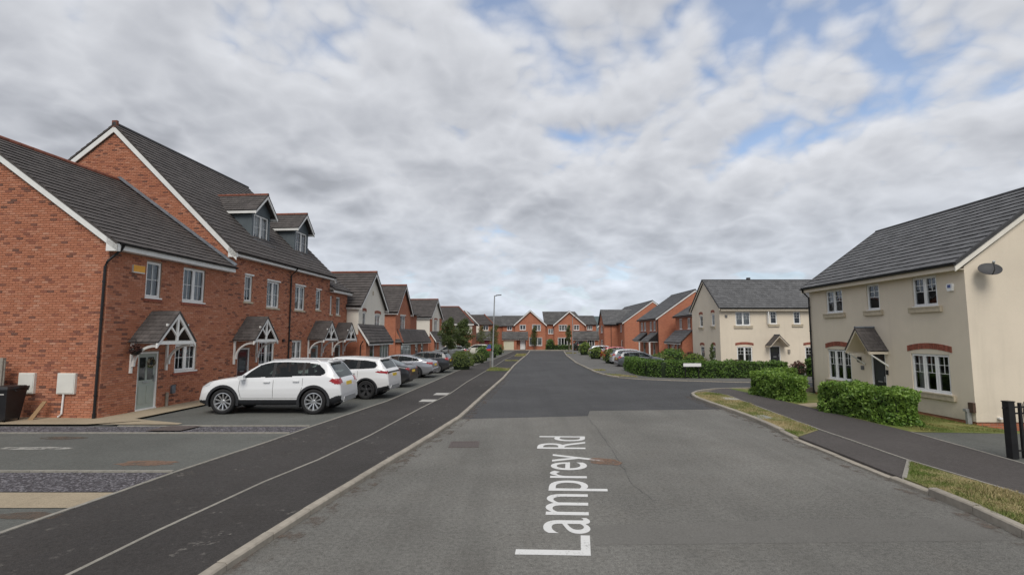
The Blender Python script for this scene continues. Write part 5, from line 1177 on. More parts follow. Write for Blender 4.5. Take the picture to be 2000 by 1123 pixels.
# hills beyond
hb = MB(); N_ = 120
for k in range(N_):
    a0 = -1.35 + 2.7 * k / N_; a1 = -1.35 + 2.7 * (k + 1) / N_
    hz = lambda a: 34 + 10 * math.sin(a * 5.3) + 6 * math.sin(a * 13 + 1) + 3 * math.sin(a * 37) + 34 * math.exp(-((a - .165) / .05) ** 2)
    for r0, r1_, f0, f1_ in ((1300, 1700, 0, .6), (1700, 2100, .6, 1)):
        hb.face([(math.sin(a0) * r0, math.cos(a0) * r0, -3 + hz(a0) * f0 * 1.15), (math.sin(a1) * r0, math.cos(a1) * r0, -3 + hz(a1) * f0 * 1.15), (math.sin(a1) * r1_, math.cos(a1) * r1_, -3 + hz(a1) * f1_ * 1.15), (math.sin(a0) * r1_, math.cos(a0) * r1_, -3 + hz(a0) * f1_ * 1.15)])
tag(hb.build('hills', M['hill'], smooth=True), kind='structure')

# ------------------------------------------------------------------ planting
def leaf_mesh(name, pts, nrm, size, m, rg, flat=.5, aspect=.55, fold=.18):
    """leaf-sized folded diamonds at pts facing roughly along nrm"""
    n = len(pts); r = rg.normal(size=(n, 3)); d = nrm * flat + r * (1 - flat) * .8; d /= np.linalg.norm(d, axis=1, keepdims=True) + 1e-9
    t = rg.normal(size=(n, 3)); t[:, 2] -= .2; u = np.cross(d, t); u /= np.linalg.norm(u, axis=1, keepdims=True) + 1e-9; v = np.cross(d, u)
    s = size * rg.uniform(.6, 1.3, (n, 1)); a = pts - u * s; b = pts - v * s * aspect + d * s * fold; c = pts + u * s; e = pts + v * s * aspect + d * s * fold
    V = np.stack([a, b, c, e], 1).reshape(-1, 3); F = (np.arange(n)[:, None] * 4 + np.array([[0, 1, 2, 0, 2, 3]])).reshape(-1, 3)
    me = bpy.data.meshes.new(name); me.vertices.add(len(V)); me.vertices.foreach_set('co', V.astype(np.float32).ravel())
    nf = len(F); me.loops.add(nf * 3); me.loops.foreach_set('vertex_index', F.astype(np.int32).ravel()); me.polygons.add(nf)
    me.polygons.foreach_set('loop_start', np.arange(nf, dtype=np.int32) * 3); me.polygons.foreach_set('loop_total', np.full(nf, 3, np.int32)); me.materials.append(m); me.update(calc_edges=True); return me
def vnoise(p, f, seed=0):
    q = p * f + seed * 17.13
    return (np.sin(q[:, 0] * 1.7 + q[:, 1] * 2.3 + 1.3 * np.sin(q[:, 2] * 1.9 + q[:, 0])) + np.sin(q[:, 1] * 1.3 - q[:, 2] * 2.1 + 1.1 * np.sin(q[:, 0] * 2.7)) + np.sin(q[:, 2] * 2.9 + q[:, 0] * .7 + q[:, 1] * 1.1)) / 3
def hedge(name, line, wd, ht, z, dens, size, m, label, cat='hedge', group=None, seed=1, round_=.5, z_fn=None, rough=.07):
    """clipped hedge along a line: twiggy core and a shell of leaves"""
    rg = np.random.default_rng(seed); P = [np.array(p, float) for p in line]
    o0 = P[0]; root = empty(name, Matrix.Translation((o0[0], o0[1], z))); tag(root, label, cat, group)
    seg = [np.linalg.norm(b - a) for a, b in zip(P, P[1:])]; L = sum(seg); per = 2 * ht + wd; n = int((L + wd) * per * dens)
    def centre(s):
        out = np.zeros((len(s), 2)); tn = np.zeros((len(s), 2)); acc = 0
        for k, (a, b) in enumerate(zip(P, P[1:])):
            lo = acc if k else -9e9; hi = acc + seg[k] if k < len(seg) - 1 else 9e9; mk = (s >= lo) & (s < hi); d = (b - a) / seg[k]
            out[mk] = a + d * (s[mk] - acc)[:, None]; tn[mk] = d; acc += seg[k]
        return out, tn
    s = rg.uniform(-.02, L + .02, n); q = rg.uniform(0, per, n); w2 = wd / 2
    y = np.where(q < ht, -w2, np.where(q < ht + wd, q - ht - w2, w2)); h = np.where(q < ht, q, np.where(q < ht + wd, ht, per - q))
    ny = np.where(q < ht, -1., np.where(q < ht + wd, 0, 1.)); nz = np.where((q >= ht) & (q < ht + wd), 1., 0.)
    # rounded shoulders and ends
    k = np.clip((h - ht * .72) / (ht * .28), 0, 1); y = y * (1 - .22 * round_ * k ** 2); top = (nz > .5); h = np.where(top, h - .18 * round_ * ht * (np.abs(y) / w2) ** 3 * .6, h)
    e = np.minimum(s, L - s); ek = np.clip(1 - e / .35, 0, 1); y *= 1 - .38 * ek ** 2; h = np.where(top, h - .14 * ek ** 2 * ht, h)
    c, tn = centre(s); nn = np.stack([-tn[:, 1], tn[:, 0]], 1); nrm = np.concatenate([nn * ny[:, None], nz[:, None]], 1)
    # caps
    m2 = int(n * .5 * wd / (L + wd)); 
    pts = np.concatenate([c + nn * y[:, None], h[:, None]], 1)
    if m2 > 3:
        for end, sg in ((-.05, -1), (L + .05, 1)):
            yy = rg.uniform(-w2, w2, m2) * .85; hh = rg.uniform(.02, ht * .92, m2); ss = np.full(m2, float(end)) - sg * .25 * (np.abs(yy) / w2) ** 2; cc, tt = centre(ss); n2 = np.stack([-tt[:, 1], tt[:, 0]], 1)
            pts = np.concatenate([pts, np.concatenate([cc + n2 * yy[:, None], hh[:, None]], 1)]); nrm = np.concatenate([nrm, np.concatenate([tt * sg, np.zeros((m2, 1))], 1)])
    lump = vnoise(pts, 2.6, seed) * rough + vnoise(pts, 7.0, seed + 3) * rough * .6
    pts = pts + nrm * (lump - np.abs(rg.normal(0, .05, len(pts))))[:, None] + rg.normal(0, .018, pts.shape)
    pts[:, :2] -= o0; pts[:, 2] = np.maximum(pts[:, 2], .015)
    # young shoots sticking out of the top
    link('foliage', leaf_mesh('foliage', pts, nrm, size, m, rg, .45), root)['kind'] = 'stuff'
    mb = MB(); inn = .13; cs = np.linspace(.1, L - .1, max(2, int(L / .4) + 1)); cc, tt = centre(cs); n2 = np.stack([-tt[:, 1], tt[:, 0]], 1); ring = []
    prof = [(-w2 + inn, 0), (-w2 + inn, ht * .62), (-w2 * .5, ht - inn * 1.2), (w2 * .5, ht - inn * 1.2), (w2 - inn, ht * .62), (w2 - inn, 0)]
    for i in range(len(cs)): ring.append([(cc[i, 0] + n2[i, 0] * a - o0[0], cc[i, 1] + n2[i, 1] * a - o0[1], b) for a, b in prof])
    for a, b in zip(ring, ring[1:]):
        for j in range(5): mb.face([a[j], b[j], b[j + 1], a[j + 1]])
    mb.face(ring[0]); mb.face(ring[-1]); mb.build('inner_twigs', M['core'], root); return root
def shrub(name, x, y, z, rx, ry, rz, dens, size, m, label, cat='shrub', group=None, seed=1, flat=.4, low=.15):
    rg = np.random.default_rng(seed); root = empty(name, Matrix.Translation((x, y, z))); tag(root, label, cat, group)
    n = int(dens * (rx * ry + rx * rz + ry * rz) * 4); d = rg.normal(size=(n, 3)); d /= np.linalg.norm(d, axis=1, keepdims=True); d[:, 2] = np.where(d[:, 2] < -low * 3, -d[:, 2], d[:, 2])
    R = 1 + vnoise(d, 2.2, seed) * .16 + vnoise(d, 5.5, seed + 2) * .10 - np.abs(rg.normal(0, .10, n)); p = d * R[:, None] * np.array([rx, ry, rz]); p[:, 2] = np.maximum(p[:, 2] + rz * .75, .02)
    link('foliage', leaf_mesh('foliage', p, d, size, m, rg, flat), root)['kind'] = 'stuff'
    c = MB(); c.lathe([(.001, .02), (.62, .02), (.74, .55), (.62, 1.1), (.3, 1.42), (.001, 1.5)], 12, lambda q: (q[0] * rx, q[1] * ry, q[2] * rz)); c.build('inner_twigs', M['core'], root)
    return root
def street_tree(name, x, y, z, h, cr, cz0, m, label, group=None, seed=1, n=2600, size=.075, trunk=.05, stake=False, blobs=9):
    rg = np.random.default_rng(seed); r = random.Random(seed); root = empty(name, Matrix.Translation((x, y, z))); tag(root, label, 'tree', group)
    mb = MB(); b = (r.uniform(-.06, .06), r.uniform(-.06, .06)); mb.tube([(0, 0, 0), (b[0] * .5, b[1] * .5, h * .3), (b[0], b[1], h * .6), (0, 0, h * .92)], [trunk, trunk * .85, trunk * .55, trunk * .15], 8); mb.build('trunk', M['bark'], root)
    P = []; D = []; lim = MB()
    for k in range(blobs):
        f = k / (blobs - 1); zz = cz0 + (h - cz0) * (.08 + .84 * f); w = cr * math.sin(math.pi * min(.93, .20 + .66 * f)) ** .7 * r.uniform(.75, 1.1); a = k * 2.4 + r.uniform(-.4, .4); off = w * .42
        c = np.array([math.cos(a) * off, math.sin(a) * off, zz]); lim.tube([(b[0] * .7, b[1] * .7, zz - .45), (c[0] * .6, c[1] * .6, zz - .15), tuple(c)], [trunk * .35, trunk * .22, trunk * .08], 5)
        m_ = int(n / blobs); d = rg.normal(size=(m_, 3)); d /= np.linalg.norm(d, axis=1, keepdims=True); R = (rg.uniform(.15, 1, (m_, 1)) ** .55) * (1 + vnoise(d, 3, seed + k)[:, None] * .25)
        P.append(c + d * R * np.array([w * .72, w * .72, (h - cz0) / blobs * 1.35])); D.append(d)
    lim.build('limbs', M['bark'], root); link('crown', leaf_mesh('crown', np.concatenate(P), np.concatenate(D), size, m, rg, .35), root)['kind'] = 'stuff'
    if stake: MB().tube([(.18, 0, 0), (.18, 0, 1.1)], .035, 8).build('stake', M['timber'], root)
    return root
# near right garden
hedge('laurel_hedge', [(11.0, 18.15), (11.42, 14.95)], .95, 1.0, .06, 800, .050, M['laurel'], 'bright green laurel hedge in front of the near cream house, nearest the viewer', seed=11, rough=.115)
hedge('laurel_hedge', [(10.95, 23.1), (11.22, 20.3)], .95, 1.02, .06, 720, .050, M['laurel'], 'clipped laurel hedge at the bend, left of the bigger one before the black door', seed=12, rough=.105)
hedge('boundary_hedge', [(13.7, 25.3), (11.9, 24.4)], .7, 1.05, .04, 320, .06, M['laurel'], 'short hedge beside the downpipe at the left end of the near cream house', seed=13)
# long hedge round the far corner
hedge('corner_hedge', [(9.0, 39.6), (8.72, 35.0), (8.95, 33.3), (9.6, 32.45), (11.2, 32.2), (14.2, 32.15), (17.0, 32.15)], .9, 1.02, .06, 330, .055, M['hedge'], 'long dark green hedge wrapping round the far corner of the side road', seed=14, rough=.115)
hedge('corner_hedge', [(19.0, 33.2), (21.8, 33.2)], .9, 1.15, .06, 170, .075, M['hedge'], 'separate hedge to the right of the far cream house path', seed=15)
shrub('reddish_shrub', 18.6, 33.6, .06, .5, .45, .55, 150, .06, M['red_leaf'], 'reddish brown shrub beside the far cream house path', seed=16)
shrub('reddish_shrub', 14.4, 33.3, .06, .9, .35, .62, 110, .06, M['red_leaf'], 'low pinkish shrub showing above the long hedge', seed=17)
shrub('garden_shrub', 12.6, 34.6, .06, .8, .5, .6, 110, .07, M['shrub_y'], 'yellow green shrub rising above the middle of the long hedge', seed=18)
street_tree('conifer', 15.9, 41.0, 0, 2.0, .28, .1, M['tree'], 'small dark pencil conifer against the far cream gable', seed=19, n=700, size=.07, trunk=.03)
shrub('garden_shrub', 14.6, 47.0, 0, 1.4, 1.2, .85, 60, .09, M['hedge'], 'rounded green shrub before the plain brick gable on the right', seed=20)
shrub('garden_shrub', 15.9, 45.0, 0, 1.0, .9, .62, 60, .09, M['shrub_y'], 'pale green shrub next to the far cream gable wall', seed=21)
shrub('garden_shrub', 13.2, 46.2, 0, 1.3, 1.0, .6, 60, .09, M['shrub'], 'low spreading shrub in front of the nearest parked car on the right', seed=22)
shrub('reddish_shrub', 16.4, 47.6, 0, .5, .5, .7, 70, .08, M['red_leaf'], 'small dark red shrub by the wide porch of the lower brick house', seed=23)
for k, (x, y, r, h, lab) in enumerate(((9.45, 49.2, .85, .78, 'largest rounded green shrub along the right pavement'), (9.5, 58.6, .85, .75, 'middle rounded green shrub along the right pavement'), (10.0, 70.6, .95, 1.0, 'taller bright shrub farthest along the right pavement'))):
    shrub('pavement_shrub', x, y, .06, r, r * 1.1, h, 60, .09, M['shrub_y'] if k else M['shrub'], lab, group='rounded shrubs along the right pavement', seed=30 + k)
# left planting
shrub('pavement_shrub', -3.92, 40.2, .06, .95, 1.0, .82, 260, .045, M['shrub'], 'big rounded green shrub at the end of the parked cars', seed=41)
shrub('pavement_shrub', -3.5, 44.6, .06, .28, .3, .40, 150, .05, M['shrub_y'], 'small yellow green plant next to the big rounded shrub', seed=42)
shrub('pavement_shrub', -3.2, 49.5, .06, .75, .7, .6, 90, .07, M['shrub'], 'dull green shrub left of the lamp post', seed=43)
shrub('pavement_shrub', -3.1, 53.5, .06, .8, .8, .9, 80, .07, M['hedge'], 'dark shrub behind the lamp post', seed=44)
shrub('pavement_shrub', -2.5, 62, .06, .9, .9, .95, 60, .08, M['hedge'], 'dark green shrub in front of the burgundy garage', seed=45)
shrub('pavement_shrub', -2.0, 71, .06, .9, 1.0, .85, 50, .09, M['shrub'], 'farthest green shrub on the left before the cream garage', seed=46)
street_tree('street_tree', -6.2, 50.5, .05, 4.25, 1.12, 1.45, M['tree'], 'dense dark street tree, left one of the close pair', 'street trees on the left', 51, 5200, .075)
street_tree('street_tree', -4.95, 52.0, .05, 4.2, 1.1, 1.45, M['tree'], 'dense dark street tree, right one of the close pair', 'street trees on the left', 52, 5200, .075)
street_tree('slim_tree', -4.2, 70, .05, 3.9, .75, 1.6, M['tree_y'], 'thin pale tree in front of the brick corner house', None, 53, 900, .08)
street_tree('slim_tree', -2.6, 75, .05, 4.1, 1.0, 1.2, M['tree_y'], 'yellowish tree just right of the lamp post', None, 54, 1800, .085)
street_tree('slim_tree', 4.15, 95.9, .05, 4.3, .75, .9, M['tree_y'], 'slim tree before the bay window of the left end house', None, 55, 1300, .10)
street_tree('slim_tree', 9.95, 90.5, .05, 4.4, .62, 1.5, M['tree_y'], 'slim staked tree before the right end house', None, 56, 1400, .10, stake=True)
hedge('low_hedge', [(6.3, 96.7), (11.2, 96.7)], .8, 1.0, .06, 40, .11, M['hedge'], 'low dark hedge between the two end houses', seed=57, rough=.12)
hedge('low_hedge', [(2.9, 97.2), (5.9, 97.2)], .4, .55, .06, 40, .10, M['shrub'], 'low planting under the bay window of the left end house', seed=58)
shrub('garden_shrub', 7.15, 96.3, .06, .8, .6, 1.2, 40, .11, M['hedge'], 'tall dark shrub against the wall between the end houses', seed=59)
# grass blades on the verges
def blades(name, areas, n, m, h=.05, seed=3, wdt=.006):
    rg = np.random.default_rng(seed); V = []; 
    for poly, z, k in areas:
        P = np.array(poly); lo, hi = P.min(0), P.max(0); c = rg.uniform(lo, hi, (int(k * np.prod(hi - lo)), 2)); inside = np.zeros(len(c), bool); j = len(P) - 1
        for i in range(len(P)):
            a, b = P[i], P[j]; cond = ((a[1] > c[:, 1]) != (b[1] > c[:, 1])); xx = (b[0] - a[0]) * (c[:, 1] - a[1]) / (b[1] - a[1] + 1e-12) + a[0]; inside ^= cond & (c[:, 0] < xx); j = i
        c = c[inside]; q = len(c); hh = h * rg.uniform(.3, 1.2, q) * (1 + .8 * vnoise(np.c_[c, c[:, 0]], 1.6, 2)); a = rg.uniform(0, 6.28, q); w = wdt * rg.uniform(.6, 1.5, q); lean = rg.normal(0, .5, (q, 2)) * hh[:, None]
        d = np.stack([np.cos(a) * w, np.sin(a) * w], 1); zz = np.full((q, 1), z) if not callable(z) else z(c)[:, None]
        V.append(np.stack([np.c_[c - d, zz], np.c_[c + d, zz], np.c_[c + lean, zz + np.maximum(hh, .008)[:, None]]], 1).reshape(-1, 3))
    V = np.concatenate(V); nf = len(V) // 3; me = bpy.data.meshes.new(name); me.vertices.add(len(V)); me.vertices.foreach_set('co', V.astype(np.float32).ravel()); me.loops.add(nf * 3); me.loops.foreach_set('vertex_index', np.arange(nf * 3, dtype=np.int32)); me.polygons.add(nf); me.polygons.foreach_set('loop_start', np.arange(nf, dtype=np.int32) * 3); me.polygons.foreach_set('loop_total', np.full(nf, 3, np.int32)); me.materials.append(m); me.update(calc_edges=True)
    o = link(name, me); o['kind'] = 'stuff'; return o
v1 = [(xk(4), 4), (xk(7), 7), (xk(9.4), 9.4), (8.1, 10.75), (8.27, 8.57), (8.30, 4)]; v2 = [(xk(13.5), 13.5)] + rk(13.6, 23.6) + [(8.9, 23.9), (9.3, 22.6), (8.97, 19.4), (8.41, 14.4)]
blades('verge_grass', [(v1, .095, 3200), (v2, .095, 1500)], 0, M['grass'], .042)
lawnz = lambda c: np.clip(.10 - .18 * np.clip((c[:, 0] - 10.7) / 3.6, 0, 1), -.09, .1)
blades('lawn_grass', [([(11.0, 14.15), (12.0, 19.0), (14.1, 19.0), (14.2, 15.9), (14.3, 14.7)], lawnz, 1500)], 0, M['lawn'], .05, 5)
blades('verge_grass', [(p, z, 260) for p, z in grass_patches], 0, M['grass'], .07, 6, .012)

# ------------------------------------------------------------------ cars
def interp(pts, x):
    xs = np.array([p[0] for p in pts]); ys = np.array([p[1] for p in pts]); return np.interp(x, xs, ys)
def smooth_prof(pts, n=400, k=5):
    """piecewise line softened a little so that no kink reads as a crease"""
    xs = np.linspace(pts[0][0], pts[-1][0], n); ys = interp(pts, xs); ker = np.hanning(2 * k + 3)[1:-1]; ker /= ker.sum(); yp = np.pad(ys, k, mode='edge'); yp[:k] = 2 * ys[0] - yp[k + 1:2 * k + 1][::-1] ; yp[-k:] = 2 * ys[-1] - yp[-2 * k - 1:-k - 1][::-1]
    return xs, np.convolve(yp, ker, 'valid')
def inpoly(P, x, z):
    r = np.zeros(len(x), bool); j = len(P) - 1
    for i in range(len(P)):
        a, b = P[i], P[j]; r ^= ((a[1] > z) != (b[1] > z)) & (x < (b[0] - a[0]) * (z - a[1]) / (b[1] - a[1] + 1e-12) + a[0]); j = i
    return r
def snap_poly(P, x, z, tol):
    """move section points that lie close to an outline onto it"""
    bx, bz, bd = x.copy(), z.copy(), np.full(len(x), tol)
    for i in range(len(P)):
        a = np.array(P[i]); b = np.array(P[(i + 1) % len(P)]); d = b - a; t = np.clip(((x - a[0]) * d[0] + (z - a[1]) * d[1]) / (d @ d + 1e-12), 0, 1); qx, qz = a[0] + t * d[0], a[1] + t * d[1]; dd = np.hypot(x - qx, z - qz); k = dd < bd; bx[k], bz[k], bd[k] = qx[k], qz[k], dd[k]
    return bx, bz
def car(name, Mx, label, spec, col, metal=0., group=None, res=.028, wheel='ten', dark_rim=False, scale=1.0, cat='car'):
    S = spec; L = S['L']; W = S['W'] / 2; root = empty(name, Mx @ Matrix.Scale(scale, 4)); tag(root, label, cat, group)
    pm = paint(name + '_paint', col, metal, .32 if metal else .25)
    x0, x1 = -L / 2, L / 2; txs, tzs = smooth_prof(S['top'], k=S.get('k', 5)); topf = lambda x: np.interp(x, txs, tzs); belt = lambda x: np.minimum(interp(S['belt'], x), topf(x) - .035); bot = lambda x: interp(S['bot'], x)
    ends = [0, .004, .012, .025, .045, .07, .10]; xs = np.concatenate([x0 + np.array(ends), np.arange(x0 + .10 + res, x1 - .10, res), x1 - np.array(ends[::-1])]); n = len(xs)
    def half(x):
        tr = np.clip((x0 + .75 - x) / .75, 0, 1); tf = np.clip((x - (x1 - .95)) / .95, 0, 1); return W * (1 - .075 * tr ** 2.2 - .035 * tr ** 12 - .10 * tf ** 2 - .06 * tf ** 9)
    nl, nu, nt = max(10, int(.75 / res)), max(7, int(.5 / res)), 9; m = nl + nu + nt; X = np.zeros((n, m)); Y = np.zeros((n, m)); Z = np.zeros((n, m))
    t_, b_, o_, w_ = topf(xs), belt(xs), bot(xs), half(xs); tum = S.get('tum', .34)
    for j in range(nl):
        f = j / (nl - 1); X[:, j] = xs; Z[:, j] = o_ + (b_ - o_) * f; Y[:, j] = w_ * np.interp(f, [0, .06, .16, .42, .60, .72, .9, 1], [.90, .945, .975, .997, 1.0, .988, .972, .955])
    c = np.minimum(.075, (t_ - b_) * .65); wr = w_ * .955 - tum * np.maximum(t_ - c - b_, 0); hood = np.clip((.22 - (t_ - b_)) / .18, 0, 1); wr = wr - hood * .07
    for j in range(nu): f = (j + 1) / nu; X[:, nl + j] = xs; Z[:, nl + j] = b_ + (t_ - c - b_) * f; Y[:, nl + j] = w_ * .955 + (wr - w_ * .955) * f
    for j in range(nt): a = (j + 1) / nt * math.pi / 2; X[:, nl + nu + j] = xs; Z[:, nl + nu + j] = t_ - c + c * math.sin(a) ** .8; Y[:, nl + nu + j] = wr * max(0, math.cos(a)) ** .62
    # sharpen window, light and arch outlines on the flanks
    polys = [S['glass']] + [p for p in S.get('lights', [])] + ([S['clad']] if 'clad' in S else []) + S.get('doors', [])
    arch = [[(ax + S['ar'] * math.cos(k * math.pi / 16), S['r'] + S['ar'] * math.sin(k * math.pi / 16)) for k in range(32)] for ax in S['axles']]
    fx, fz = X[:, :nl + nu].ravel().copy(), Z[:, :nl + nu].ravel().copy()
    core = (fx > x0 + .11) & (fx < x1 - .11)
    for P in polys + arch: sx, sz = snap_poly(P, fx, fz, min(res, .34 / nu, .6 / nl) * .46); fx = np.where(core, sx, fx); fz = np.where(core, sz, fz)
    X[:, :nl + nu] = fx.reshape(n, -1); Z[:, :nl + nu] = fz.reshape(n, -1)
    V = np.stack([X, Y, Z], 2); VR = V * np.array([1, -1, 1]); vid = np.arange(n * m).reshape(n, m); allv = np.concatenate([V.reshape(-1, 3), VR.reshape(-1, 3)]); off = n * m
    q = np.stack([vid[:-1, :-1], vid[1:, :-1], vid[1:, 1:], vid[:-1, 1:]], -1).reshape(-1, 4)[:, ::-1]; ql = q[:, ::-1] + off; jj = np.tile(np.arange(m - 1), n - 1)
    cen = allv[q].mean(1); cx, cy, cz = cen.T; side = jj < nl + nu - 1; regs = np.zeros(len(q), int)       # 0 body
    b_at = belt(cx); g = inpoly(S['glass'], cx, cz) & side & (jj >= nl - 2); regs[g] = 1
    for k, (a, b) in enumerate(S['pillars']): regs[g & (cx > a) & (cx < b)] = 20 + k
    ws = S['ws']; regs[(~side) & (cx > ws[0]) & (cx < ws[1]) & (np.abs(cy) < np.interp(cx, xs, wr) * .93)] = 2
    rs = S['rs']; regs[(~side) & (cx > rs[0]) & (cx < rs[1]) & (np.abs(cy) < np.interp(cx, xs, wr) * .86)] = 3
    if 'clad' in S: regs[inpoly(S['clad'], cx, cz) & (jj < nl)] = 4
    for k, P in enumerate(S.get('lights', [])): regs[inpoly(P, cx, cz) & (np.abs(cy) > S.get('light_in', .42))] = 6 + k
    for k, P in enumerate(S.get('doors', [])): regs[(regs == 0) & side & inpoly(P, cx, cz)] = 10 + k
    for ax in S['axles']: regs[((cx - ax) ** 2 + (cz - S['r']) ** 2 < S['ar'] ** 2) & (jj < nl)] = -1
    if S.get('roofblack'): regs[(~side) & (cx > rs[1]) & (cx < ws[0])] = 5
    def part(nm, sel, mt, parent=root, both=True, push=0.):
        if not np.any(sel): return None
        ff = np.concatenate([q[sel], ql[sel]]) if both is True else (q[sel] if both == 'l' else ql[sel]); u, inv = np.unique(ff, return_inverse=True); vv = allv[u].copy()
        if push: vv[:, 1] += np.sign(vv[:, 1]) * push
        me = bpy.data.meshes.new(nm); me.from_pydata(vv.tolist(), [], inv.reshape(-1, 4).tolist()); me.materials.append(mt); me.polygons.foreach_set('use_smooth', [True] * len(me.polygons)); me.update(); return link(nm, me, parent)
    body = part('body', regs == 0, pm)
    # blunt ends
    eb = MB()
    for i in (0, n - 1): ring = [tuple(V[i, j]) for j in range(m)] + [tuple(VR[i, j]) for j in reversed(range(m - 1))]; eb.face(ring)
    eb.build('end_panel', M['clad'] if S.get('end_clad') else pm, root)
    for s in 'lr': part('side_window', regs == 1, M['cglass'], both=s)
    part('windscreen', regs == 2, M['cglass']); part('rear_window', regs == 3, M['cglass']); 
    for s in 'lr': part('cladding', regs == 4, M['clad'], both=s); [part('pillar_trim', regs == 20 + k, M['black'], both=s) for k in range(len(S['pillars']))]
    for k in range(len(S.get('lights', []))):
        for s in 'lr': part('tail_light' if k == 0 else 'headlight', regs == 6 + k, M['redlamp'] if k == 0 else M['headlamp'], both=s, push=.006)
    for k in range(len(S.get('doors', []))):
        P = S['doors'][k]
        for s, sg in (('l', 1), ('r', -1)):
            d = part('door', regs == 10 + k, pm, both=s, push=.0)
            if d:
                hx = min(p[0] for p in P) + .10; hz = float(belt(np.array([hx]))[0]) - .11; hy = float(half(np.array([hx]))[0]) * .985
                h = MB(); h.box(hx, hx + .20, min(sg * hy, sg * (hy + .035)), max(sg * hy, sg * (hy + .035)), hz - .018, hz + .018); h.build('handle', pm, d)
                gl = MB(); pts = []
                for a, b in zip(P, P[1:] + P[:1]):
                    for t in np.linspace(0, 1, 8, endpoint=False):
                        x, z = a[0] + (b[0] - a[0]) * t, a[1] + (b[1] - a[1]) * t; bz, oz = float(belt(np.array([x]))[0]), float(bot(np.array([x]))[0]); f = (z - oz) / (bz - oz)
                        if f > 1.0 or any((x - ax) ** 2 + (z - S['r']) ** 2 < (S['ar'] + .02) ** 2 for ax in S['axles']): pts.append(None); continue
                        y = float(half(np.array([x]))[0]) * np.interp(f, [0, .06, .16, .42, .60, .72, .9, 1], [.90, .945, .975, .997, 1.0, .988, .972, .955]); pts.append((x, sg * (y + .0005), z))
                run = []
                for p in pts + [None]:
                    if p is None:
                        if len(run) > 1: gl.tube(run, .0055, 4)
                        run = []
                    else: run.append(p)
                if gl.v: gl.build('door_gap', M['black'], d)
    # wheel arches, floor, wheels
    ub = MB(); ub.box(x0 + .25, x1 - .25, -W * .80, W * .80, S['bot'][len(S['bot']) // 2][1] + .0, .55); ub.build('underbody', M['black'], root)
    for ax in S['axles']:
        for sg in (1, -1):
            wy = float(half(np.array([ax]))[0]); a = MB(); R0 = S['ar']
            N_ = 18
            for k in range(N_):
                t0, t1 = math.pi * (-.12 + 1.24 * k / N_), math.pi * (-.12 + 1.24 * (k + 1) / N_); f = lambda t, y, r=R0: (ax + r * math.cos(t), sg * y, S['r'] + r * math.sin(t))
                a.face([f(t0, wy * .99), f(t1, wy * .99), f(t1, wy - .38), f(t0, wy - .38)])
            a.face([(ax + R0 * math.cos(math.pi * (-.12 + 1.24 * k / N_)), sg * (wy - .38), S['r'] + R0 * math.sin(math.pi * (-.12 + 1.24 * k / N_))) for k in range(N_ + 1)]); a.build('arch_liner', M['black'], root)
            if S.get('flare'):
                fl = MB()
                for k in range(N_):
                    t0, t1 = math.pi * (-.08 + 1.16 * k / N_), math.pi * (-.08 + 1.16 * (k + 1) / N_); g_ = S['flare']
                    def ff(t, r, dy): z = S['r'] + r * math.sin(t); return (ax + r * math.cos(t), sg * (wy * 1.0 + dy), z)
                    fl.face([ff(t0, R0 - .015, .012), ff(t1, R0 - .015, .012), ff(t1, R0 + g_, .006), ff(t0, R0 + g_, .006)]); fl.face([ff(t0, R0 - .015, .012), ff(t1, R0 - .015, .012), ff(t1, R0 - .015, -.06), ff(t0, R0 - .015, -.06)]); fl.face([ff(t0, R0 + g_, .006), ff(t1, R0 + g_, .006), ff(t1, R0 + g_ + .004, -.03), ff(t0, R0 + g_ + .004, -.03)])
                fl.build('arch_trim', M['clad'] if S.get('clad') else pm, root)
            yc = sg * (wy - .125); r = S['r']; Rr = r * .70; hw = .115
            T = lambda p: (ax + p[0], yc + sg * p[2], r + p[1])
            wb = MB(); wb.lathe([(.001, -.02), (Rr * .98, -.02), (Rr * .98, -hw)], 24, T); wh = wb.build('wheel', M['black'], root)
            ty = MB(); ty.lathe([(Rr, hw * .86), (Rr + .02, hw), (r - .035, hw), (r - .008, hw * .82), (r, hw * .45), (r, -hw * .45), (r - .008, -hw * .82), (r - .035, -hw), (Rr, -hw)], 32, T); ty.build('tyre', M['tyre'], wh, smooth=True)
            rm = MB(); rm.lathe([(Rr + .004, hw * .9), (Rr - .02, hw * .92), (Rr - .035, hw * .6), (Rr - .03, -.02)], 28, T); ns = {'ten': 10, 'five': 5}[wheel]; tw = .020 if ns == 10 else .045
            for k in range(ns):
                for dd in ((0,) if ns == 10 else (-.16, .16)):
                    t = 2 * math.pi * k / ns + .3; e = t + dd; ca, sa = math.cos(t), math.sin(t); ce, se = math.cos(e), math.sin(e); tn = (-math.sin((t + e) / 2), math.cos((t + e) / 2)); A = (.05 * ca, .05 * sa); B = ((Rr - .02) * ce, (Rr - .02) * se); wI, wO = tw * .75, tw * (1.15 if ns == 10 else .6)
                    rm.extr([T((A[0] - tn[0] * wI, A[1] - tn[1] * wI, hw * .55)), T((B[0] - tn[0] * wO, B[1] - tn[1] * wO, hw * .75)), T((B[0] + tn[0] * wO, B[1] + tn[1] * wO, hw * .75)), T((A[0] + tn[0] * wI, A[1] + tn[1] * wI, hw * .55))], (0, -sg * .035, 0))
            rm.lathe([(.001, hw * .68), (.05, hw * .66), (.07, hw * .5), (.07, .0)], 14, T); rm.build('rim', M['dalloy'] if dark_rim else M['alloy'], wh)
    # seats seen through the glass
    bz = float(belt(np.array([-.3]))[0])
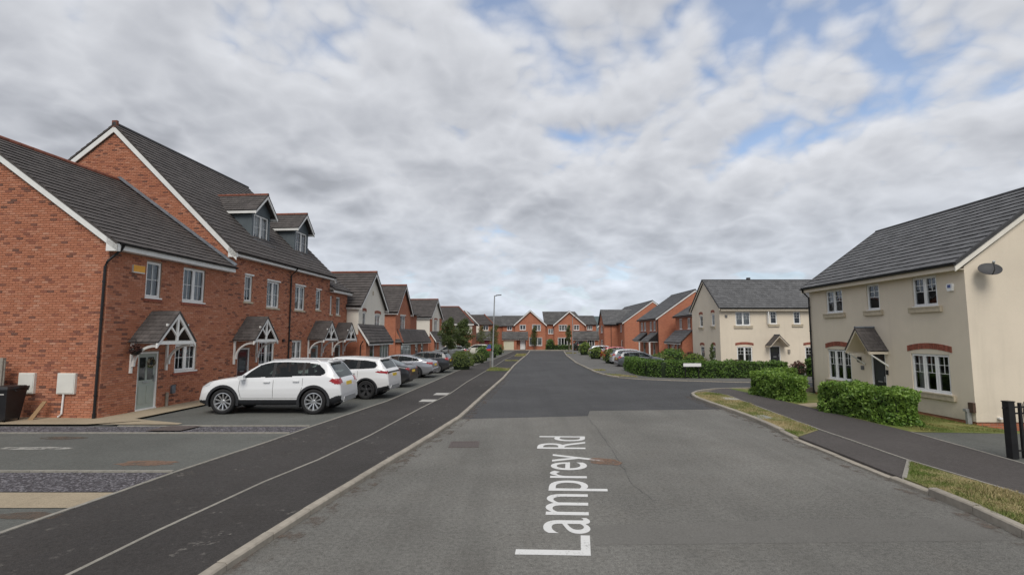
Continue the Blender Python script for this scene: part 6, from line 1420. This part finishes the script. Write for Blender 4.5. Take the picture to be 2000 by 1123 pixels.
    for sx_ in (.05, -.85):
        for sy_ in (-.36, .36): st = MB(); st.extr([(sx_ + .30, sy_ - .23, .45), (sx_ - .05, sy_ - .23, .45), (sx_ - .30, sy_ - .23, bz + .12), (sx_ - .17, sy_ - .23, bz + .12), (sx_ - .02, sy_ - .23, .62), (sx_ + .30, sy_ - .23, .62)], (0, .46, 0)); st.box(sx_ - .30, sx_ - .19, sy_ - .12, sy_ + .12, bz + .125, bz + .30); st.build('seat', M['clad'], root)
    # mirrors, plate, extras
    mx, mz = S['mirror']; wy = float(half(np.array([mx]))[0]) * .955
    for sg in (1, -1):
        a = MB(); a.extr([(mx - .05, sg * (wy + .04), mz - .06), (mx + .10, sg * (wy + .06), mz - .05), (mx + .12, sg * (wy + .06), mz + .05), (mx - .05, sg * (wy + .04), mz + .08)], (-.02, sg * .17, 0)); a.box(mx - .01, mx + .06, min(sg * (wy - .05), sg * (wy + .06)), max(sg * (wy - .05), sg * (wy + .06)), mz - .06, mz - .02); a.build('wing_mirror', pm, root)
    rz = np.linspace(.3, 1.2, 200); tail = [(z, float(txs[np.argmax(tzs >= z)])) for z in rz]
    xt = lambda z: min(tail, key=lambda p: abs(p[0] - z))[1]
    pz = S['plate']; a = MB(); xa, xb = xt(pz - .055), xt(pz + .055); a.extr([(xa - .012, -.26, pz - .055), (xb - .012, -.26, pz + .055), (xb + .02, -.26, pz + .055), (xa + .02, -.26, pz - .055)], (0, .52, 0)); a.build('number_plate', M['plate_y'], root)
    if S.get('rails'):
        for sg in (1, -1): y = sg * (S['W'] / 2 * .955 - tum * (S['rails'][2] - 1.06) - .02); a = MB(); a.tube([(S['rails'][0], y, S['rails'][2] - .06), (S['rails'][0] + .1, y, S['rails'][2]), (S['rails'][1] - .1, y, S['rails'][2] + .015), (S['rails'][1], y, S['rails'][2] - .05)], .016, 6); a.build('roof_rail', M['silver_trim'], root)
    if S.get('skid'): a = MB(); zx = S['skid']; a.extr([(x0 - .012, -.62, .36), (x0 - .012, .62, .36), (x0 - .012, .52, .52), (x0 - .012, -.52, .52)], (.12, 0, 0)); a.build('rear_skid', M['silver_trim'], root)
    if S.get('spoiler'): sx, sz = S['spoiler']; a = MB(); wS = W * .62; a.extr([(sx, -wS, sz), (sx - .16, -wS * .95, sz - .035), (sx - .16, -wS * .95, sz - .06), (sx + .05, -wS, sz - .06)], (0, 2 * wS, 0)); a.build('roof_spoiler', pm, root)
    if S.get('rear_strip'): z, hgt = S['rear_strip']; a = MB(); xa = xt(z); a.extr([(xa - .012, -W * .80, z - hgt), (xt(z + hgt) - .012, -W * .80, z + hgt), (xt(z + hgt) + .03, -W * .80, z + hgt), (xa + .03, -W * .80, z - hgt)], (0, W * 1.6, 0)); a.build('rear_strip', M['black'], root)
    return root
SUV = dict(L=4.50, W=1.84, r=.392, ar=.452, axles=(-1.40, 1.45), k=5, tum=.36, plate=.92, flare=.065, skid=1, rails=(-1.5, .1, 1.665), spoiler=(-1.72, 1.66), mirror=(.80, 1.14),
    top=[(-2.25, .62), (-2.245, .82), (-2.22, .97), (-2.10, 1.16), (-1.93, 1.39), (-1.80, 1.56), (-1.70, 1.625), (-1.1, 1.675), (-.4, 1.69), (.05, 1.67), (.40, 1.575), (.70, 1.39), (.96, 1.215), (1.12, 1.145), (1.65, 1.085), (1.98, 1.01), (2.13, .92), (2.21, .78), (2.25, .60)],
    belt=[(-2.25, 1.04), (-1.75, 1.16), (-.5, 1.125), (.85, 1.085), (1.2, 1.05), (1.95, .95), (2.25, .80)], bot=[(-2.25, .42), (-2.05, .35), (-1.8, .29), (1.75, .28), (2.05, .29), (2.25, .34)],
    glass=[(.86, 1.12), (.64, 1.32), (.34, 1.53), (.0, 1.60), (-.5, 1.612), (-1.15, 1.59), (-1.50, 1.53), (-1.68, 1.39), (-1.74, 1.27), (-1.60, 1.19), (-.5, 1.16)], pillars=[(-.16, -.06), (-1.08, -1.0)],
    ws=(.27, 1.0), rs=(-2.12, -1.80), clad=[(-2.4, .2), (-2.4, .60), (-2.10, .57), (-1.85, .46), (1.9, .45), (2.1, .43), (2.4, .44), (2.4, .2)], light_in=.58,
    lights=[[(-2.4, .94), (-2.4, 1.07), (-2.18, 1.10), (-1.93, 1.10), (-1.88, 1.03), (-2.02, .95), (-2.2, .92)], [(2.4, .88), (2.14, .98), (1.85, 1.0), (1.9, .90), (2.15, .82)]],
    doors=[[(-.12, .50), (.88, .50), (.96, .78), (.93, 1.10), (-.12, 1.14)], [(-1.04, .84), (-.90, .50), (-.12, .50), (-.12, 1.14), (-1.04, 1.16)]])
XOV = dict(L=4.38, W=1.90, r=.365, ar=.425, axles=(-1.30, 1.38), k=5, tum=.36, plate=.92, flare=.045, skid=1, spoiler=(-1.70, 1.585), mirror=(.80, 1.10), rear_strip=(1.02, .045),
    top=[(-2.19, .62), (-2.185, .85), (-2.15, 1.04), (-2.02, 1.20), (-1.86, 1.42), (-1.74, 1.545), (-1.2, 1.60), (-.4, 1.64), (.1, 1.63), (.5, 1.53), (.8, 1.36), (1.05, 1.20), (1.2, 1.13), (1.7, 1.07), (1.98, 1.0), (2.10, .88), (2.17, .74), (2.19, .60)],
    belt=[(-2.19, 1.08), (-1.7, 1.17), (-.5, 1.10), (1.0, 1.06), (1.9, .95), (2.19, .80)], bot=[(-2.19, .42), (-1.95, .34), (-1.7, .28), (1.7, .27), (2.0, .28), (2.19, .32)],
    glass=[(.95, 1.10), (.72, 1.30), (.42, 1.49), (.05, 1.55), (-.6, 1.53), (-1.3, 1.49), (-1.62, 1.44), (-1.72, 1.30), (-1.62, 1.20), (-.5, 1.135)], pillars=[(-.10, 0.0), (-1.02, -.90)],
    ws=(.36, 1.08), rs=(-2.03, -1.76), clad=[(-2.3, .2), (-2.3, .56), (-2.0, .50), (-1.7, .42), (1.8, .41), (2.3, .42), (2.3, .2)], light_in=.46,
    lights=[[(-2.3, .98), (-2.3, 1.07), (-1.80, 1.10), (-1.62, 1.07), (-1.8, 1.02)], [(2.3, .90), (2.1, .99), (1.75, .99), (1.85, .90)]], doors=[[(-.05, .46), (.88, .46), (.97, .8), (.96, 1.07), (-.05, 1.10)], [(-.95, .80), (-.84, .46), (-.05, .46), (-.05, 1.10), (-.95, 1.14)]])
SALOON = dict(L=4.70, W=1.82, r=.335, ar=.385, axles=(-1.40, 1.42), k=7, tum=.42, plate=.78, mirror=(.62, .98), flare=.02,
    top=[(-2.35, .58), (-2.34, .84), (-2.30, .98), (-2.1, 1.04), (-1.85, 1.08), (-1.5, 1.20), (-1.1, 1.345), (-.6, 1.42), (-.1, 1.43), (.3, 1.37), (.7, 1.17), (.98, 1.01), (1.5, .95), (1.95, .86), (2.2, .76), (2.32, .64), (2.35, .54)],
    belt=[(-2.35, .92), (-1.8, 1.0), (-.5, .96), (1.0, .92), (2.0, .80), (2.35, .66)], bot=[(-2.35, .36), (-2.1, .27), (-1.8, .21), (1.8, .19), (2.35, .24)],
    glass=[(.86, .965), (.45, 1.20), (.12, 1.33), (-.4, 1.365), (-.85, 1.325), (-1.25, 1.20), (-1.5, 1.07), (-1.3, 1.015)], pillars=[(-.34, -.26), (-1.14, -1.08)], ws=(.28, .97), rs=(-1.80, -1.06), light_in=.56,
    lights=[[(-2.45, .83), (-2.45, .93), (-2.25, .95), (-2.1, .92), (-2.25, .85)], [(2.4, .64), (2.2, .75), (1.8, .78), (1.9, .68)]], clad=[(-2.45, .2), (-2.45, .50), (-2.2, .44), (-2.0, .2)], doors=[[(-.30, .30), (.76, .30), (.84, .6), (.82, .93), (-.30, .96)], [(-1.05, .72), (-.96, .30), (-.30, .30), (-.30, .96), (-1.2, 1.0)]])
FAST = dict(SALOON, L=4.95, W=1.90, r=.35, ar=.395, axles=(-1.42, 1.50), plate=.80,
    top=[(-2.47, .58), (-2.46, .86), (-2.42, .99), (-2.2, 1.05), (-1.7, 1.19), (-1.1, 1.345), (-.5, 1.42), (0, 1.425), (.4, 1.37), (.8, 1.18), (1.08, 1.02), (1.6, .96), (2.05, .86), (2.3, .76), (2.43, .64), (2.47, .54)],
    belt=[(-2.47, .95), (-1.8, 1.02), (-.5, .97), (1.0, .93), (2.1, .80), (2.47, .66)], bot=[(-2.47, .36), (-2.2, .27), (-1.9, .21), (1.9, .19), (2.47, .24)],
    glass=[(.95, .975), (.5, 1.22), (.18, 1.33), (-.4, 1.365), (-.95, 1.32), (-1.4, 1.205), (-1.68, 1.09), (-1.5, 1.045)], ws=(.36, 1.06), rs=(-1.95, -1.02), pillars=[(-.34, -.27), (-1.2, -1.14)],
    lights=[[(-2.55, .82), (-2.55, .95), (-2.3, .98), (-2.02, .97), (-2.1, .88)], [(2.5, .64), (2.3, .75), (1.9, .78), (2.0, .68)]], clad=[(-2.55, .2), (-2.55, .46), (-2.3, .42), (-2.1, .2)], doors=[[(-.30, .30), (.84, .30), (.92, .6), (.90, .93), (-.30, .96)], [(-1.02, .72), (-.94, .30), (-.30, .30), (-.30, .96), (-1.25, 1.0)]])
HATCH = dict(L=4.15, W=1.78, r=.32, ar=.37, axles=(-1.26, 1.28), k=6, tum=.36, plate=.86, mirror=(.66, 1.0), flare=.02, spoiler=(-1.62, 1.45),
    top=[(-2.07, .58), (-2.06, .82), (-2.02, .98), (-1.90, 1.14), (-1.74, 1.36), (-1.62, 1.43), (-1.0, 1.48), (-.3, 1.49), (.15, 1.45), (.6, 1.27), (.95, 1.07), (1.4, 1.0), (1.75, .90), (1.95, .78), (2.04, .66), (2.07, .56)],
    belt=[(-2.07, .96), (-1.6, 1.05), (-.4, 1.0), (.9, .95), (1.7, .85), (2.07, .70)], bot=[(-2.07, .36), (-1.8, .27), (-1.5, .22), (1.6, .20), (2.07, .26)],
    glass=[(.80, 1.0), (.45, 1.22), (.12, 1.36), (-.4, 1.40), (-1.1, 1.375), (-1.5, 1.31), (-1.62, 1.16), (-1.5, 1.085)], pillars=[(-.28, -.20), (-1.12, -1.04)], ws=(.18, .92), rs=(-1.93, -1.64), light_in=.44,
    lights=[[(-2.2, .88), (-2.2, 1.06), (-1.95, 1.10), (-1.74, 1.04), (-1.85, .92)], [(2.2, .70), (1.95, .82), (1.6, .86), (1.7, .74)]], clad=[(-2.2, .2), (-2.2, .46), (-1.95, .40), (-1.8, .2)], doors=[[(-.24, .30), (.72, .30), (.80, .6), (.78, .96), (-.24, 1.0)], [(-.92, .72), (-.82, .30), (-.24, .30), (-.24, 1.0), (-1.0, 1.04)]])
def park_by_wheel(spec, wx, wy, dx, dy, side, z=.07, sc=1.0):
    """side +1: the given rear wheel is the one on the car's left"""
    d = Vector((dx, dy, 0)).normalized(); l = Vector((-d.y, d.x, 0)); c = Vector((wx, wy, 0)) - d * spec['axles'][0] * sc - l * side * (spec['W'] / 2 - .12) * sc
    return frame(c.x, c.y, math.atan2(d.y, d.x), z)
G_L = 'cars parked nose-in along the left terrace'
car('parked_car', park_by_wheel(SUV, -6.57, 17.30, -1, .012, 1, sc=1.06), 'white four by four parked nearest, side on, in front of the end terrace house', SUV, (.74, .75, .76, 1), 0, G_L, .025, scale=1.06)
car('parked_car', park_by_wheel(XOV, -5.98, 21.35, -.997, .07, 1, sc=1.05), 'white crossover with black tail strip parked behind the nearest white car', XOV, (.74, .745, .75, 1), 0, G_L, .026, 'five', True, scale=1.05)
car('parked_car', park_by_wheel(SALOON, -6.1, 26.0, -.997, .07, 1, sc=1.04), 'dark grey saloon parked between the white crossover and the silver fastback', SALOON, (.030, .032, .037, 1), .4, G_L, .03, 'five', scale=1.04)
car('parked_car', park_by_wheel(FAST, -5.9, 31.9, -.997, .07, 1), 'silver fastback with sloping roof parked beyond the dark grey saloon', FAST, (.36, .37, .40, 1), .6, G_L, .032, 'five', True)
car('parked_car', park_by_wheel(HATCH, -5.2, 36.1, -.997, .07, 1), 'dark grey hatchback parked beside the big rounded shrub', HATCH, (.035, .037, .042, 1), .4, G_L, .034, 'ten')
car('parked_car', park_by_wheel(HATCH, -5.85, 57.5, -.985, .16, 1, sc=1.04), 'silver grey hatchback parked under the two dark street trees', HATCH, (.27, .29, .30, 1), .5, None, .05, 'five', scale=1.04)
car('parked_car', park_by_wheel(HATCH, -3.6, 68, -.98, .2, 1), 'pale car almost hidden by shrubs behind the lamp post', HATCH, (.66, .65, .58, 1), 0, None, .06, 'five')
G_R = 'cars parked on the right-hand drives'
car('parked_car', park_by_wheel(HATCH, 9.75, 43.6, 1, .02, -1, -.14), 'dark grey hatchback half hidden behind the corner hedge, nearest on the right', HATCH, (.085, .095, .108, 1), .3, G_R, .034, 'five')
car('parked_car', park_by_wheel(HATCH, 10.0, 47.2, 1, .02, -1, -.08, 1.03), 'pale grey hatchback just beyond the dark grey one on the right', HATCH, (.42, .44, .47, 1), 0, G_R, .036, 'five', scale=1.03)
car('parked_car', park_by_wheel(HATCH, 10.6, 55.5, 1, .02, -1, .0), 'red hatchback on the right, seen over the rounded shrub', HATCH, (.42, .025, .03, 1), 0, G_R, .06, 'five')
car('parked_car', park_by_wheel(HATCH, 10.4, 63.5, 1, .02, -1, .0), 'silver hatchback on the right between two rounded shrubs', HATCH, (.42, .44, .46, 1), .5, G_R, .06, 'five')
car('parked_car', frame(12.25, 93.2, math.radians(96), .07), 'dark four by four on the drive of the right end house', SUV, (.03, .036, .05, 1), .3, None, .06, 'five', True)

# ------------------------------------------------------------------ street furniture and small things
def lamp_post(x, y, z, h, lean, label, group='street lamp posts'):
    r = empty('lamp_post', Matrix.Translation((x, y, z))); tag(r, label, 'lamp post', group)
    MB().tube([(0, 0, 0), (0, 0, 1.3)], .085, 12).build('base', M['galv'], r)
    MB().tube([(0, 0, 1.3), (lean * .2, 0, 1.36), (lean, 0, h)], [.08, .055, .045], 12).build('pole', M['galv'], r)
    MB().box(-.045, .045, -.09, -.078, .5, .95).build('hatch', M['galv'], r)
    a = MB(); a.tube([(lean, 0, h - .06), (lean + .16, -.02, h - .02)], .03, 8); a.extr([(lean + .1, -.10, h - .03), (lean + .55, -.09, h + .01), (lean + .58, 0, h + .02), (lean + .55, .09, h + .01), (lean + .1, .10, h - .03)], (0, 0, .07)); a.build('lamp_head', M['dish'], r); return r
lamp_post(-1.62, 42.78, .07, 5.95, .16, 'grey street lamp post on the left grass patch beside the shrubs')
lamp_post(8.96, 75.9, .07, 5.4, 0, 'distant street lamp post on the right pavement before the end house')
bd = empty('notice_board', frame(-1.80, 42.62, math.radians(8), .07)); tag(bd, 'small blue and red board beside the left lamp post', 'board')
MB().tube([(0, 0, 0), (0, 0, 1.5)], .025, 8).build('stake', M['timber'], bd); MB().extr([(-.36, -.02, 1.50), (.06, -.02, 1.55), (.06, -.02, 1.86), (-.16, -.02, 1.88)], (0, -.03, 0)).build('blue_panel', M['blue'], bd); MB().extr([(-.22, -.02, 1.36), (.06, -.02, 1.36), (.06, -.02, 1.54), (-.34, -.02, 1.49)], (0, -.03, 0)).build('red_panel', M['red'], bd)
sg = empty('street_name_sign', frame(10.45, 31.55, math.radians(2), .07)); tag(sg, 'low white street name sign in front of the long hedge', 'sign')
MB().box(0, 1.1, -.02, .0, .72, .92).build('plate', M['upvc'], sg); MB().box(-.02, 1.12, .001, .02, .70, .94).build('frame', M['black'], sg)
for x in (.12, .94): MB().box(x, x + .05, .021, .07, 0, .95).build('post', M['black'], sg)
# wheelie bin, fence panel and leaning plank at the far left
bn = empty('wheelie_bin', frame(-15.12, 15.55, math.radians(6), .13)); tag(bn, 'black wheelie bin against the brick gable on the far left', 'bin')
def frustum(mb, a, b, z0, z1):
    A = [(-a[0], -a[1], z0), (a[0], -a[1], z0), (a[0], a[1], z0), (-a[0], a[1], z0)]; B = [(-b[0], -b[1], z1), (b[0], -b[1], z1), (b[0], b[1], z1), (-b[0], b[1], z1)]
    mb.face(A[::-1]); mb.face(B)
    for i in range(4): j = (i + 1) % 4; mb.face([A[i], A[j], B[j], B[i]])
b_ = MB(); frustum(b_, (.22, .26), (.29, .36), .06, .92); b_.build('body', M['binblack'], bn)
b_ = MB(); frustum(b_, (.32, .39), (.32, .39), .92, .965); frustum(b_, (.31, .38), (.27, .33), .966, 1.03); b_.extr([(.31, -.2, .95), (.47, -.2, .99), (.47, .2, .99), (.31, .2, .95)], (0, 0, .035)); b_.build('lid', M['binblack'], bn)
MB().tube([(.40, -.22, .93), (.42, -.22, .9), (.42, .22, .9), (.40, .22, .93)], .016, 6).build('handle', M['binblack'], bn)
MB().box(.05, .2, -.349, -.335, .80, .83).build('rim_sticker', M['meter'], bn)
for s in (-1, 1): MB().lathe([(.001, -.03), (.10, -.03), (.10, .03), (.001, .03)], 16, lambda p: (.2, s * .24 + p[2], .10 + p[1])).build('wheel', M['tyre'], bn)
fn = empty('timber_fence', frame(-16.30, 15.98, math.radians(-4), .0)); tag(fn, 'weathered grey timber fence boards at the far left edge', 'fence')
bm_ = MB().box(0, .145, -.012, .012, .1, 1.92).mesh('fence_board', M['timber'])
for k in range(9): link('fence_board', bm_, fn, Matrix.Translation((.35 - .152 * k + .20, random.uniform(-.004, .004), random.uniform(-.02, .01))))
MB().box(.56, .66, -.06, .04, 0, 1.98).build('fence_post', M['timber'], fn); MB().box(-.9, .56, .013, .06, 1.5, 1.58).build('rail', M['timber'], fn)
pk = empty('leaning_plank', frame(-14.50, 15.93, math.radians(5), .13)); tag(pk, 'short brown plank leaning on the brick wall beside the bin', 'plank'); MB().extr([(-.12, -.16, 0), (.02, -.16, 0), (.17, .12, .52), (.05, .12, .52)], (0, -.025, .0)).build('plank', M['plank'], pk)
# black railings at the right edge
rl = empty('railings', frame(10.53, 11.05, math.radians(3), .09)); tag(rl, 'black metal hooped railings and post at the right edge by the side drive', 'railing')
MB().box(-.07, .07, -.07, .07, 0, 1.17).build('post', M['black'], rl); MB().box(-.08, .08, -.08, .08, 1.171, 1.19).build('post_cap', M['black'], rl)
for z in (.16, .93, 1.06): MB().box(.07, 3.2, -.012, .012, z - .016, z + .016).build('rail', M['black'], rl)
MB().box(-.14, -.07, -.012, .012, 1.03, 1.06).build('latch', M['black'], rl)
hm = MB(); hm.tube([(0, 0, .02), (0, 0, 1.10)] + [(.075 - .075 * math.cos(t), 0, 1.10 + .075 * math.sin(t)) for t in [math.pi * k / 8 for k in range(1, 9)]] + [(.15, 0, .02)], .011, 6); hm = hm.mesh('hooped_bar', M['black'])
MB().box(.225, .275, -.025, .025, 0, 1.15).build('bar', M['black'], rl)
for k in range(9): link('hooped_bar', hm, rl, Matrix.Translation((.33 + .30 * k, 0, 0)))
MB().box(3.2, 3.3, -.05, .05, 0, 1.17).build('post', M['black'], rl)
